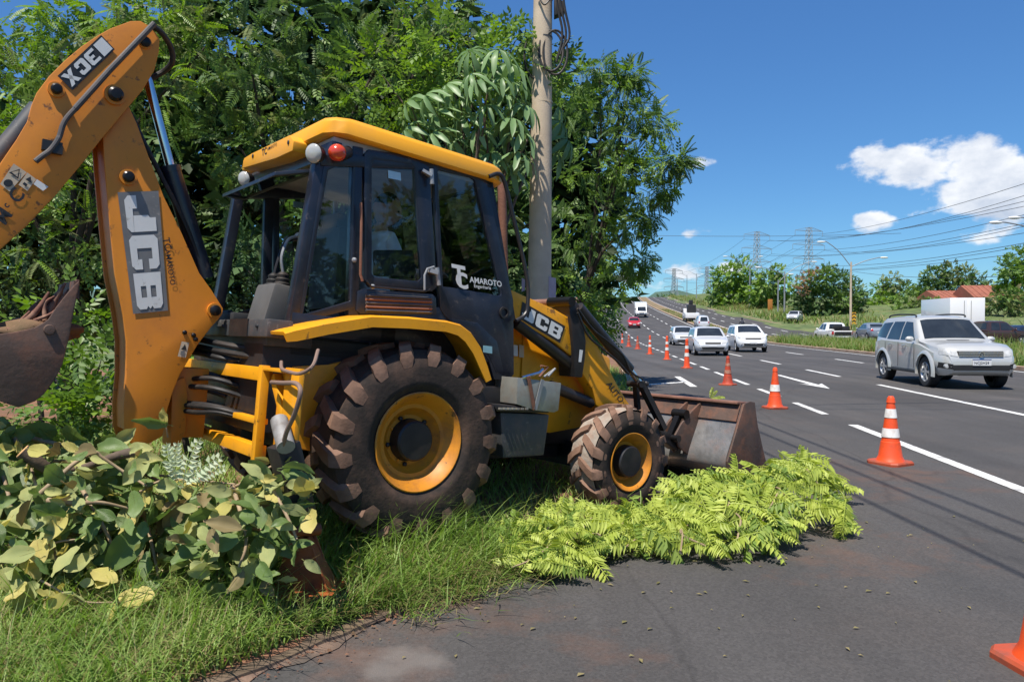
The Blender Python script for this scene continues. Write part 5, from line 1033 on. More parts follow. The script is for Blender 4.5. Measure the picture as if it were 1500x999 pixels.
suv['patches'] = [p for p in suv['patches'] if p[2] is not None] + [('windscreen', [(1.00, -.74), (1.00, .74), (.41, .62), (.41, -.62)], 2, 1, 'autoglass', (8, 12)),
    ('side_window', [(-.20, 1.17), (.74, 1.17), (.28, 1.64), (-.16, 1.66)], 1, 0, 'autoglass', (8, 6)), ('side_window', [(-1.12, 1.18), (-.27, 1.17), (-.23, 1.66), (-.92, 1.66)], 1, 0, 'autoglass', (8, 6)), ('quarter_window', [(-2.02, 1.24), (-1.22, 1.20), (-1.02, 1.65), (-1.66, 1.62)], 1, 0, 'autoglass', (8, 6)),
    ('fog_lamp_recess', [(.64, .50), (.86, .52), (.86, .66), (.64, .62)], 0, 1, 'trim', (4, 3)), ('fog_lamp_recess', [(-.64, .50), (-.86, .52), (-.86, .66), (-.64, .62)], 0, 1, 'trim', (4, 3)),
    ('bonnet_scoop', [(1.22, -.26), (1.22, .26), (1.12, .28), (1.12, -.28)], 2, 1, 'trim', (3, 6))]
fa = gp(1412, 567); s_, t_ = st(fa); SV, bv = make_car(suv, rw(s_ + 1.42, t_ - .04), HEAD, 'silver SUV with roof rails driving towards the camera in the lane nearest the cones', 'car', 'car')
def add(parent, mb, name, m, **kw): return mb.build(name, M[m] if isinstance(m, str) else m, parent, **kw)
for k in range(3): mb = MB(); mb.bar((2.335, -.50, .815 + .045 * k), (2.335, .50, .815 + .045 * k), .03, .022); add(SV, mb, 'grille_bar', 'grille')
mb = MB(); mb.lathe((2.345, 0, .865), (1, 0, 0), [(0, .075), (.02, .07), (.02, .055), (0, .055)], 20, caps=False); mb.tube([Vector((2.362, .05 * math.cos(a), .865 + .028 * math.sin(a) + .012)) for a in np.linspace(0, 2 * math.pi, 13)], .007, 6); mb.bar((2.36, 0, .80), (2.36, 0, .925), .018, .012); add(SV, mb, 'badge', 'steel')
mb = MB(); mb.box((2.375, 0, .66), (.015, .42, .135)); pl = add(SV, mb, 'number_plate', 'plate'); text('NCJ2H29', Vector((2.383, -.18, .625)), (0, 1, 0), (0, 0, 1), .085, 'decalblack', pl, Vector((1, 0, 0)), .01)
mb = MB(); mb.box((2.376, 0, .735), (.017, .42, .02)); add(SV, mb, 'plate_band', mat('plate_band_blue', (.02, .05, .2), .5))
for s in (-1, 1):
    mb = MB(); mb.tube(spline([(.20, s * .62, 1.79), (.05, s * .62, 1.84), (-.8, s * .63, 1.86), (-1.5, s * .62, 1.84), (-1.66, s * .62, 1.79)], 5), .022, 8); add(SV, mb, 'roof_rail', 'trim')
    mb = MB(); mb.box((.03, s * .90, .36), (1.75, .14, .05)); add(SV, mb, 'running_board', 'trim', bevel=.015, fix=True)
    for ax_ in suv['axles']:
        mb = MB(); rr_ = [];
        for k in range(21):
            a = math.pi * (-.06 + 1.12 * k / 20); e = Vector((math.cos(a), 0, math.sin(a))); c_ = Vector((ax_, s * .885, .385)); rr_.append([c_ + e * .455, c_ + e * .455 + Vector((0, s * .065, 0)), c_ + e * .50 + Vector((0, s * .065, 0)), c_ + e * .56 + Vector((0, s * .012, 0))])
        mb.loft(rr_); add(SV, mb, 'wheel_arch_flare', P_SILVER, smooth=50, fix=True)
    mb = MB(); mb.tube([Vector((.05, s * .925, 1.02)), Vector((.16, s * .945, 1.025)), Vector((.28, s * .925, 1.03))], .015, 8); add(SV, mb, 'door_handle', 'alloy')
    mb = MB(); mb.tube([Vector((-.90, s * .925, 1.03)), Vector((-.78, s * .945, 1.035)), Vector((-.66, s * .925, 1.04))], .015, 8); add(SV, mb, 'door_handle', 'alloy')
    mb = MB(); mb.lathe((2.24, s * .76, .575), (1, 0, 0), [(0, .055), (.07, .05), (.075, .004)], 14); add(SV, mb, 'fog_lamp', 'headlight')
    for x in (-.235, .80, -1.15): mb = MB(); mb.bar((x, s * .925, .45), (x, s * .922, 1.10), .010, .008, up=(0, 1, 0)); add(SV, mb, 'door_gap', 'trim')
mb = MB(); mb.box((.62, .34, 1.50), (.008, .10, .05), Matrix.Rotation(-.65, 3, 'Y')); add(SV, mb, 'windscreen_sticker', 'white')
mb = MB(); mb.box((1.01, -.35, 1.20), (.06, .17, .006), Matrix.Rotation(.68, 3, 'Y')); add(SV, mb, 'paper', 'white')
# --- generic hatchback / saloon shapes for the traffic
def hatch(paint, L=4.0, W=1.72, H=1.50, hl=None):
    h = L / 2; sp = dict(L=L, W=W, z0=.20, wr=.31, ww=.19, axles=(h - .85, -h + .70), paint=paint, nose=.2, tumble=.40,
        top=[(-h, .80), (-h + .06, 1.0), (-h + .30, H - .12), (-h + .55, H - .02), (-.4, H), (.15, H - .02), (.42, H - .10), (h - 1.02, .98), (h - .9, .95), (h - .35, .84), (h - .08, .72), (h, .58)],
        belt=[(-h, .95), (-h + .8, .98), (h - 1.1, .90), (h, .62)], mirror=(h - 1.28, .98))
    sp['patches'] = front_back(sp, [hl or [(.42, .62), (.74, .66), (.74, .78), (.45, .72)]], [(-.38, .60), (.38, .60), (.40, .70), (-.40, .70)], [(-.52, .34), (.52, .34), (.58, .46), (-.58, .46)], [[(.52, .80), (.72, .80), (.70, 1.0), (.55, .98)]]) + [
        ('windscreen', [(h - 1.06, -.68), (h - 1.06, .68), (.36, .56), (.36, -.56)], 2, 1, 'autoglass', (8, 10)), ('side_window', [(-.22, .97), (h - 1.22, .97), (.30, H - .13), (-.18, H - .11)], 1, 0, 'autoglass', (8, 5)), ('side_window', [(-h + .70, 1.0), (-.30, .98), (-.26, H - .11), (-h + .85, H - .14)], 1, 0, 'autoglass', (8, 5)),
        ('rear_window', [(-.50, 1.02), (.50, 1.02), (.44, H - .16), (-.44, H - .16)], 0, -1, 'autoglass', (8, 5)), ('number_plate', [(-.2, .48), (.2, .48), (.2, .58), (-.2, .58)], 0, 1, 'plate', (2, 2)), ('number_plate', [(-.2, .62), (.2, .62), (.2, .73), (-.2, .73)], 0, -1, 'plate', (2, 2))]
    return sp
def saloon(paint, L=4.5, W=1.76, H=1.46):
    h = L / 2; sp = hatch(paint, L, W, H); sp['top'] = [(-h, .86), (-h + .08, 1.02), (-h + .55, 1.08), (-h + 1.15, H - .07), (-h + 1.5, H), (.0, H), (.25, H - .05), (h - 1.15, .98), (h - 1.0, .94), (h - .35, .84), (h - .08, .72), (h, .58)]
    sp['patches'] = [p for p in sp['patches'] if p[0] not in ('rear_window', 'side_window', 'windscreen')] + [('windscreen', [(h - 1.20, -.68), (h - 1.20, .68), (.28, .56), (.28, -.56)], 2, 1, 'autoglass', (8, 10)), ('rear_window', [(-h + .62, -.60), (-h + .62, .60), (-h + 1.08, .50), (-h + 1.08, -.50)], 2, 1, 'autoglass', (6, 8)),
        ('side_window', [(-.30, .98), (h - 1.36, .97), (.22, H - .13), (-.24, H - .10)], 1, 0, 'autoglass', (8, 5)), ('side_window', [(-h + .95, 1.0), (-.38, .98), (-.32, H - .10), (-h + 1.28, H - .14)], 1, 0, 'autoglass', (8, 5))]
    return sp
def place(sp, px, py_, dist, label, cat='car', heading=HEAD, name='car', t_off=0.0, group=None):
    """centre of the vehicle on the sight line through px, at a distance; the road gives the height"""
    p = at(px, 470, dist); s, t = st(p); sp['pitch'] = slope(s) * (1 if heading.dot(UD) > 0 else -1); return make_car(sp, rw(s, t + t_off), heading, label, cat, name, group)[0]
hr = hatch(P_WHITE, 4.30, 1.78, 1.60, [(.42, .76), (.80, .82), (.80, .93), (.46, .86)]); hr['z0'] = .24; hr['wr'] = .34
hr['top'] = [(x, z + (.14 if x > .4 and z < 1.2 else .0)) for x, z in hr['top']]; hr['belt'] = [(x, z + .12) for x, z in hr['belt']]
hr['patches'] = [p for p in hr['patches'] if p[0] not in ('grille', 'air_intake')] + [('grille', [(-.42, .74), (.42, .74), (.45, .84), (-.45, .84)], 0, 1, 'trim', (8, 3)), ('air_intake', [(-.70, .36), (.70, .36), (.62, .52), (-.62, .52)], 0, 1, 'trim', (8, 3))]
place(hr, 1093, 0, 45.5, 'white hatchback crossover with dark lower grille, right of the silver hatchback', 'car', group=None)
ch = hatch(P_SILVER2, 4.1, 1.74, 1.48); place(ch, 1036, 0, 40.2, 'pale silver hatchback coming straight on beside the line of cones', 'car')
mz = hatch(P_SILVER2, 4.1, 1.72, 1.48); place(mz, 999, 0, 60, 'small silver car half hidden behind the pale silver hatchback', 'car')
rd = hatch(P_RED, 3.7, 1.66, 1.46); place(rd, 928.5, 0, 106, 'bright red hatchback far off in the lane by the trees', 'car')
# far box van
def box_van(name, px, dist, label, heading=HEAD, paint=P_WHITE, cat='van', H=2.75):
    p = at(px, 462, dist); s, t = st(p); r = empty(name, rw(s, t), math.atan2(heading.y, heading.x), label, cat); r.rotation_euler = (0, -slope(s) * (1 if heading.dot(UD) > 0 else -1), math.atan2(heading.y, heading.x))
    mb = MB(); mb.prism([Vector((x, -.95, z)) for x, z in ((1.0, .45), (2.6, .45), (2.65, .95), (2.45, 1.15), (1.95, 2.05), (1.0, 2.1))], (0, 1.9, 0)); add(r, mb, 'cab', paint, bevel=.06, fix=True)
    mb = MB(); mb.box((-.9, 0, H / 2 + .35), (3.7, 2.15, H - .7)); add(r, mb, 'box_body', paint, bevel=.03, fix=True)
    mb = MB(); mb.add([(2.44, -.8, 1.24), (2.44, .8, 1.24), (2.06, .74, 1.96), (2.06, -.74, 1.96)], [(0, 1, 2, 3)]); o = add(r, mb, 'windscreen', 'autoglass', smooth=None); o.data.transform(Matrix.Translation((.03, 0, .02)))
    for s_ in (-1, 1):
        mb = MB(); mb.prism([Vector((x, s_ * .955, z)) for x, z in ((1.3, 1.2), (2.2, 1.2), (1.92, 1.9), (1.3, 1.92))], (0, s_ * .01, 0)); add(r, mb, 'side_window', 'autoglass', fix=True)
        mb = MB(); mb.box((2.63, s_ * .7, .85), (.06, .32, .17)); add(r, mb, 'headlight', 'headlight', bevel=.02, fix=True); mb = MB(); mb.box((2.2, s_ * 1.12, 1.55), (.12, .16, .28)); add(r, mb, 'wing_mirror', 'trim', bevel=.02, fix=True)
    mb = MB(); mb.box((2.64, 0, .55), (.08, 1.8, .22)); add(r, mb, 'bumper', 'trim', bevel=.02, fix=True); mb = MB(); mb.box((2.66, 0, .86), (.03, .9, .14)); add(r, mb, 'grille', 'trim')
    mb = MB(); mb.box((-.6, 0, .5), (4.0, .9, .2)); add(r, mb, 'chassis', 'trim')
    for x in (1.75, -1.7):
        for s_ in (-1, 1): car_wheel(.36, .2, r, (x, s_ * .85, .36), s_)
    return r
box_van('delivery_van', 938.5, 139, 'white high-bodied delivery van far off behind the red hatchback')
# --- the other carriageway, seen from behind
def pickup(paint, name, loc, heading, label, load=None, H=1.75, bedcol=None):
    h = 2.6; sp = dict(L=5.2, W=1.84, z0=.38, wr=.37, ww=.24, axles=(1.65, -1.55), paint=paint, nose=.14, tumble=.36,
        top=[(-2.6, 1.08), (-.95, 1.10), (-.90, 1.12), (-.78, H - .04), (-.55, H), (.40, H), (.62, H - .07), (1.22, 1.17), (1.35, 1.13), (2.2, 1.06), (2.5, .95), (2.6, .75)], belt=[(-2.6, 1.06), (2.0, 1.05), (2.6, .8)], mirror=(1.0, 1.2))
    sp['patches'] = front_back(sp, [[(.5, .80), (.82, .84), (.82, .98), (.52, .94)]], [(-.45, .76), (.45, .76), (.46, .94), (-.46, .94)], None, [[(.72, .75), (.86, .75), (.85, 1.02), (.72, 1.02)]]) + [('windscreen', [(1.2, -.72), (1.2, .72), (.64, .60), (.64, -.60)], 2, 1, 'autoglass', (6, 8)), ('rear_window', [(-.6, 1.22), (.6, 1.22), (.52, H - .12), (-.52, H - .12)], 0, -1, 'autoglass', (6, 4)),
        ('side_window', [(.0, 1.14), (.95, 1.14), (.55, H - .12), (.05, H - .1)], 1, 0, 'autoglass', (6, 4)), ('side_window', [(-.75, 1.14), (-.08, 1.14), (-.03, H - .1), (-.62, H - .1)], 1, 0, 'autoglass', (6, 4)), ('tailgate', [(-.70, .66), (.70, .66), (.70, 1.00), (-.70, 1.00)], 0, -1, bedcol or 'trim', (4, 3)), ('number_plate', [(-.22, .52), (.22, .52), (.22, .63), (-.22, .63)], 0, -1, 'plate', (2, 2))]
    sp['pitch'] = slope(st(loc)[0]) * (1 if heading.dot(UD) > 0 else -1)
    r, _ = make_car(sp, loc, heading, label, 'pickup truck', name)
    mb = MB(); mb.box((-1.72, 0, 1.112), (1.45, 1.45, .012)); add(r, mb, 'cargo_bed', 'trim')
    return r
pk = pickup(P_WHITE, 'pickup_truck', on_road(0, 0, s=68.5, t=20.8), (UD + RD * -.02).normalized(), 'white pickup seen from behind with tools stacked in its dark bed')
for k in range(5):
    mb = MB(); x, y = -1.2 - .22 * k, rnd.uniform(-.5, .5); mb.box((x, y, 1.25 + .1 * (k % 2)), (.24, .6, .3 + .12 * (k % 3))); o = add(pk, mb, 'load', 'trim', bevel=.02, fix=True)
sd_ = saloon(P_GREY); p_ = at(1277, 480, 66); s_, t_ = st(p_); sd_['pitch'] = .01; make_car(sd_, Vector((p_.x, p_.y, zroad(s_) + .25)), Vector((.16, .98, 0)).normalized(), 'blue-grey saloon standing beyond the tall grass left of the silver SUV', 'car')
lo = hatch(P_SILVER2, 4.0); p_ = at(1164, 470, 112); s_, t_ = st(p_); make_car(lo, Vector((p_.x, p_.y, zroad(s_) + .5)), (UD * -1 + RD * -.5).normalized(), 'pale silver hatchback parked off the road under the trees behind the white pickup', 'car')
pk2 = pickup(P_BROWN, 'pickup_truck', Vector((at(1452, 480, 52).x, at(1452, 480, 52).y, .1)), (RD * .95 + UD * .25).normalized(), 'dark brown pickup half hidden by the bonnet of the silver SUV')
db = saloon(P_BLUE); p_ = at(1498, 485, 55); make_car(db, Vector((p_.x, p_.y, .10)), (RD * .9 + UD * .4).normalized(), 'dark blue car at the right edge behind the silver SUV', 'car')
# far lorry with a load, pale van beside it
p_ = at(1011, 464, 118); s_, t_ = st(p_); fl = place(hatch(P_SILVER2, 4.2, 1.75, 1.75), 1028, 0, 104, 'small cream van driving away up the far carriageway', 'van', UD, 'small_van')
fl2 = box_van('loaded_lorry', 1011, 122, 'far lorry driving away uphill with a dark machine on its back', heading=UD, cat='lorry', H=1.5)
mb = MB(); mb.box((-1.2, 0, 2.0), (1.6, 1.3, 1.5)); mb.box((-.6, 0, 3.0), (.5, .6, 1.0)); add(fl2, mb, 'load', 'trim', bevel=.05, fix=True)
# white box lorry behind the SUV
p_ = at(1416, 470, 53); s_, t_ = st(p_); hd_ = Vector((.13, .99, 0)).normalized(); p_ = p_ + hd_ * 3; BL = empty('box_lorry', Vector((p_.x, p_.y, .1)), math.atan2(hd_.y, hd_.x), 'white box lorry parked behind the silver SUV, its back doors closed', 'lorry')
mb = MB(); mb.box((-.6, 0, 2.16), (5.0, 2.3, 2.5)); add(BL, mb, 'box_body', P_WHITE, bevel=.02, fix=True)
for y in (-.575, .575): mb = MB(); mb.box((-3.115, y, 2.16), (.03, 1.10, 2.36)); d_ = add(BL, mb, 'back_door', P_WHITE, bevel=.008, fix=True); mb = MB(); mb.cyl((-3.15, y + (.35 if y < 0 else -.35), 1.1), (-3.15, y + (.35 if y < 0 else -.35), 3.2), .02, n=8); add(d_, mb, 'lock_bar', 'galv')
mb = MB(); mb.prism([Vector((x, -1.0, z)) for x, z in ((2.1, .6), (3.7, .6), (3.75, 1.3), (3.5, 2.3), (2.1, 2.4))], (0, 2.0, 0)); add(BL, mb, 'cab', P_WHITE, bevel=.08, fix=True)
for s__ in (-1, 1):
    mb = MB(); mb.prism([Vector((x, s__ * 1.005, z)) for x, z in ((2.5, 1.5), (3.5, 1.5), (3.4, 2.15), (2.5, 2.2))], (0, s__ * .01, 0)); add(BL, mb, 'side_window', 'autoglass', fix=True)
    mb = MB(); mb.box((3.45, s__ * 1.2, 1.9), (.1, .18, .4)); add(BL, mb, 'wing_mirror', 'trim', bevel=.02, fix=True)
for x in (2.9, -1.8):
    for s__ in (-1, 1): car_wheel(.45, .25, BL, (x, s__ * .95, .45), s__)
mb = MB(); mb.box((0, 0, .75), (6.4, .9, .25)); add(BL, mb, 'chassis', 'trim')
# motorcyclist far up the other carriageway
p_ = at(1087, 470, 92); s_, t_ = st(p_); MC = empty('motorcycle', rw(s_, t_), math.atan2(UD.y, UD.x), 'motorcycle seen from behind above the roof of the white hatchback', 'motorcycle')
for x in (-.65, .68):
    mb = MB(); mb.lathe((x, 0, .30), (0, 1, 0), [(-.06, .2), (-.06, .27), (0, .31), (.06, .27), (.06, .2)], 24, caps=False); mb.build('wheel', M['tyre'], MC, fix=True)
mb = MB(); mb.box((0, 0, .55), (.6, .28, .35)); mb.box((-.35, 0, .80), (.75, .28, .12)); mb.box((.25, 0, .85), (.4, .28, .25)); mb.bar((.68, 0, .3), (.42, 0, 1.0), .08, .08); mb.bar((.42, -.36, 1.05), (.42, .36, 1.05), .04, .04); mb.build('frame', M['trim'], MC, bevel=.02, fix=True)
mb = MB(); mb.box((-.75, 0, .72), (.05, .16, .08)); mb.build('tail_light', M['taillight'], MC)
RI = empty('person', rw(s_, t_, .0), math.atan2(UD.y, UD.x), 'motorcyclist in dark clothes and helmet riding away on the far carriageway', 'person')
nd = [(dl(-.25, 0, .92), .15), (dl(-.18, 0, 1.15), .15), (dl(-.08, 0, 1.40), .17), (dl(-.02, 0, 1.54), .06), (dl(.0, 0, 1.62), .05), (dl(-.05, -.20, 1.36), .06), (dl(.15, -.30, 1.14), .045), (dl(.38, -.30, 1.08), .035), (dl(-.05, .20, 1.36), .06), (dl(.15, .30, 1.14), .045), (dl(.38, .30, 1.08), .035), (dl(.15, -.18, .86), .085), (dl(-.02, -.2, .42), .055), (dl(.15, .18, .86), .085), (dl(-.02, .2, .42), .055)]
me = skin_body('body', nd, [(0, 1), (1, 2), (2, 3), (3, 4), (2, 5), (5, 6), (6, 7), (2, 8), (8, 9), (9, 10), (0, 11), (11, 12), (0, 13), (13, 14)], JEANS, sub=1); link(bpy.data.objects.new('body', me), RI)
mb = MB(); mb.ball((.02, 0, 1.72), (.15, .13, .15), 14); mb.build('helmet', P_BLACK, RI, smooth=60)
# ================================================================== street furniture
def cone(loc, h, label, kind, rz=0.0, lean=0.0):
    r = empty('traffic_cone', loc, rz, label, 'traffic cone', 'traffic cones closing the lane'); r.rotation_euler = (lean, lean * .5, rz)
    m = M['conedirty'] if kind == 'dirty' else M['cone']; k = h / .75; b = .19 * (k if kind != 'tall' else .95)
    mb = MB(); c = b * .28; o8 = [(-b + c, -b), (b - c, -b), (b, -b + c), (b, b - c), (b - c, b), (-b + c, b), (-b, b - c), (-b, -b + c)]
    mb.loft([[Vector((x * f, y * f, z)) for x, y in o8] for f, z in ((1, 0), (1.0, .025), (.94, .04))]); mb.build('base', M['conebase'], r, smooth=30, fix=True)
    r0, r1 = .132 * (k if kind != 'tall' else .85), .032 * k
    R_ = lambda z: r0 + (r1 - r0) * (z / h)
    mb = MB(); mb.lathe((0, 0, 0), (0, 0, 1), [(.03, r0 * 1.16), (.055, r0 * 1.06), (.09, R_(.07)), (h * .33, R_(h * .33)), (h * .335, R_(h * .335) - .004), (h * .9, R_(h * .9)), (h * .905, R_(h * .9) + .006), (h * .975, R_(h * .98) + .004), (h * .98, R_(h)), (h, R_(h) * .8), (h, .004)], 28); mb.build('body', m, r, smooth=30, fix=True)
    bands = {'two': [(.40, .53), (.685, .815)], 'one': [(.42, .58)], 'dirty': [], 'tall': [(.40, .52), (.66, .76)]}[kind]
    for a, c_ in bands:
        mb = MB(); mb.lathe((0, 0, 0), (0, 0, 1), [(h * a, R_(h * a) + .003), (h * c_, R_(h * c_) + .003)], 28, caps=False); mb.build('band', M['band'], r, smooth=60, fix=True)
    if kind == 'dirty':
        for a, c_ in ((.40, .52), (.66, .76)): mb = MB(); mb.lathe((0, 0, 0), (0, 0, 1), [(h * a, R_(h * a) + .003), (h * c_, R_(h * c_) + .003)], 28, caps=False); mb.build('band', mat('worn_band', (0.36, 0.12, 0.07), 0.6, var=.3, scale=14, dirt=((.5, .4, .33), .6, 12)), r, smooth=60, fix=True)
    return r
cone(gp(1304, 679), .76, 'orange cone with two white bands standing alone in the middle of the near lane', 'two', .5)
cone(gp(1135, 598), .77, 'bright orange cone with one wide white band beside the bucket end', 'one', .2)
cone(gp(1066, 564), .76, 'dirty dark red cone with worn bands on the shaded asphalt', 'dirty', .8)
cone(gp(1006, 539.5), 1.08, 'tall slim orange cone in front of the silver hatchback', 'tall', .3)
cone(gp(977, 527), 1.08, 'tall orange cone between the small silver car and the tree shade', 'tall', .1)
cone(gp(952, 519), 1.02, 'tall orange cone in a band of sun, third from the far end of the row', 'tall', .4)
cone(gp(934, 511.5), .86, 'small dark cone in the tree shade, second from the far end of the row', 'dirty', .2)
cone(gp(921, 508), .88, 'slim dull red cone in tree shade next to the last cone of the row', 'dirty', .6)
cone(gp(911.5, 503), .90, 'orange cone at the far end of the row, close to the bushes', 'tall', .0)
cone(gp(1540, 978), .76, 'orange cone on a worn brown base, cut off at the bottom right corner', 'one', .12)
# concrete utility pole behind the loader
P0 = at(788, 477, 10.7); P0.z = 0.08; UP = empty('utility_pole', P0, label='grey concrete utility pole with cable loops, standing behind the loader bonnet', cat='utility pole')
lean = Vector((.055, 0, 0))
mb = MB(); mb.tube([Vector((0, 0, -.3)), Vector((0.01, 0, 1)), lean + Vector((0, 0, 5)), lean * 2 + Vector((0, 0, 10.2))], [.185, .178, .140, .10], 28); mb.build('pole_shaft', M['concrete'], UP, smooth=60)
def pz(py): return (at(790, py, 10.7).z - P0.z)
def pxc(z): return .01 + .0108 * z
for py, r in ((60, .136), (153, .146), (418, .166), (4, .130)):
    z = pz(py); mb = MB(); mb.lathe((pxc(z), 0, z), (0, 0, 1), [(-.012, r), (.012, r)], 24, caps=False); mb.build('steel_strap', M['wire'] if py < 100 else M['concrete'], UP, fix=True)
z = pz(22); mb = MB(); mb.prism([Vector((.15 + pxc(z), -.12, z + dz_)) for dz_ in (.18, -.10)] + [Vector((.30 + pxc(z), -.12, z - .04)), Vector((.28 + pxc(z), -.12, z + .10))], (0, .16, 0)); mb.build('splice_box', M['hose'], UP, bevel=.015, fix=True)
for k in range(3):
    mb = MB(); x = .20 + .05 * k; mb.tube(spline([(pxc(z) + x, -.1, z + 1.2), (pxc(z) + x - .03, -.13, z + .2), (pxc(z) + x + .06, -.14, z - .35), (pxc(z) + x - .02, -.14, z - .75 + .1 * k)], 6), .018, 6); mb.build('cable', M['hose'], UP)
for k, (cx, rz_, cz) in enumerate(((.16, .33, -.62), (.10, .30, -.60), (-.10, .34, -.62))):
    mb = MB(); c_ = Vector((pxc(z) + cx, -.15 if k < 2 else -.02, z + cz)); mb.tube([c_ + Vector((.17 * math.cos(a), .06 * math.sin(a), rz_ * math.sin(a))) for a in np.linspace(0, 2 * math.pi, 25)], .016, 6, caps=False); mb.build('cable_loop', M['hose'], UP)
mb = MB(); mb.tube(spline([(-.09 + pxc(z), -.16, z + .18), (.0 + pxc(z), -.2, z + .02), (.10 + pxc(z), -.18, z + .12)], 6), .014, 6); mb.build('cable', M['hose'], UP)
LIL = mat('faded_lilac_paper', (0.40, 0.33, 0.38), 0.85, var=.1, dirt=((.3, .2, .22), .4, 5))
for (x0, x1, y0, y1) in ((803, 814, 408, 446), (764, 769, 410, 428)):
    a, b = at(x0, y1, 10.7) - P0, at(x1, y0, 10.7) - P0; mb = MB(); mb.prism([Vector((a.x, -.12, a.z)), Vector((b.x, -.06, a.z + .02)), Vector((b.x, -.06, b.z)), Vector((a.x, -.12, b.z + .02))], (0, .012, 0)); mb.build('notice_board', LIL, UP, fix=True)
# street lamps along the far side
def lamp_post(px, dist, top_py, arms, label, base=None, kind='steel', headw=1.0):
    p = at(px, 470, dist); s, t = st(p); zb = base if base is not None else zroad(s) + .1; top = at(px, top_py, dist).z
    r = empty('street_lamp', Vector((p.x, p.y, zb)), 0, label, 'street lamp', 'street lamps beside the far carriageway'); H_ = top - zb
    mb = MB(); mb.tube([Vector((0, 0, -.5)), Vector((0, 0, H_ * .5)), Vector((0, 0, H_))], [.17, .14, .10], 10); mb.build('post', M['concrete'] if kind == 'concrete' else M['galv'], r, smooth=60)
    for (dx_px, hy) in arms:
        hx = dx_px * dist / FPX; hz_ = at(px, hy, dist).z - zb; mb = MB(); mb.tube(spline([Vector((0, 0, H_ - .6)), Vector((hx * .45, 0, H_ - .6 + (hz_ - H_ + .6) * .62)), Vector((hx * .9, 0, hz_ + .02)), Vector((hx, 0, hz_))], 5), .055, 8); mb.build('lamp_arm', M['galv'], r, smooth=60)
        sg = 1 if hx > 0 else -1; mb = MB(); mb.ball((hx + sg * .35, 0, hz_ + .02), (.55, .20, .13), 12); mb.build('lamp_head', M['white'], r, smooth=60)
    return r
lp = lamp_post(1246, 95, 384, [(-40, 355), (44, 378)], 'double-armed street lamp on a concrete post in the grass left of the silver SUV', kind='concrete')
mb = MB(); mb.box((.35, -.16, 1.5), (.5, .04, 1.5)); sg_ = mb.build('marker_board', mat('warning_yellow', (0.62, 0.33, 0.02), 0.5), lp)
for k in range(3): mb = MB(); mb.add([(.10, -.184, .95 + .45 * k), (.35, -.184, 1.12 + .45 * k), (.60, -.184, .95 + .45 * k), (.60, -.184, 1.13 + .45 * k), (.35, -.184, 1.30 + .45 * k), (.10, -.184, 1.13 + .45 * k)], [(0, 1, 4, 5), (1, 2, 3, 4)]); mb.build('chevron', M['trim'], sg_)
lamp_post(1149, 130, 398, [(-36, 392), (40, 384)], 'street lamp post rising in front of the tree with salmon blossom')
lamp_post(1139.5, 138, 410, [(16, 402)], 'thin lamp post just left of the double post by the blossoming tree')
lamp_post(1098, 175, 390, [(-34, 376), (14, 376)], 'street lamp post in front of the big green tree group')
lamp_post(1065, 205, 402, [(-22, 396)], 'street lamp post at the left edge of the big green tree group')
for px, d, ty, lb in ((1040, 240, 404, 'nearest of the thin dark posts along the crest'), (1020, 275, 401, 'tallest thin post on the crest, right of the small lattice tower'), (1006, 310, 403, 'middle thin post on the crest of the road'), (992, 340, 408, 'thin post close to the small lattice tower on the crest')):
    lamp_post(px, d, ty, [(-10, ty - 2)] if px != 992 else [], lb)
lr = lamp_post(1560, 60, 340, [(-97, 327)], 'street lamp reaching in from the right edge, lower lamp head', base=.3); lr2 = lamp_post(1590, 62, 330, [(-100, 320)], 'street lamp reaching in from the right edge, upper lamp head', base=.3)
# lattice towers and their lines
def tower(px, dist, top_py, base_w, label, arms=3):
    p = at(px, 470, dist); top = at(px, top_py, dist).z; zb = 8.0; H_ = top - zb; r = empty('transmission_tower', Vector((p.x, p.y, zb)), .35, label, 'transmission tower', 'lattice towers of the power line')
    def wd(z): return base_w * (1 - .80 * min(1, z / (H_ * .62))) if z < H_ * .62 else base_w * .20 * (1 - .3 * (z - H_ * .62) / (H_ * .38))
    lev = [H_ * q for q in (0, .14, .27, .38, .48, .56, .62, .69, .76, .83, .90, .96, 1.0)]; mb = MB(); th = max(.14, .00042 * dist * 1.0)
    def cn(z, i): w = wd(z) / 2; return Vector(((-w, w, w, -w)[i], (-w, -w, w, w)[i], z))
    for a, b in zip(lev[:-1], lev[1:]):
        for i in range(4):
            mb.bar(cn(a, i), cn(b, i), th, th); mb.bar(cn(a, i), cn(b, (i + 1) % 4), th * .7, th * .7, up=(1, 1, 0)); mb.bar(cn(a, (i + 1) % 4), cn(b, i), th * .7, th * .7, up=(1, 1, 0)); mb.bar(cn(b, i), cn(b, (i + 1) % 4), th * .7, th * .7)
    o = mb.build('lattice_mast', M['lattice'], r, smooth=None); o['kind'] = 'stuff'; pts = []
    for k in range(arms):
        z = H_ * (.96 - .17 * k); L_ = base_w * (.62, .72, .70)[k]
        for s_ in (-1, 1):
            mb = MB(); e = Vector((s_ * L_, 0, z)); w = wd(z) / 2
            for y in (-w, w): mb.bar(Vector((s_ * w, y, z)), e, th * .8, th * .8); mb.bar(Vector((s_ * w, y, z + H_ * .04)), e, th * .7, th * .7)
            mb.bar(e, e - Vector((0, 0, H_ * .06)), th * .7, th * .7, up=(1, 0, 0)); o = mb.build('cross_arm', M['lattice'], r, smooth=None); o['kind'] = 'stuff'; pts.append(r.matrix_basis @ (e - Vector((0, 0, H_ * .06))) if False else Vector((p.x, p.y, zb)) + Matrix.Rotation(.35, 3, 'Z') @ (e - Vector((0, 0, H_ * .06))))
    return pts
T1 = tower(1108, 330, 340, 11, 'lattice power tower above the big green tree group'); T2 = tower(1184, 300, 334, 11, 'lattice power tower above the tree with salmon blossom')
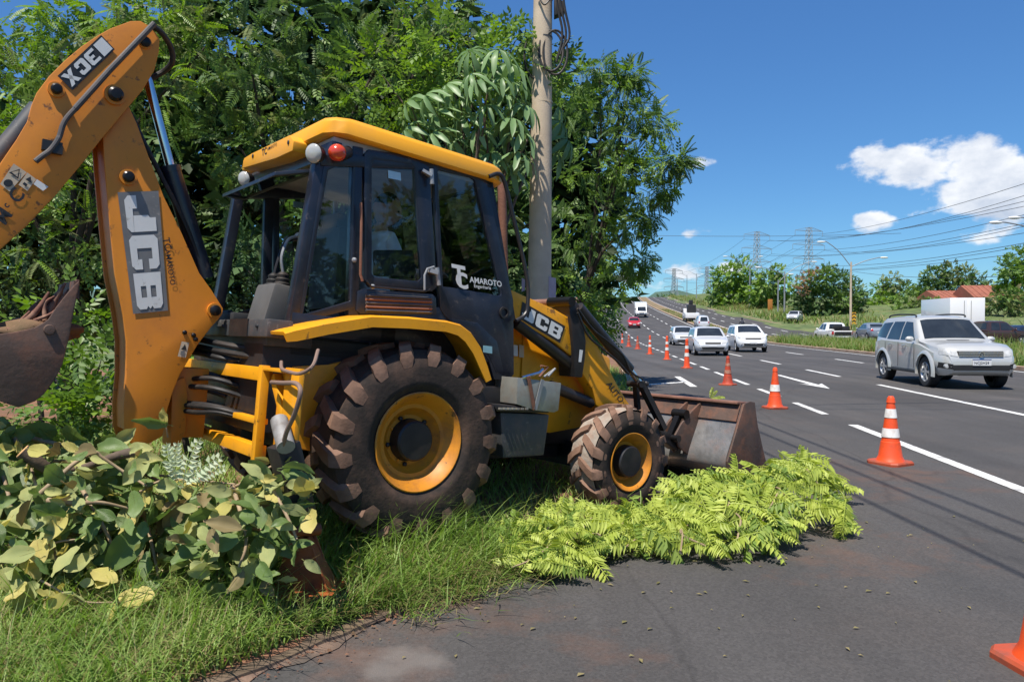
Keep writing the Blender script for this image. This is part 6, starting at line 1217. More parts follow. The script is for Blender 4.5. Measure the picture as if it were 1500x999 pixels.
T3 = tower(987, 560, 394, 12, 'far lattice power tower on the crest beside the thin posts'); T4 = tower(1035, 600, 391, 12, 'far lattice power tower left of the big green tree group')
def wire(a, b, sag, r, label='overhead power line crossing the sky', n=16, grp='overhead wires', cast=True):
    a, b = Vector(a), Vector(b); pts = [a + (b - a) * (k / n) - Vector((0, 0, sag * 4 * (k / n) * (1 - k / n))) for k in range(n + 1)]
    mb = MB(); mb.tube(pts, r, 5); o = mb.build('power_line', M['wire'], None, smooth=60); tag(o, label, 'power line', grp); return o
ORD = ['topmost', 'second', 'third', 'fourth', 'fifth', 'lowest']
for k in range(6):
    wire(T3[k], T1[k], 5, .05, ORD[k] + ' line from the far crest tower to the tower above the green trees'); wire(T4[k], T2[k], 5, .05, ORD[k] + ' line from the far crest tower to the tower above the salmon blossom')
for k in range(6):
    wire(T1[k], at(1560, (290, 280, 332, 315, 362, 350)[k], 120), 3.0, .05, ORD[k] + ' line from the tower above the green trees to the right edge')
    wire(T2[k], at(1560, (250, 268, 300, 318, 345, 400)[k], 110), 2.5, .05, ORD[k] + ' line from the tower above the salmon blossom to the right edge')
wire(at(900, 344, 200), at(1320, 342, 200), .6, .05, 'level wire crossing the sky from the trees towards the lattice towers')
# lines of the near pole: out of the frame overhead, their shadows fall on the asphalt
tp = P0 + Vector((.1, 0, 9.4))
for dx_, dz_, w_ in ((.9, 0, 'middle'), (.55, -.9, 'inner'), (1.25, .1, 'outer')): wire(tp + Vector((dx_, 0, dz_)), Vector((1.9 + dx_ * .4, -28, 9.0 + dz_)), .5, .020, w_ + ' wire strung overhead from the concrete pole along the road', 24)
wire(tp + Vector((0, 0, -.9)), Vector((34, 16.5, 8.6)), .6, .020, 'upper wire strung overhead from the concrete pole across the road', 24); wire(tp + Vector((0, 0, -1.6)), Vector((34, 11.5, 7.6)), .6, .015, 'lower thin wire strung overhead from the concrete pole across the road', 24)
# orange sign by the far verge, red-roofed house behind the lorry
p = at(1128, 466, 150); s_, t_ = st(p); OS = empty('road_sign', Vector((p.x, p.y, zroad(s_) + .2)), .2, 'orange boarded works sign on the far verge under the trees', 'sign')
mb = MB(); mb.box((0, 0, 1.5), (1.0, .08, 2.4)); mb.build('board', mat('orange_board', (.42, .16, .03), .7), OS, bevel=.02, fix=True)
for x in (-.35, .35): mb = MB(); mb.box((x, .08, 1.0), (.1, .08, 2.6)); mb.build('leg', M['bark'], OS)
def house(px, dist, zb, w, d, h, rh, label, rz=0.0):
    p = at(px, 450, dist); r = empty('house', Vector((p.x, p.y, zb)), rz, label, 'house'); mb = MB(); mb.box((0, 0, h / 2), (w, d, h)); mb.build('wall', mat('house_plaster', (.55, .50, .42), .9), r)
    W_, D_ = w / 2 + .5, d / 2 + .6; tile = mat('red_roof_tiles', (.27, .095, .06), .85, var=.2, scale=1.5)
    rf = MB(); rf.prism([Vector((-W_, -D_, h)), Vector((-W_, D_, h)), Vector((-W_, 0, h + rh))], (2 * W_, 0, 0)); ro = rf.build('roof', tile, r)
    for k in range(int(w * 1.2)):
        for s_ in (-1, 1): mb = MB(); x = -W_ + (k + .5) * 2 * W_ / int(w * 1.2); mb.bar((x, s_ * D_, h + .03), (x, 0, h + rh + .05), .16, .08); mb.build('tile_row', tile, ro, smooth=None)
    for x in (-w * .25, w * .25): mb = MB(); mb.box((x, -d / 2 - .01, h * .55), (1.2, .06, 1.1)); mb.build('window', M['autoglass'], r)
    return r
house(1395, 135, 2.5, 9, 8, 3.4, 1.9, 'house with a low red tiled roof showing above the white box lorry', .1); house(1447, 130, 2.6, 8, 8, 3.7, 2.2, 'house with a higher red tiled roof right of the lower one, behind the trees', -.1)
# ================================================================== vegetation
def emit_mesh(name, V, F, mats, mi=None, smooth=False):
    """V (n, k, 3) vertex blocks, F list of faces of one block: one mesh out of n copies"""
    n, k = V.shape[:2]; nf = len(F); sizes = np.array([len(f) for f in F]); flatF = np.concatenate([np.array(f) for f in F]); nl = len(flatF)
    me = bpy.data.meshes.new(name); me.vertices.add(n * k); me.vertices.foreach_set('co', V.reshape(-1).astype(np.float32))
    me.loops.add(n * nl); me.loops.foreach_set('vertex_index', (flatF[None, :] + (np.arange(n) * k)[:, None]).reshape(-1).astype(np.int32))
    st_ = np.concatenate([[0], np.cumsum(sizes)[:-1]]); me.polygons.add(n * nf)
    me.polygons.foreach_set('loop_start', (st_[None, :] + (np.arange(n) * nl)[:, None]).reshape(-1).astype(np.int32))
    for m in (mats if isinstance(mats, list) else [mats]): me.materials.append(m)
    if mi is not None: me.polygons.foreach_set('material_index', np.repeat(mi, nf).astype(np.int32))
    me.update(calc_edges=True)
    if smooth: me.shade_smooth()
    return me
def leafq(L_, w, x, y, ang, fold=.25):
    """one folded leaflet (two quads) rooted at (x, y), pointing at ang"""
    c, s = math.cos(ang), math.sin(ang); P = [(0, 0, 0), (.45 * L_, w, fold * w), (L_, 0, -.06 * L_), (.45 * L_, -w, fold * w)]
    return [(x + a * c - b * s, y + a * s + b * c, z) for a, b, z in P], [(0, 1, 2), (0, 2, 3)]
def T_pinnate(n=9, L_=.26, w=.058):
    V, F = [], []
    for k in range(n):
        x = .12 + .88 * k / n
        for s in (-1, 1):
            v, f = leafq(L_ * (1 - .45 * abs(2 * k / n - .8)), w, x, 0, s * (1.2 - .45 * k / n)); b = len(V); V += [(a, c + .10 * x * x, z - .30 * x * x - .35 * abs(c)) for a, c, z in v]; F += [tuple(i + b for i in q) for q in f]
    return np.array(V), F
def T_broad(n=6, L_=.36, w=.10):
    V, F = [], []
    for k in range(n):
        x = .15 + .75 * k / n; s = 1 if k % 2 else -1; v, f = leafq(L_, w, x, 0, s * (.95 - .3 * k / n)); b = len(V); V += [(a, c, z - .2 * abs(c) - .1 * x * x) for a, c, z in v]; F += [tuple(i + b for i in q) for q in f]
    v, f = leafq(L_, w, .92, 0, 0); b = len(V); V += v; F += [tuple(i + b for i in q) for q in f]
    return np.array(V), F
TPL = {'pinnate': T_pinnate(), 'broad': T_broad(), 'fine': T_pinnate(12, .20, .040), 'coarse': T_broad(5, .55, .20)}
def place_sprigs(C, A, U, S, tpl):
    V, F = TPL[tpl]; A = A / np.linalg.norm(A, axis=1, keepdims=True); Y = np.cross(U, A); Y /= (np.linalg.norm(Y, axis=1, keepdims=True) + 1e-9); Z = np.cross(A, Y)
    R_ = np.stack([A, Y, Z], axis=2) * S[:, None, None]; return np.einsum('nij,kj->nki', R_, V) + C[:, None, :], F
DENS = 2.3
def clump_pts(c, r, n, droop=.25, inner=.35):
    d = rng.normal(size=(n, 3)); d /= np.linalg.norm(d, axis=1, keepdims=True); rad = inner + (1 - inner) * rng.random(n) ** .5
    # lumpy outline: a few random bites and bulges
    ph = rng.uniform(0, 6.28, 3); lump = 1 + .22 * np.sin(3.1 * d[:, 0] + ph[0]) * np.sin(2.7 * d[:, 2] + ph[1]) + .16 * np.sin(5.3 * d[:, 1] + 4.1 * d[:, 2] + ph[2])
    P = np.array(c) + d * (rad * lump)[:, None] * np.array(r); A = d + rng.normal(size=(n, 3)) * .55; A[:, 2] -= droop; U = rng.normal(size=(n, 3)) * .45 + np.array([0, 0, 1.0]); return P, A, U
def crown(parent, clumps, tpl, size, dens, mats, name='crown', droop=.25, mix=None, inner=.35):
    if name == 'crown' and tpl in ('fine', 'pinnate'): crown(parent, clumps, 'broad', size * .62, dens * .16, mats, 'leaves', droop, mix, inner); dens *= .72
    Vs, ms = [], []
    for (c, r) in clumps:
        r = (r, r, r * .85) if isinstance(r, (int, float)) else r; n = max(40, int(dens * DENS * (r[0] * r[2]) / size ** 2)); P, A, U = clump_pts(c, r, n, droop, inner); S = size * rng.uniform(.7, 1.25, n)
        v, F = place_sprigs(P, A, U, S, tpl); Vs.append(v); base = rng.integers(0, len(mats)) if mix is None else 0; ms.append(np.where(rng.random(n) < .75, base, rng.integers(0, len(mats), n)))
    me = emit_mesh(name, np.concatenate(Vs), F, mats, np.concatenate(ms)); me.transform(Matrix.Translation(-Vector(parent.location))); return link(bpy.data.objects.new(name, me), parent)
def limbs(parent, base, targets, r0, m, fork=.45):
    b = Vector(base) - parent.location; tg = [Vector(t) - parent.location for t in targets]; cen = sum(tg, Vector()) / len(tg); fk = b + (cen - b) * fork; fk.x += rnd.uniform(-.2, .2)
    mid = (b + fk) / 2 + Vector((rnd.uniform(-.15, .15), rnd.uniform(-.15, .15), 0)); mb = MB(); mb.tube(spline([b - Vector((0, 0, .3)), mid, fk], 5), list(np.linspace(r0, r0 * .62, 11)), 10); tr = mb.build('trunk', m, parent, smooth=70)
    for t in tg:
        k = fk + (t - fk) * .5 + Vector((rnd.uniform(-.3, .3), rnd.uniform(-.3, .3), rnd.uniform(.0, .5))) * (t - fk).length * .25; mb = MB(); mb.tube(spline([mid + (fk - mid) * rnd.uniform(.3, 1), k, t], 5), list(np.linspace(r0 * .34, r0 * .07, 11)), 7); mb.build('limb', m, parent, smooth=70)
def near_tree(name, label, trunk_px, depth, clumps, tpl, size, dens, mats, bark, r0=.16, droop=.25, group='trees of the wood behind the loader', inner=.35, cat='tree', flat=.92):
    b = at(trunk_px, 477, depth); b.z = 0.1; r = empty(name, b, 0, label, cat, group); cl = [(at(x, y, d), rp * d / FPX) for x, y, d, rp in clumps]
    cl = [(c, (q * 1.05, q * 1.05, q * flat)) for c, q in cl]; crown(r, cl, tpl, size, dens, [L[m] for m in mats], droop=droop, inner=inner)
    pick = cl if len(cl) <= 6 else rnd.sample(cl, 6); limbs(r, b, [c for c, _ in pick], r0, M[bark]); return r
near_tree('feathery_tree', 'olive feathery-leaved tree behind the raised boom at the left', 95, 10.2,
    [(-70, 120, 9.6, 90), (-40, 250, 9.4, 110), (40, 130, 9.6, 70), (100, 70, 9.6, 50), (150, 90, 9.6, 60), (60, 230, 9.2, 90), (140, 190, 9.5, 80), (200, 60, 9.8, 60), (255, 30, 10, 50), (235, 130, 9.6, 55), (20, 350, 9.2, 90), (120, 330, 9.6, 80), (85, 20, 10, 22), (-20, 60, 9.6, 55), (215, 10, 10, 50), (300, 70, 10.2, 50)],
    'fine', .34, 7.0, ['bright', 'mid', 'olive', 'bright'], 'darkbark', .15)
near_tree('dense_tree', 'dense dark tree rising behind the cab roof', 410, 11.4,
    [(330, 20, 11.2, 90), (420, 40, 11, 90), (510, 20, 11.2, 90), (600, 10, 11.4, 80), (350, 215, 10.9, 50), (370, 110, 10.8, 85), (450, 140, 10.8, 90), (540, 120, 10.9, 80), (610, 90, 11, 70), (420, 225, 11, 75), (520, 220, 11.2, 90), (660, 30, 11.5, 55), (400, 330, 11.3, 90), (500, 330, 11.3, 90), (600, 300, 11.4, 90), (700, 340, 11.6, 80), (690, 260, 11.5, 70)],
    'pinnate', .36, 6.0, ['dark', 'mid', 'mid', 'olive'], 'darkbark', .20)
near_tree('leafy_tree', 'bright broad-leaved tree lit by the sun left of the concrete pole', 660, 10.9,
    [(560, 110, 10.2, 55), (610, 130, 10.1, 55), (660, 110, 10.3, 60), (640, 60, 10.6, 50), (700, 130, 10.4, 50), (720, 85, 10.7, 45), (765, 90, 10.9, 50), (600, 180, 10.3, 45), (755, 60, 11, 28), (820, 112, 11.4, 32)],
    'broad', .26, 8.5, ['bright', 'mid'], 'bark', .10)
near_tree('drooping_tree', 'tree with long feathery boughs hanging over the road right of the pole', 842, 15.0,
    [(850, 122, 14, 36), (878, 100, 14, 20), (830, 160, 14, 50), (880, 168, 14, 38), (925, 112, 14, 24), (905, 140, 14, 34), (940, 165, 14, 28), (920, 200, 13.6, 46), (962, 182, 13.8, 22), (866, 240, 13.8, 52), (925, 245, 13.6, 38), (975, 238, 13.4, 27), (995, 233, 13.4, 14), (950, 285, 13.8, 30), (975, 277, 13.8, 14), (882, 312, 13.8, 46), (925, 333, 14, 24), (850, 350, 13.8, 60), (910, 375, 14.5, 42), (938, 385, 14.5, 20), (820, 270, 13.4, 60), (925, 108, 14, 10), (948, 318, 14, 14)],
    'fine', .32, 4.6, ['mid', 'dark', 'mid', 'bright'], 'darkbark', .13, droop=.45, flat=.62)
near_tree('roadside_tree', 'low bushy tree over the kerb in front of the far red car', 872, 18.5,
    [(850, 400, 17, 50), (890, 405, 18, 38), (910, 404, 19, 16), (932, 400, 20, 9), (862, 436, 17, 30), (880, 428, 18, 12), (838, 440, 14.5, 42)],
    'broad', .28, 6.0, ['mid', 'dark', 'bright'], 'darkbark', .12)
near_tree('roadside_bush', 'sunlit bush by the kerb just right of the loader tower', 872, 12.6, [(856, 455, 12.2, 24), (870, 470, 12.6, 24), (880, 455, 13, 16), (862, 490, 12.6, 26), (878, 492, 13.4, 18)], 'broad', .22, 8, ['bright', 'mid'], 'darkbark', .05, cat='bush')
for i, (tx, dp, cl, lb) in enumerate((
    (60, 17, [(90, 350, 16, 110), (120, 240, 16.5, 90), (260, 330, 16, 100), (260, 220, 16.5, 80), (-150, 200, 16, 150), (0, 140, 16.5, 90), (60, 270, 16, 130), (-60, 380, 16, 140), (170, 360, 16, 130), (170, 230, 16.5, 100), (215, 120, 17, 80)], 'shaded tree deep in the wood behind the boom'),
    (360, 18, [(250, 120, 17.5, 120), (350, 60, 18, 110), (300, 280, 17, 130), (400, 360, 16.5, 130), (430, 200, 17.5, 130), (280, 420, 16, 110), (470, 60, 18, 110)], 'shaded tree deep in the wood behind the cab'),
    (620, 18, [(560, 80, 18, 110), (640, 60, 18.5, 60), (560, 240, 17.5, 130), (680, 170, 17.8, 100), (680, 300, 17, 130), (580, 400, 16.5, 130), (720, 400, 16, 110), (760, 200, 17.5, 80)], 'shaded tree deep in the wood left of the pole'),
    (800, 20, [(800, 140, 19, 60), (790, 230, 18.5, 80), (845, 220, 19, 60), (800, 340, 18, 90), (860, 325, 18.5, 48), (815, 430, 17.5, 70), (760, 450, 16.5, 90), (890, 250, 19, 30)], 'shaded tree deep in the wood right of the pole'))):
    near_tree('dense_tree', lb, tx, dp, cl, 'coarse', .60, 8.5, ['deep', 'deep', 'dark'], 'darkbark', .2, inner=.1)  # back trees: leaf colour itself carries the wood's shade
# undergrowth: bushes lit through the gaps under the boom and machine; the dark ones carry shade in their colour
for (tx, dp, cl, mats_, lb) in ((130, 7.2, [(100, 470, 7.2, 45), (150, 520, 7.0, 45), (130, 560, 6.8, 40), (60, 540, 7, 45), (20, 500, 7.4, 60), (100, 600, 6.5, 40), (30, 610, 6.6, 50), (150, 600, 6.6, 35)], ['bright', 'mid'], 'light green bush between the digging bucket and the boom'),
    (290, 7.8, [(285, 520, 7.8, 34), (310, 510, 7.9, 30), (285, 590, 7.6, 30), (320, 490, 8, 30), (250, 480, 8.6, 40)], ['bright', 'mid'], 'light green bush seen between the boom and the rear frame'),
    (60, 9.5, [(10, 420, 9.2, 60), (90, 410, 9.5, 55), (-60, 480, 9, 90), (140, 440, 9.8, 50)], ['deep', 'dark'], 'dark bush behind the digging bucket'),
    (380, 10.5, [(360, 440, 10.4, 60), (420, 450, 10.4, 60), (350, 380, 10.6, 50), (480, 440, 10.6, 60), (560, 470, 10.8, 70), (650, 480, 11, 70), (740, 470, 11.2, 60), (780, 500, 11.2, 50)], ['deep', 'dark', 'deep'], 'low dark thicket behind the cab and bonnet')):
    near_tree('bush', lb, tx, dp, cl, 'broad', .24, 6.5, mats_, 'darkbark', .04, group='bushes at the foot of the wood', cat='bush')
# umbrella-leaved tree: every big palmate leaf is its own piece
def palm_leaf(n, seed):
    q = random.Random(seed); V, F = [], []; mb = MB()
    for k in range(n):
        a = 2 * math.pi * k / n + q.uniform(-.1, .1); Lf = q.uniform(.85, 1.1); c, s = math.cos(a), math.sin(a); b = len(V)
        for (f, w) in ((.10, .02), (.35, .075), (.62, .105), (.85, .075), (1.0, .008)):
            x = f * Lf; z = -.68 * f * f * q.uniform(.85, 1.2) + .06
            for o_, dz_ in ((-w, .02), (0, -.015), (w, .02)): V.append((x * c * (1 - .25 * f) - o_ * s, x * s * (1 - .25 * f) + o_ * c, z + dz_))
        for r_ in range(4):
            for j in range(2): i0 = b + r_ * 3 + j; F.append((i0, i0 + 1, i0 + 4, i0 + 3))
    mb.add(V, F); return mb.mesh('umbrella_leaf', L['palm'], 180)
pls = [palm_leaf(9, 1), palm_leaf(10, 2), palm_leaf(8, 3)]
b = at(735, 477, 10.0); b.z = .1; UT = empty('umbrella_tree', b, 0, 'umbrella-leaved tree with large drooping palmate leaves beside the concrete pole', 'tree')
hubs = [(600, 160), (625, 150), (612, 185), (640, 175), (665, 215), (690, 120), (730, 85), (705, 95), (745, 105), (760, 130), (700, 130), (740, 150), (715, 165), (750, 185), (680, 180), (700, 200), (735, 200), (765, 205), (690, 230), (720, 235), (760, 235), (820, 190), (830, 215), (815, 235), (650, 245), (790, 250), (745, 255), (675, 155), (655, 135), (815, 165), (705, 250), (770, 165), (735, 125), (690, 85), (635, 205), (595, 200)]
tips = []
for i, (x, y) in enumerate(hubs):
    d_ = rnd.uniform(9.35, 10.1) if 775 > x or x > 806 else 11.2
    if x > 775: d_ = rnd.uniform(11.0, 11.6)
    p = at(x, y - 8, d_); sc_ = rnd.uniform(.34, .46) * d_ / 10; o = bpy.data.objects.new('umbrella_leaf', pls[i % 3]); link(o, UT); o.location = p - b; o.scale = (sc_,) * 3
    out_ = Vector((p.x - b.x, -abs(rnd.gauss(.4, .3)), .9)).normalized(); o.rotation_euler = out_.to_track_quat('Z', 'Y').to_euler(); o.rotation_euler.rotate_axis('Z', rnd.uniform(0, 6.28)); tips.append(p)
limbs(UT, b, [tips[i] for i in range(0, len(tips), 3)], .09, M['bark'], .5)
# trees along the far side
def far_tree(name, label, px, base_py, dist, clumps, mats, size=.75, dens=8.5, tpl='coarse', r0=.3, zb=None):
    p = at(px, base_py, dist); p.z = p.z if zb is None else zb; r = empty(name, p, 0, label, 'tree', 'trees beyond the far carriageway'); cl = [(at(x, y, dist + rnd.uniform(-2, 2)), rp * dist / FPX) for x, y, rp in clumps]
    crown(r, [(c, (q, q, q * .9)) for c, q in cl], tpl, size, dens, [L[m] for m in mats], inner=.15); limbs(r, p, [c for c, _ in cl][:6], r0, M['darkbark'], .5)
far_tree('spreading_tree', 'green tree at the left of the group behind the lamp posts', 1075, 462, 185, [(1060, 408, 20), (1080, 400, 24), (1095, 425, 26), (1070, 435, 24), (1050, 432, 14), (1062, 452, 18), (1090, 452, 20)], ['mid', 'bright'], 1.1)
far_tree('feathery_tree', 'tall pale green tree behind the lamp posts, topped by a palm-like crown', 1130, 466, 160, [(1138, 400, 14), (1125, 412, 18), (1145, 420, 18), (1120, 440, 22), (1140, 445, 20), (1110, 425, 16), (1112, 455, 16)], ['mid', 'bright', 'olive'], .95)
FT = [(1185, 418, 20), (1205, 410, 20), (1230, 415, 24), (1250, 430, 20), (1200, 440, 26), (1235, 445, 26), (1180, 448, 22), (1215, 462, 18), (1255, 452, 14), (1212, 398, 12)]
far_tree('blossoming_tree', 'round dark tree carrying salmon blossom on its upper left', 1220, 474, 125, FT, ['dark', 'mid', 'dark'], .62)
p = at(1220, 474, 125); bt = [o for o in COL.objects if o.name.startswith('blossoming_tree')][0]
crown(bt, [(at(x, y, 123), (r_ * 123 / FPX,) * 3) for x, y, r_ in ((1170, 415, 8), (1183, 405, 8), (1198, 399, 7), (1177, 426, 6))], 'coarse', .40, .8, [L['blossom']], name='blossom', inner=.5)
far_tree('bushy_tree', 'yellowish green tree between the blossoming tree and the domed tree', 1305, 466, 140, [(1292, 425, 14), (1305, 415, 16), (1320, 428, 16), (1290, 445, 16), (1312, 448, 18), (1335, 445, 16), (1278, 452, 12)], ['mid', 'bright', 'olive'], .75)
far_tree('domed_tree', 'broad domed dark tree on the skyline behind the white lorry', 1392, 452, 165, [(1350, 420, 16), (1368, 408, 18), (1390, 401, 17), (1412, 404, 16), (1430, 414, 14), (1445, 425, 12), (1360, 430, 18), (1395, 422, 22), (1425, 428, 16), (1340, 432, 12)], ['dark', 'olive', 'mid'], .85)
far_tree('bushy_tree', 'green tree rising at the right edge behind the red roofs', 1490, 452, 118, [(1478, 392, 18), (1495, 378, 20), (1510, 400, 26), (1480, 412, 18), (1470, 425, 14), (1500, 425, 22)], ['mid', 'bright', 'mid'], .62)
far_tree('bushy_tree', 'low olive bushes of tree right of the white lorry', 1480, 470, 95, [(1462, 440, 14), (1480, 436, 15), (1500, 440, 18), (1450, 450, 10), (1490, 455, 14)], ['olive', 'drygrass', 'mid'], .5)
far_tree('bushy_tree', 'low green tree behind the blue-grey saloon', 1345, 468, 120, [(1330, 450, 14), (1350, 446, 15), (1368, 450, 14), (1315, 456, 10), (1385, 452, 10)], ['mid', 'olive'], .62)
far_tree('palm_tree', 'small feathery tree at the far end of the right verge', 1050, 448, 230, [(1046, 425, 8), (1056, 430, 9), (1048, 438, 8)], ['mid', 'olive'], 1.0)
for i, (x0, x1, y, d, r_, lb) in enumerate(((1265, 1345, 458, 150, 11, 'low hedge of bushes under the yellowish green tree'), (1340, 1440, 452, 150, 12, 'low hedge of bushes in front of the domed tree'), (1440, 1530, 458, 105, 12, 'olive hedge of bushes at the right edge'), (1155, 1200, 462, 170, 12, 'dark bushes filling in beneath the blossoming tree'))):
    far_tree('hedge', lb, (x0 + x1) / 2, y + 12, d, [(x0 + (x1 - x0) * k / 6, y + rnd.uniform(-6, 4), r_ * rnd.uniform(.8, 1.25)) for k in range(7)], ['mid', 'olive', 'dark'] if i != 2 else ['olive', 'drygrass'], .8, zb=None)
for i, (x, y, d, r_) in enumerate(((975, 436, 380, 6), (968, 440, 390, 5), (984, 437, 370, 5), (1262, 462, 150, 10), (1275, 458, 160, 9))):
    far_tree('distant_bush', ['small dark tree beside the crest of the road', 'smallest bush on the crest of the road', 'small bush right of the crest of the road', 'bush filling the gap right of the blossoming tree', 'pale bush left of the yellowish green tree'][i], x, y + r_, d, [(x, y, r_), (x + r_, y + 2, r_ * .7)], ['mid', 'dark'], 1.4)
# the row of trees on the other side of the road behind the camera, mirrored in the cab glass
for i, (src, x, y, k, lb) in enumerate((('domed_tree', 40, -8, 1.0, 'domed tree across the road, mirrored in the door glass of the cab'), ('spreading_tree', 36, -17, .8, 'green tree across the road, mirrored in the side window of the cab'), ('blossoming_tree', 46, 0, 1.1, 'blossoming tree across the road, mirrored faintly in the cab glass'), ('bushy_tree', 33, -25, .95, 'bushy tree across the road, mirrored in the rear quarter window'))):
    o = [q for q in COL.objects if q.name == src or q.name.startswith(src + '.')][0]; c = copy_tree(o); c.location = (x, y, .3); c.scale = (k,) * 3; c['label'] = lb; c['group'] = 'trees across the road behind the camera'
# ------------------------------------------------------------------ grass
def blades(name, P, Ln, W_, mats, lean=.55, bendk=.9, dirb=None, seg=4, **kw):
    n = len(P); yaw = rng.uniform(0, 6.283, n) if dirb is None else dirb + rng.normal(size=n) * .9; d = np.stack([np.cos(yaw), np.sin(yaw), np.zeros(n)], 1); sd = np.stack([-np.sin(yaw), np.cos(yaw), np.zeros(n)], 1)
    l0 = rng.uniform(.05, lean, n); bk_ = rng.uniform(.2, bendk, n); V = np.zeros((n, 2 * seg + 1, 3))
    for k in range(seg + 1):
        f = k / seg; ang = l0 + bk_ * f * 1.2; z = Ln * (f * np.cos(np.minimum(ang * .75, 1.5))); x = Ln * f * np.sin(np.minimum(ang, 1.55)); w = W_ * (1 - f) ** .7 * (.7 + .3 * (f < .3)); c = P + d * x[:, None]; c[:, 2] += z
        if k < seg: V[:, 2 * k] = c - sd * w[:, None]; V[:, 2 * k + 1] = c + sd * w[:, None]
        else: V[:, 2 * seg] = c
    F = [(2 * k, 2 * k + 1, 2 * k + 3, 2 * k + 2) for k in range(seg - 1)] + [(2 * seg - 2, 2 * seg - 1, 2 * seg)]
    me = emit_mesh(name, V, F, mats, rng.choice(len(mats), n, p=kw.pop('p', None)) if len(mats) > 1 else None); return link(bpy.data.objects.new(name, me), kind='stuff')
def verge_pts(n, x0, x1, y0, y1, keep=None):
    P = np.stack([rng.uniform(x0, x1, n), rng.uniform(y0, y1, n), np.zeros(n)], 1); kx = np.interp(P[:, 1], [p.y for p in KERB], [p.x for p in KERB]); P = P[P[:, 0] < kx - .06]; P = P[(P[:, 0] + 1.10) ** 2 + (P[:, 1] - 4.02) ** 2 > .05]
    if keep is not None: P = P[keep(P)]
    P[:, 2] = [verge_z(a, b) for a, b in P[:, :2]]; return P
def patchy(P, sc=1.7, thr=.0): return (np.sin(P[:, 0] * sc * 2.1 + 1) * np.sin(P[:, 1] * sc * 1.7) + .6 * np.sin(P[:, 0] * sc * 5 + P[:, 1] * sc * 4)) > thr
P = verge_pts(17000, -3.4, -.5, 2.2, 4.1); blades('grass', P, rng.uniform(.10, .30, len(P)), np.full(len(P), .0042), [L['grass'], L['drygrass']], .7, 1.1, p=[.78, .22])
P = verge_pts(12000, -1.5, .5, 3.7, 5.3); blades('grass', P, rng.uniform(.07, .22, len(P)), np.full(len(P), .0045), [L['grass'], L['drygrass']], 1.1, 1.3, dirb=-.5, p=[.74, .26])
P = verge_pts(4200, -3.4, .3, 2.3, 5.2); blades('coarse_grass', P, rng.uniform(.20, .46, len(P)), np.full(len(P), .0068), [L['grass'], L['drygrass']], .75, 1.25, dirb=-.7, p=[.9, .1])
n_ = 3200; t_ = rng.random(n_); ex = np.interp(t_, [0, .35, .7, 1], [-.72, -.25, .25, .55]); ey = np.interp(t_, [0, .35, .7, 1], [4.02, 4.45, 4.95, 5.3]); o_ = np.abs(rng.normal(size=n_)) * .19 - .16
P = np.stack([ex + o_ * .75 + rng.normal(size=n_) * .03, ey - o_ * .65 + rng.normal(size=n_) * .03, np.full(n_, .012) + rng.random(n_) * .03], 1); blades('mown_grass', P, rng.uniform(.07, .22, n_), np.full(n_, .004), [L['grass'], L['drygrass'], L['fargrass']], 1.5, 1.5, dirb=-.6, p=[.45, .40, .15])
c0 = gp(600, 790, .1); P = np.array([[c0.x + rng.normal() * .16, c0.y + rng.normal() * .10, .1] for _ in range(420)]); blades('grass_tuft', P, rng.uniform(.22, .46, 420), np.full(420, .006), [L['grass']], .9, 1.2, dirb=.15)
c0 = gp(500, 790, .1); P = np.array([[c0.x + rng.normal() * .18, c0.y + rng.normal() * .14, .1] for _ in range(500)]); blades('grass_tuft', P, rng.uniform(.15, .42, 500), np.full(500, .0055), [L['grass'], L['drygrass']], .7, 1.1, p=[.8, .2])
P = verge_pts(26000, -7, 1.6, 4.2, 10.5); blades('grass', P, rng.uniform(.08, .30, len(P)), np.full(len(P), .007), [L['grass'], L['drygrass']], .8, 1.0, seg=3, p=[.9, .1])
P = verge_pts(9000, -2, 3.4, 10, 26, None); blades('grass', P, rng.uniform(.1, .4, len(P)), np.full(len(P), .012), [L['grass']], .8, 1.0, seg=3)
def field(name, n, s0, s1, tf0, tf1, l0, l1, w, mats, p, zadd=0.0, pw=1.0):
    S_ = s0 + (s1 - s0) * rng.random(n) ** pw; T_ = np.array([tf0(s) + (tf1(s) - tf0(s)) * rng.random() for s in S_]); P = np.array([list(rw(s, t, zadd)) for s, t in zip(S_, T_)]); k = .6 + .4 * np.sin(P[:, 0] * .35) * np.sin(P[:, 1] * .22) + .3 * rng.random(n)
    return blades(name, P, rng.uniform(l0, l1, n) * k, np.full(n, w), mats, .5, .8, seg=3, p=p)
field('tall_grass', 15000, 27, 66, lambda s: 15.2, lambda s: min(t_med_far(s) - .3, 24), .35, 1.15, .035, [L['fargrass'], L['drygrass']], [.85, .15], .08)
field('median_grass', 4000, 64, 180, lambda s: 15.2, lambda s: t_med_far(s) - .3, .15, .5, .05, [L['fargrass'], L['drygrass']], [.45, .55], .08, 1.5)
field('verge_grass', 24000, 45, 210, lambda s: t_right(s) + .6, lambda s: t_right(s) + 42, .5, 1.8, .10, [L['fargrass'], L['drygrass'], L['mid']], [.55, .25, .2], .2, 1.2)
field('verge_grass', 7000, 55, 200, lambda s: t_right(s) + 2, lambda s: t_right(s) + 60, 1.0, 2.4, .20, [L['fargrass'], L['drygrass'], L['olive']], [.45, .3, .25], .2)
field('verge_grass', 5000, 200, 400, lambda s: t_right(s) + .6, lambda s: t_right(s) + 18, .6, 1.6, .16, [L['fargrass'], L['drygrass']], [.55, .45], .1)
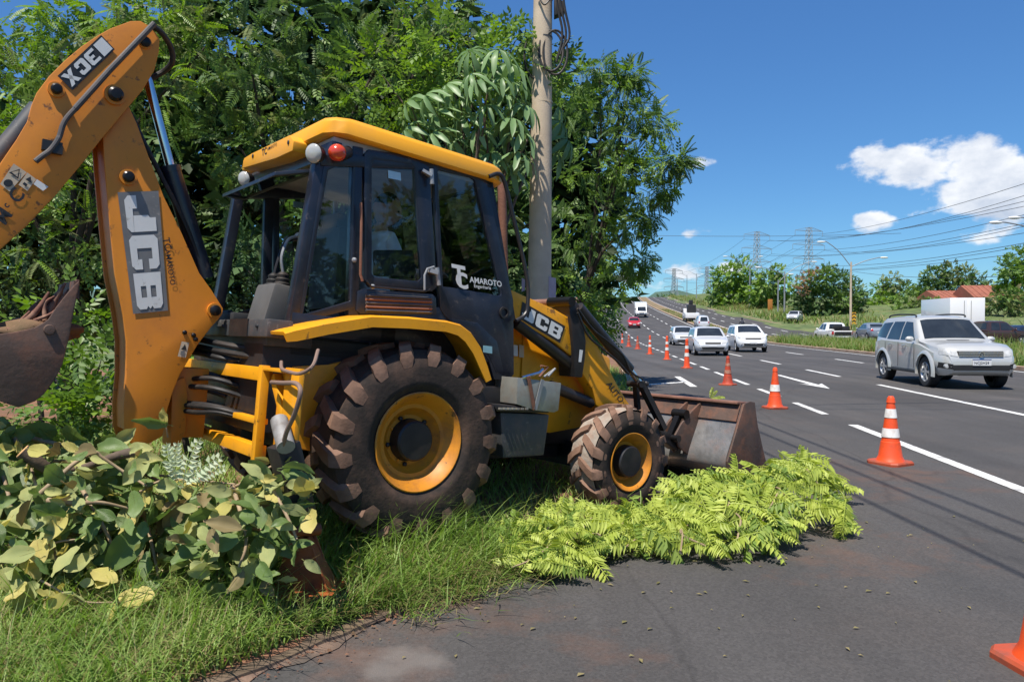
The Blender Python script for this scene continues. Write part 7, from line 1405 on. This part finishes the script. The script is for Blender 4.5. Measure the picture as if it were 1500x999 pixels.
# ------------------------------------------------------------------ cut branches with big leaves, heaped on the verge
def big_leaf(seed, m):
    q = random.Random(seed); nL, nW = 8, 2; V, F = [], []; Wd = q.uniform(.25, .36); curl = q.uniform(-.7, .8); cup = q.uniform(-.1, .75); tw = q.uniform(-1.0, 1.0)
    for i in range(nL + 1):
        f = i / nL; w = Wd * math.sin(math.pi * min(1, f * .94 + .05)) ** .75 * (1 - .25 * f) + .004
        for j in range(-nW, nW + 1):
            g = j / nW; y = w * g; z = cup * abs(y) * 1.0 + curl * f * f * .5 + .035 * math.sin(f * 11 + g * 2 + seed) * abs(g) + .02 * math.sin(f * 23 + seed * 2) * g; a = tw * f; V.append((f, y * math.cos(a) - z * math.sin(a) * .3, z + y * math.sin(a)))
    n = 2 * nW + 1
    for i in range(nL):
        for j in range(n - 1): F.append((i * n + j, (i + 1) * n + j, (i + 1) * n + j + 1, i * n + j + 1))
    mb = MB(); mb.add(V, F)
    for k in range(4): pass
    mb2 = MB(); mb2.tube([(-.16, 0, -.02), (0, 0, 0), (.5, 0, curl * .125 - .004), (.95, 0, curl * .45 - .004)], [.010, .010, .007, .003], 5); mb.add(mb2.v, mb2.f)
    return mb.mesh('leaf', m, 180)
BLV = [big_leaf(s, L[m]) for s, m in ((1, 'big_top'), (2, 'big_top'), (3, 'big_top'), (4, 'big_pale'), (5, 'big_pale'), (6, 'big_yellow'), (7, 'big_top'), (8, 'big_pale'), (9, 'big_yellow'), (10, 'big_top'), (11, 'deadleaf'), (12, 'big_pale'), (13, 'big_top'), (14, 'big_yellow'), (15, 'big_pale'), (16, 'big_pale'))]
def pile_depth(px, py):
    base = 4.28 - .10 * math.sin(px * .02); return base - (py - 640) / 220 * .52 if py > 600 else base + .1
HTX, HTY = [-60, 0, 100, 200, 250, 300, 335, 400, 440, 475], [588, 598, 624, 652, 690, 702, 708, 664, 676, 752]
def heap_ok(w):
    q = w - Vector(_C); dp = q.y * _fw[1] + q.z * _fw[2]; px = CXP + FPX * q.x / dp; py = CYP - FPX * (q.y * _up[1] + q.z * _up[2]) / dp
    return float(np.interp(px, HTX, HTY)) + 8 < py < float(np.interp(px, [0, 200, 300, 480], [880, 885, 868, 838])) and px < 468
def cut_branch(label, pts, r, n_leaf, spread=.16, sizes=(.075, .175), group=None, pool=None, m='stem', cat='branch', name='cut_branch'):
    W_ = [at(x, y, pile_depth(x, y) + dz_) for x, y, dz_ in pts]; o = W_[0]; e = empty(name, o, 0, label, cat, group); sp = spline([p - o for p in W_], 6); rr = list(np.linspace(r, r * .45, len(sp)))
    mb = MB(); mb.tube(sp, rr, 9); mb.build('stem', M[m], e, smooth=60)
    if r > .018: mb = MB(); d = (sp[0] - sp[1]).normalized(); mb.lathe(sp[0], d, [(0, r * .98), (.004, r * .9), (.005, .002)], 12); mb.build('cut_end', M['cutwood'], e)
    for k in range(n_leaf):
        f = rnd.random(); i = int(f * (len(sp) - 1)); c = sp[i]
        for _ in range(12):
            c = sp[i] + Vector((rnd.gauss(0, spread), rnd.gauss(-.03, spread * .5), rnd.gauss(-.02, spread * .75)))
            if heap_ok(c + o): break
        else: continue
        lf = bpy.data.objects.new('leaf', rnd.choice(pool or BLV)); link(lf, e); lf.location = c; s_ = rnd.uniform(*sizes); lf.scale = (s_, s_ * rnd.uniform(.8, 1.15), s_)
        axis = Vector((rnd.gauss(0, .8), rnd.gauss(-.25, .45), rnd.gauss(-.35, .5))).normalized(); nrm = Vector((rnd.gauss(-.2, .6), rnd.gauss(-.75, .5), rnd.gauss(.8, .5)))
        y_ = nrm.cross(axis).normalized(); z_ = axis.cross(y_); lf.rotation_euler = Matrix((axis, y_, z_)).transposed().to_euler()
    return e
G = 'cut branches heaped on the verge'
cut_branch('thick sawn branch with a pale orange cut end at the left of the heap', [(33, 661, -.12), (60, 680, 0), (85, 697, .12), (110, 712, .2)], .042, 4, .1, m='bark', group=G)
cut_branch('short thick branch with a sawn end pointing right, below the boom base', [(202, 661, -.15), (170, 668, -.05), (130, 682, .1), (95, 690, .2)], .030, 6, .12, m='bark', group=G)
cut_branch('thin forked pale twig rising over the top of the heap', [(60, 722, -.12), (85, 700, -.15), (110, 678, -.16), (138, 663, -.14), (150, 670, -.12), (180, 690, -.1), (215, 712, -.1)], .014, 8, .14, m='stem', group=G)
rows = [('leafy branch at the far left edge of the heap', [(-40, 650, .1), (0, 690, .0), (20, 760, -.02), (30, 830, 0)], .014, 26), ('leafy branch hanging down the left front of the heap', [(20, 640, .1), (50, 700, .05), (70, 770, 0), (85, 830, -.02)], .014, 26),
    ('pale straight branch lying level in the middle of the heap', [(70, 733, -.12), (110, 737, -.13), (148, 736, -.12), (190, 745, -.08)], .016, 22), ('leafy branch with yellowing leaves in the middle of the heap', [(110, 700, .05), (140, 750, -.05), (165, 800, -.05), (180, 850, -.02)], .013, 26),
    ('leafy branch drooping over the grass in the centre', [(180, 690, .05), (210, 750, 0), (225, 810, -.03), (235, 860, 0)], .013, 24), ('long thin twig lying across the heap towards the rear frame', [(205, 720, -.05), (240, 703, -.08), (290, 704, -.08), (345, 709, -.05)], .008, 12),
    ('leafy branch with grey-green leaves right of the centre', [(270, 700, .05), (290, 740, -.02), (305, 780, -.04), (300, 830, -.02)], .013, 24), ('leafy branch with folded yellow leaves near the stabiliser', [(340, 710, .05), (355, 760, -.05), (360, 800, -.08), (350, 830, -.05)], .013, 24),
    ('leafy branch at the right end of the heap beside the tyre', [(385, 690, -.05), (402, 722, -.12), (420, 755, -.14), (435, 790, -.12)], .013, 30), ('leafy top of the heap under the rear frame', [(330, 720, .1), (370, 700, .05), (400, 682, .02), (428, 676, .0)], .010, 26), ('curved thin twig along the front of the heap', [(0, 822, -.1), (40, 812, -.12), (80, 795, -.12), (110, 790, -.1)], .009, 10), ('branch of dull leaves filling the back of the heap', [(40, 640, .25), (120, 660, .25), (200, 690, .25), (280, 720, .2), (380, 720, .25)], .014, 30)]
for lb, pts, r, n in rows: cut_branch(lb, pts, r, int(n * 1.9), .15, group=G)
for lb, xs_, y0_ in (('dull leafy branch buried deep in the left of the heap', (-30, 60, 130), 730), ('dull leafy branch buried deep under the middle of the heap', (110, 190, 260), 760), ('dull leafy branch buried deep in the right of the heap', (250, 340, 420), 770), ('dull leafy branch buried low along the foot of the heap', (20, 150, 330), 830), ('dull leafy branch buried at the back below the boom', (40, 160, 300), 690)):
    cut_branch(lb, [(x, y0_ + (k - 1) * 12, .26) for k, x in enumerate(xs_)], .014, 44, .20, (.18, .28), G, [BLV[0], BLV[1], BLV[2], BLV[6], BLV[9], BLV[12]])
cut_branch('few yellow-brown leaves dropped on the grass in front of the heap', [(60, 850, -.05), (120, 880, -.1), (180, 882, -.12), (230, 890, -.12)], .006, 8, .08, (.12, .2), G, [BLV[5], BLV[8], BLV[3]])
cut_branch('torn branch with one dark and one pale leaf against the orange boom', [(246, 640, .05), (243, 625, -.02), (236, 612, -.02)], .006, 0, group=G)
tb = COL.objects[-2] if False else None
for (x, y, s_, ax_, n_, mm) in ((246, 622, .17, (-1, -.05, .35), (-.1, -.9, -.35), 0), (240, 622, .10, (.2, -.1, 1), (0, -.9, .3), 5)):
    e = [o for o in COL.objects if o.get('label', '').startswith('torn branch with one dark')][0]; lf = bpy.data.objects.new('leaf', BLV[mm]); link(lf, e); lf.location = at(x, y, 4.15) - e.location; lf.scale = (s_ * 1.05,) * 3; a = Vector(ax_).normalized(); n_ = Vector(n_); y_ = n_.cross(a).normalized(); lf.rotation_euler = Matrix((a, y_, a.cross(y_))).transposed().to_euler()
mound = lump('mound', None, (1, 1, 1), M['soil'], 5); 
mb_o = link(bpy.data.objects.new('filler_mound', mound), None, 'filler mound added under the heap of cut branches to darken its gaps', 'earth mound'); p0, p1 = at(215, 800, 4.55), at(215, 640, 4.75); mb_o.location = (p0.x, 4.85, .05); mb_o.scale = (1.1, .26, .36)  # unseen mound, added to keep the inside of the heap dark
# ------------------------------------------------------------------ feathery yellow-green branches spilled onto the asphalt
def frond(seed, n=13, flat_=False):
    q = random.Random(seed); n = q.choice((10, 12, 14, 16)); dr_ = q.uniform(.3, 1.3); lw = q.uniform(.030, .042)
    if flat_: n, dr_, lw = 9, .08, .052
    V, F = [], []; k = q.uniform(.5, 1.0)
    def cz(f): return .10 * math.sin(f * 2.2) - k * .42 * f * f
    for i in range(n):
        f = .10 + .88 * i / n; x = f * (1 - .12 * f * f)
        for s in (-1, 1):
            Lf = .20 * (1 - .5 * abs(2 * f - .85))
            if q.random() < .06: continue
            v, fc = leafq(Lf, lw, 0, 0, s * 1.2 + q.uniform(-.12, .12), .5); b = len(V); V += [(x + a, c, cz(f) + z - abs(c) * dr_ * q.uniform(.7, 1.3)) for a, c, z in v]; F += [tuple(j + b for j in t) for t in fc]
    mb = MB(); mb.add(V, F); t_ = MB(); t_.tube([(f * (1 - .12 * f * f), 0, cz(f)) for f in np.linspace(0, 1, 7)], [.010, .009, .008, .007, .006, .005, .003], 4); mb.add(t_.v, t_.f); return mb.mesh('frond', L['frond'], None)
L['frond2'] = leafmat('frond_green', [(0.12, 0.20, 0.035), (0.20, 0.29, 0.055), (0.30, 0.37, 0.09)], 0.3, 0.5, 0.3)
FR_ = [frond(s) for s in range(8)]
for m_ in FR_[5:7]: m_.materials.clear(); m_.materials.append(L['frond2'])
front = [(726, 842), (770, 852), (820, 856), (870, 836), (930, 815), (1000, 826), (1060, 824), (1110, 822), (1160, 806), (1205, 786), (1250, 788)]
top = [(760, 815), (790, 768), (850, 752), (905, 768), (960, 758), (1000, 712), (1050, 706), (1110, 712), (1150, 690), (1185, 674), (1225, 712), (1245, 760)]
def heap_point(px, v):
    """v = 0 on the asphalt at the front edge, 1 at the crest"""
    yf = float(np.interp(px, [p[0] for p in front], [p[1] for p in front])); yt = float(np.interp(px, [p[0] for p in top], [p[1] for p in top])); g = gp(px, yf, .02); back = g.y + (1.15 if px > 950 else .75); hz_ = at(px, yt, back).z; hz_ = max(.08, hz_)
    d = g.y + (back - g.y) * v; z = .02 + (hz_ - .02) * math.sin(v * math.pi / 2) ** .8; x = (px - CXP) / FPX * d; return Vector((x, d, z))
def frond_branch(label, x0, x1, n, v0=.02, v1=1.0, name='feathery_branch'):
    c = heap_point((x0 + x1) / 2, .6); e = empty(name, c, 0, label, 'branch', 'feathery branches spilled beside the front bucket')
    sp = spline([heap_point(x0 + (x1 - x0) * f, .95 - .35 * f) - c + Vector((0, 0, -.02)) for f in (0, .35, .7, 1)], 5); mb = MB(); mb.tube(sp, list(np.linspace(.013, .005, len(sp))), 6); mb.build('stem', M['stem'], e)
    for _ in range(2):
        xa = rnd.uniform(x0, x1); va = rnd.uniform(.25, .8); mb = MB(); mb.tube(spline([heap_point(xa, va) - c + Vector((0, 0, .03)), heap_point(xa + rnd.uniform(-25, 25), max(.03, va - .18)) - c + Vector((0, 0, .09)), heap_point(xa + rnd.uniform(-40, 40), max(.02, va - .34)) - c + Vector((0, 0, .06))], 4), .006, 5); mb.build('stem', M['stem'], e)
    for k in range(n):
        px = rnd.uniform(x0 - 14, x1 + 14); px = min(max(px, 742), 1238); v = v0 + (v1 - v0) * (k + rnd.random()) / n; p = heap_point(px, v) - c; o = bpy.data.objects.new('frond', FR_[rnd.choice((0, 1, 2, 3, 4, 7, 0, 1, 5, 6))]); link(o, e); s_ = rnd.uniform(.20, .46) * (1 if px > 860 else .75)
        a = Vector((rnd.gauss(.1, .8), rnd.gauss(-.5, .5), rnd.gauss(-.12 if v < .85 else .2, .3))).normalized(); u = Vector((rnd.gauss(0, .5), rnd.gauss(-.35, .4), 1)); y_ = u.cross(a).normalized(); o.rotation_euler = Matrix((a, y_, a.cross(y_))).transposed().to_euler(); o.scale = (s_, s_ * 1.1, s_); o.location = p - a * s_ * .45 + Vector((0, 0, .07 + .03 * rnd.random()))
segs = [(745, 800, 34, 'small-leaved yellow-green branch at the left tip of the spilled heap'), (780, 840, 40, 'yellow-green branch lying below the gap between the wheels'), (830, 890, 40, 'yellow-green branch in front of the fuel tank shadow'), (880, 940, 40, 'yellow-green branch at the foot of the front wheel'), (930, 990, 42, 'yellow-green branch just right of the front wheel'),
    (985, 1040, 44, 'yellow-green branch under the left part of the bucket'), (1035, 1090, 44, 'yellow-green branch below the worn bucket shell'), (1085, 1140, 44, 'yellow-green branch against the bucket side plate'), (1130, 1190, 44, 'yellow-green branch rising beside the bucket end'), (1180, 1240, 40, 'yellow-green branch at the right tip of the heap on the asphalt')]
for x0, x1, n, lb in segs: frond_branch(lb, x0, x1, n)
# a pale fern-like spray in front of the boom foot
SPRAY = empty('fern_spray', at(275, 700, 4.02), 0, 'pale fern-like spray of small leaflets in front of the boom foot', 'spray')
WH = leafmat('pale_leaflets', [(.42, .50, .30), (.55, .62, .42), (.62, .68, .50)], .3, .4); fm = [frond(21, flat_=True), frond(22, flat_=True)]
for m_ in fm: m_.materials.clear(); m_.materials.append(WH)
for (x0, y0, x1, y1) in ((268, 708, 286, 645), (268, 708, 318, 668), (262, 706, 240, 652), (275, 706, 300, 690), (258, 705, 256, 650), (280, 704, 325, 684)):
    a0, a1 = at(x0, y0, 4.02), at(x1, y1, 3.98); a = a1 - a0; s_ = a.length; a.normalize(); u = Vector((0, -1, .35)); y_ = u.cross(a).normalized(); o = bpy.data.objects.new('frond', fm[x1 % 2]); link(o, SPRAY); o.location = a0 - SPRAY.location; o.scale = (s_ * 1.15,) * 3; o.rotation_euler = Matrix((a, y_, a.cross(y_))).transposed().to_euler()
# seedling on the bucket lip
c = mw(mq(1040, 583, 3.72)); SDL = empty('seedling', c, 0, 'small green sprig caught on the top edge of the front bucket', 'sprig')
for (dx_, dz_, s_) in ((.10, .02, .17), (.03, .14, .13), (.06, .08, .12)):
    o = bpy.data.objects.new('frond', FR_[1]); link(o, SDL); a = Vector((dx_, -.02, dz_)).normalized(); u = Vector((0, -.6, .8)); y_ = u.cross(a).normalized(); o.rotation_euler = Matrix((a, y_, a.cross(y_))).transposed().to_euler(); o.scale = (s_,) * 3
# crumbs of soil and dry bits along the ragged edge of the asphalt
cl_ = MB(); KS = spline(KERB[2:10], 12)
for k in range(900):
    p = KS[rnd.randrange(len(KS))]; o_ = abs(rnd.gauss(0, .13)); c = p + Vector((.86, -.5, 0)) * o_ + Vector((rnd.gauss(0, .05), rnd.gauss(0, .05), .012)); r_ = rnd.uniform(.004, .015) * (1 if o_ < .15 else .6); z_ = r_ * rnd.uniform(.4, .9)
    cl_.add([c + Vector((r_, 0, 0)), c + Vector((-r_ * .5, r_ * .8, 0)), c + Vector((-r_ * .6, -r_ * .7, 0)), c + Vector((rnd.uniform(-.3, .3) * r_, 0, z_))], [(0, 1, 3), (1, 2, 3), (2, 0, 3)])
cl_.build('soil_crumbs', M['soil'], None, smooth=None, kind='stuff')
# litter on the asphalt
bits = MB()
for k in range(150):
    x, y = rnd.gauss(1.3, 1.3), rnd.uniform(3.2, 6.5)
    if x < kerb_x(y) + .15: continue
    a = rnd.uniform(0, 6.28); s_ = rnd.uniform(.008, .03); bits.add([(x, y, .007), (x + s_ * math.cos(a), y + s_ * math.sin(a), .012), (x + s_ * 1.6 * math.cos(a + .4), y + s_ * 1.6 * math.sin(a + .4), .008), (x + s_ * .7 * math.cos(a + 1), y + s_ * .7 * math.sin(a + 1), .014)], [(0, 1, 2, 3)])
o = bits.build('leaf_litter', L['drygrass'], None, smooth=None, kind='stuff')
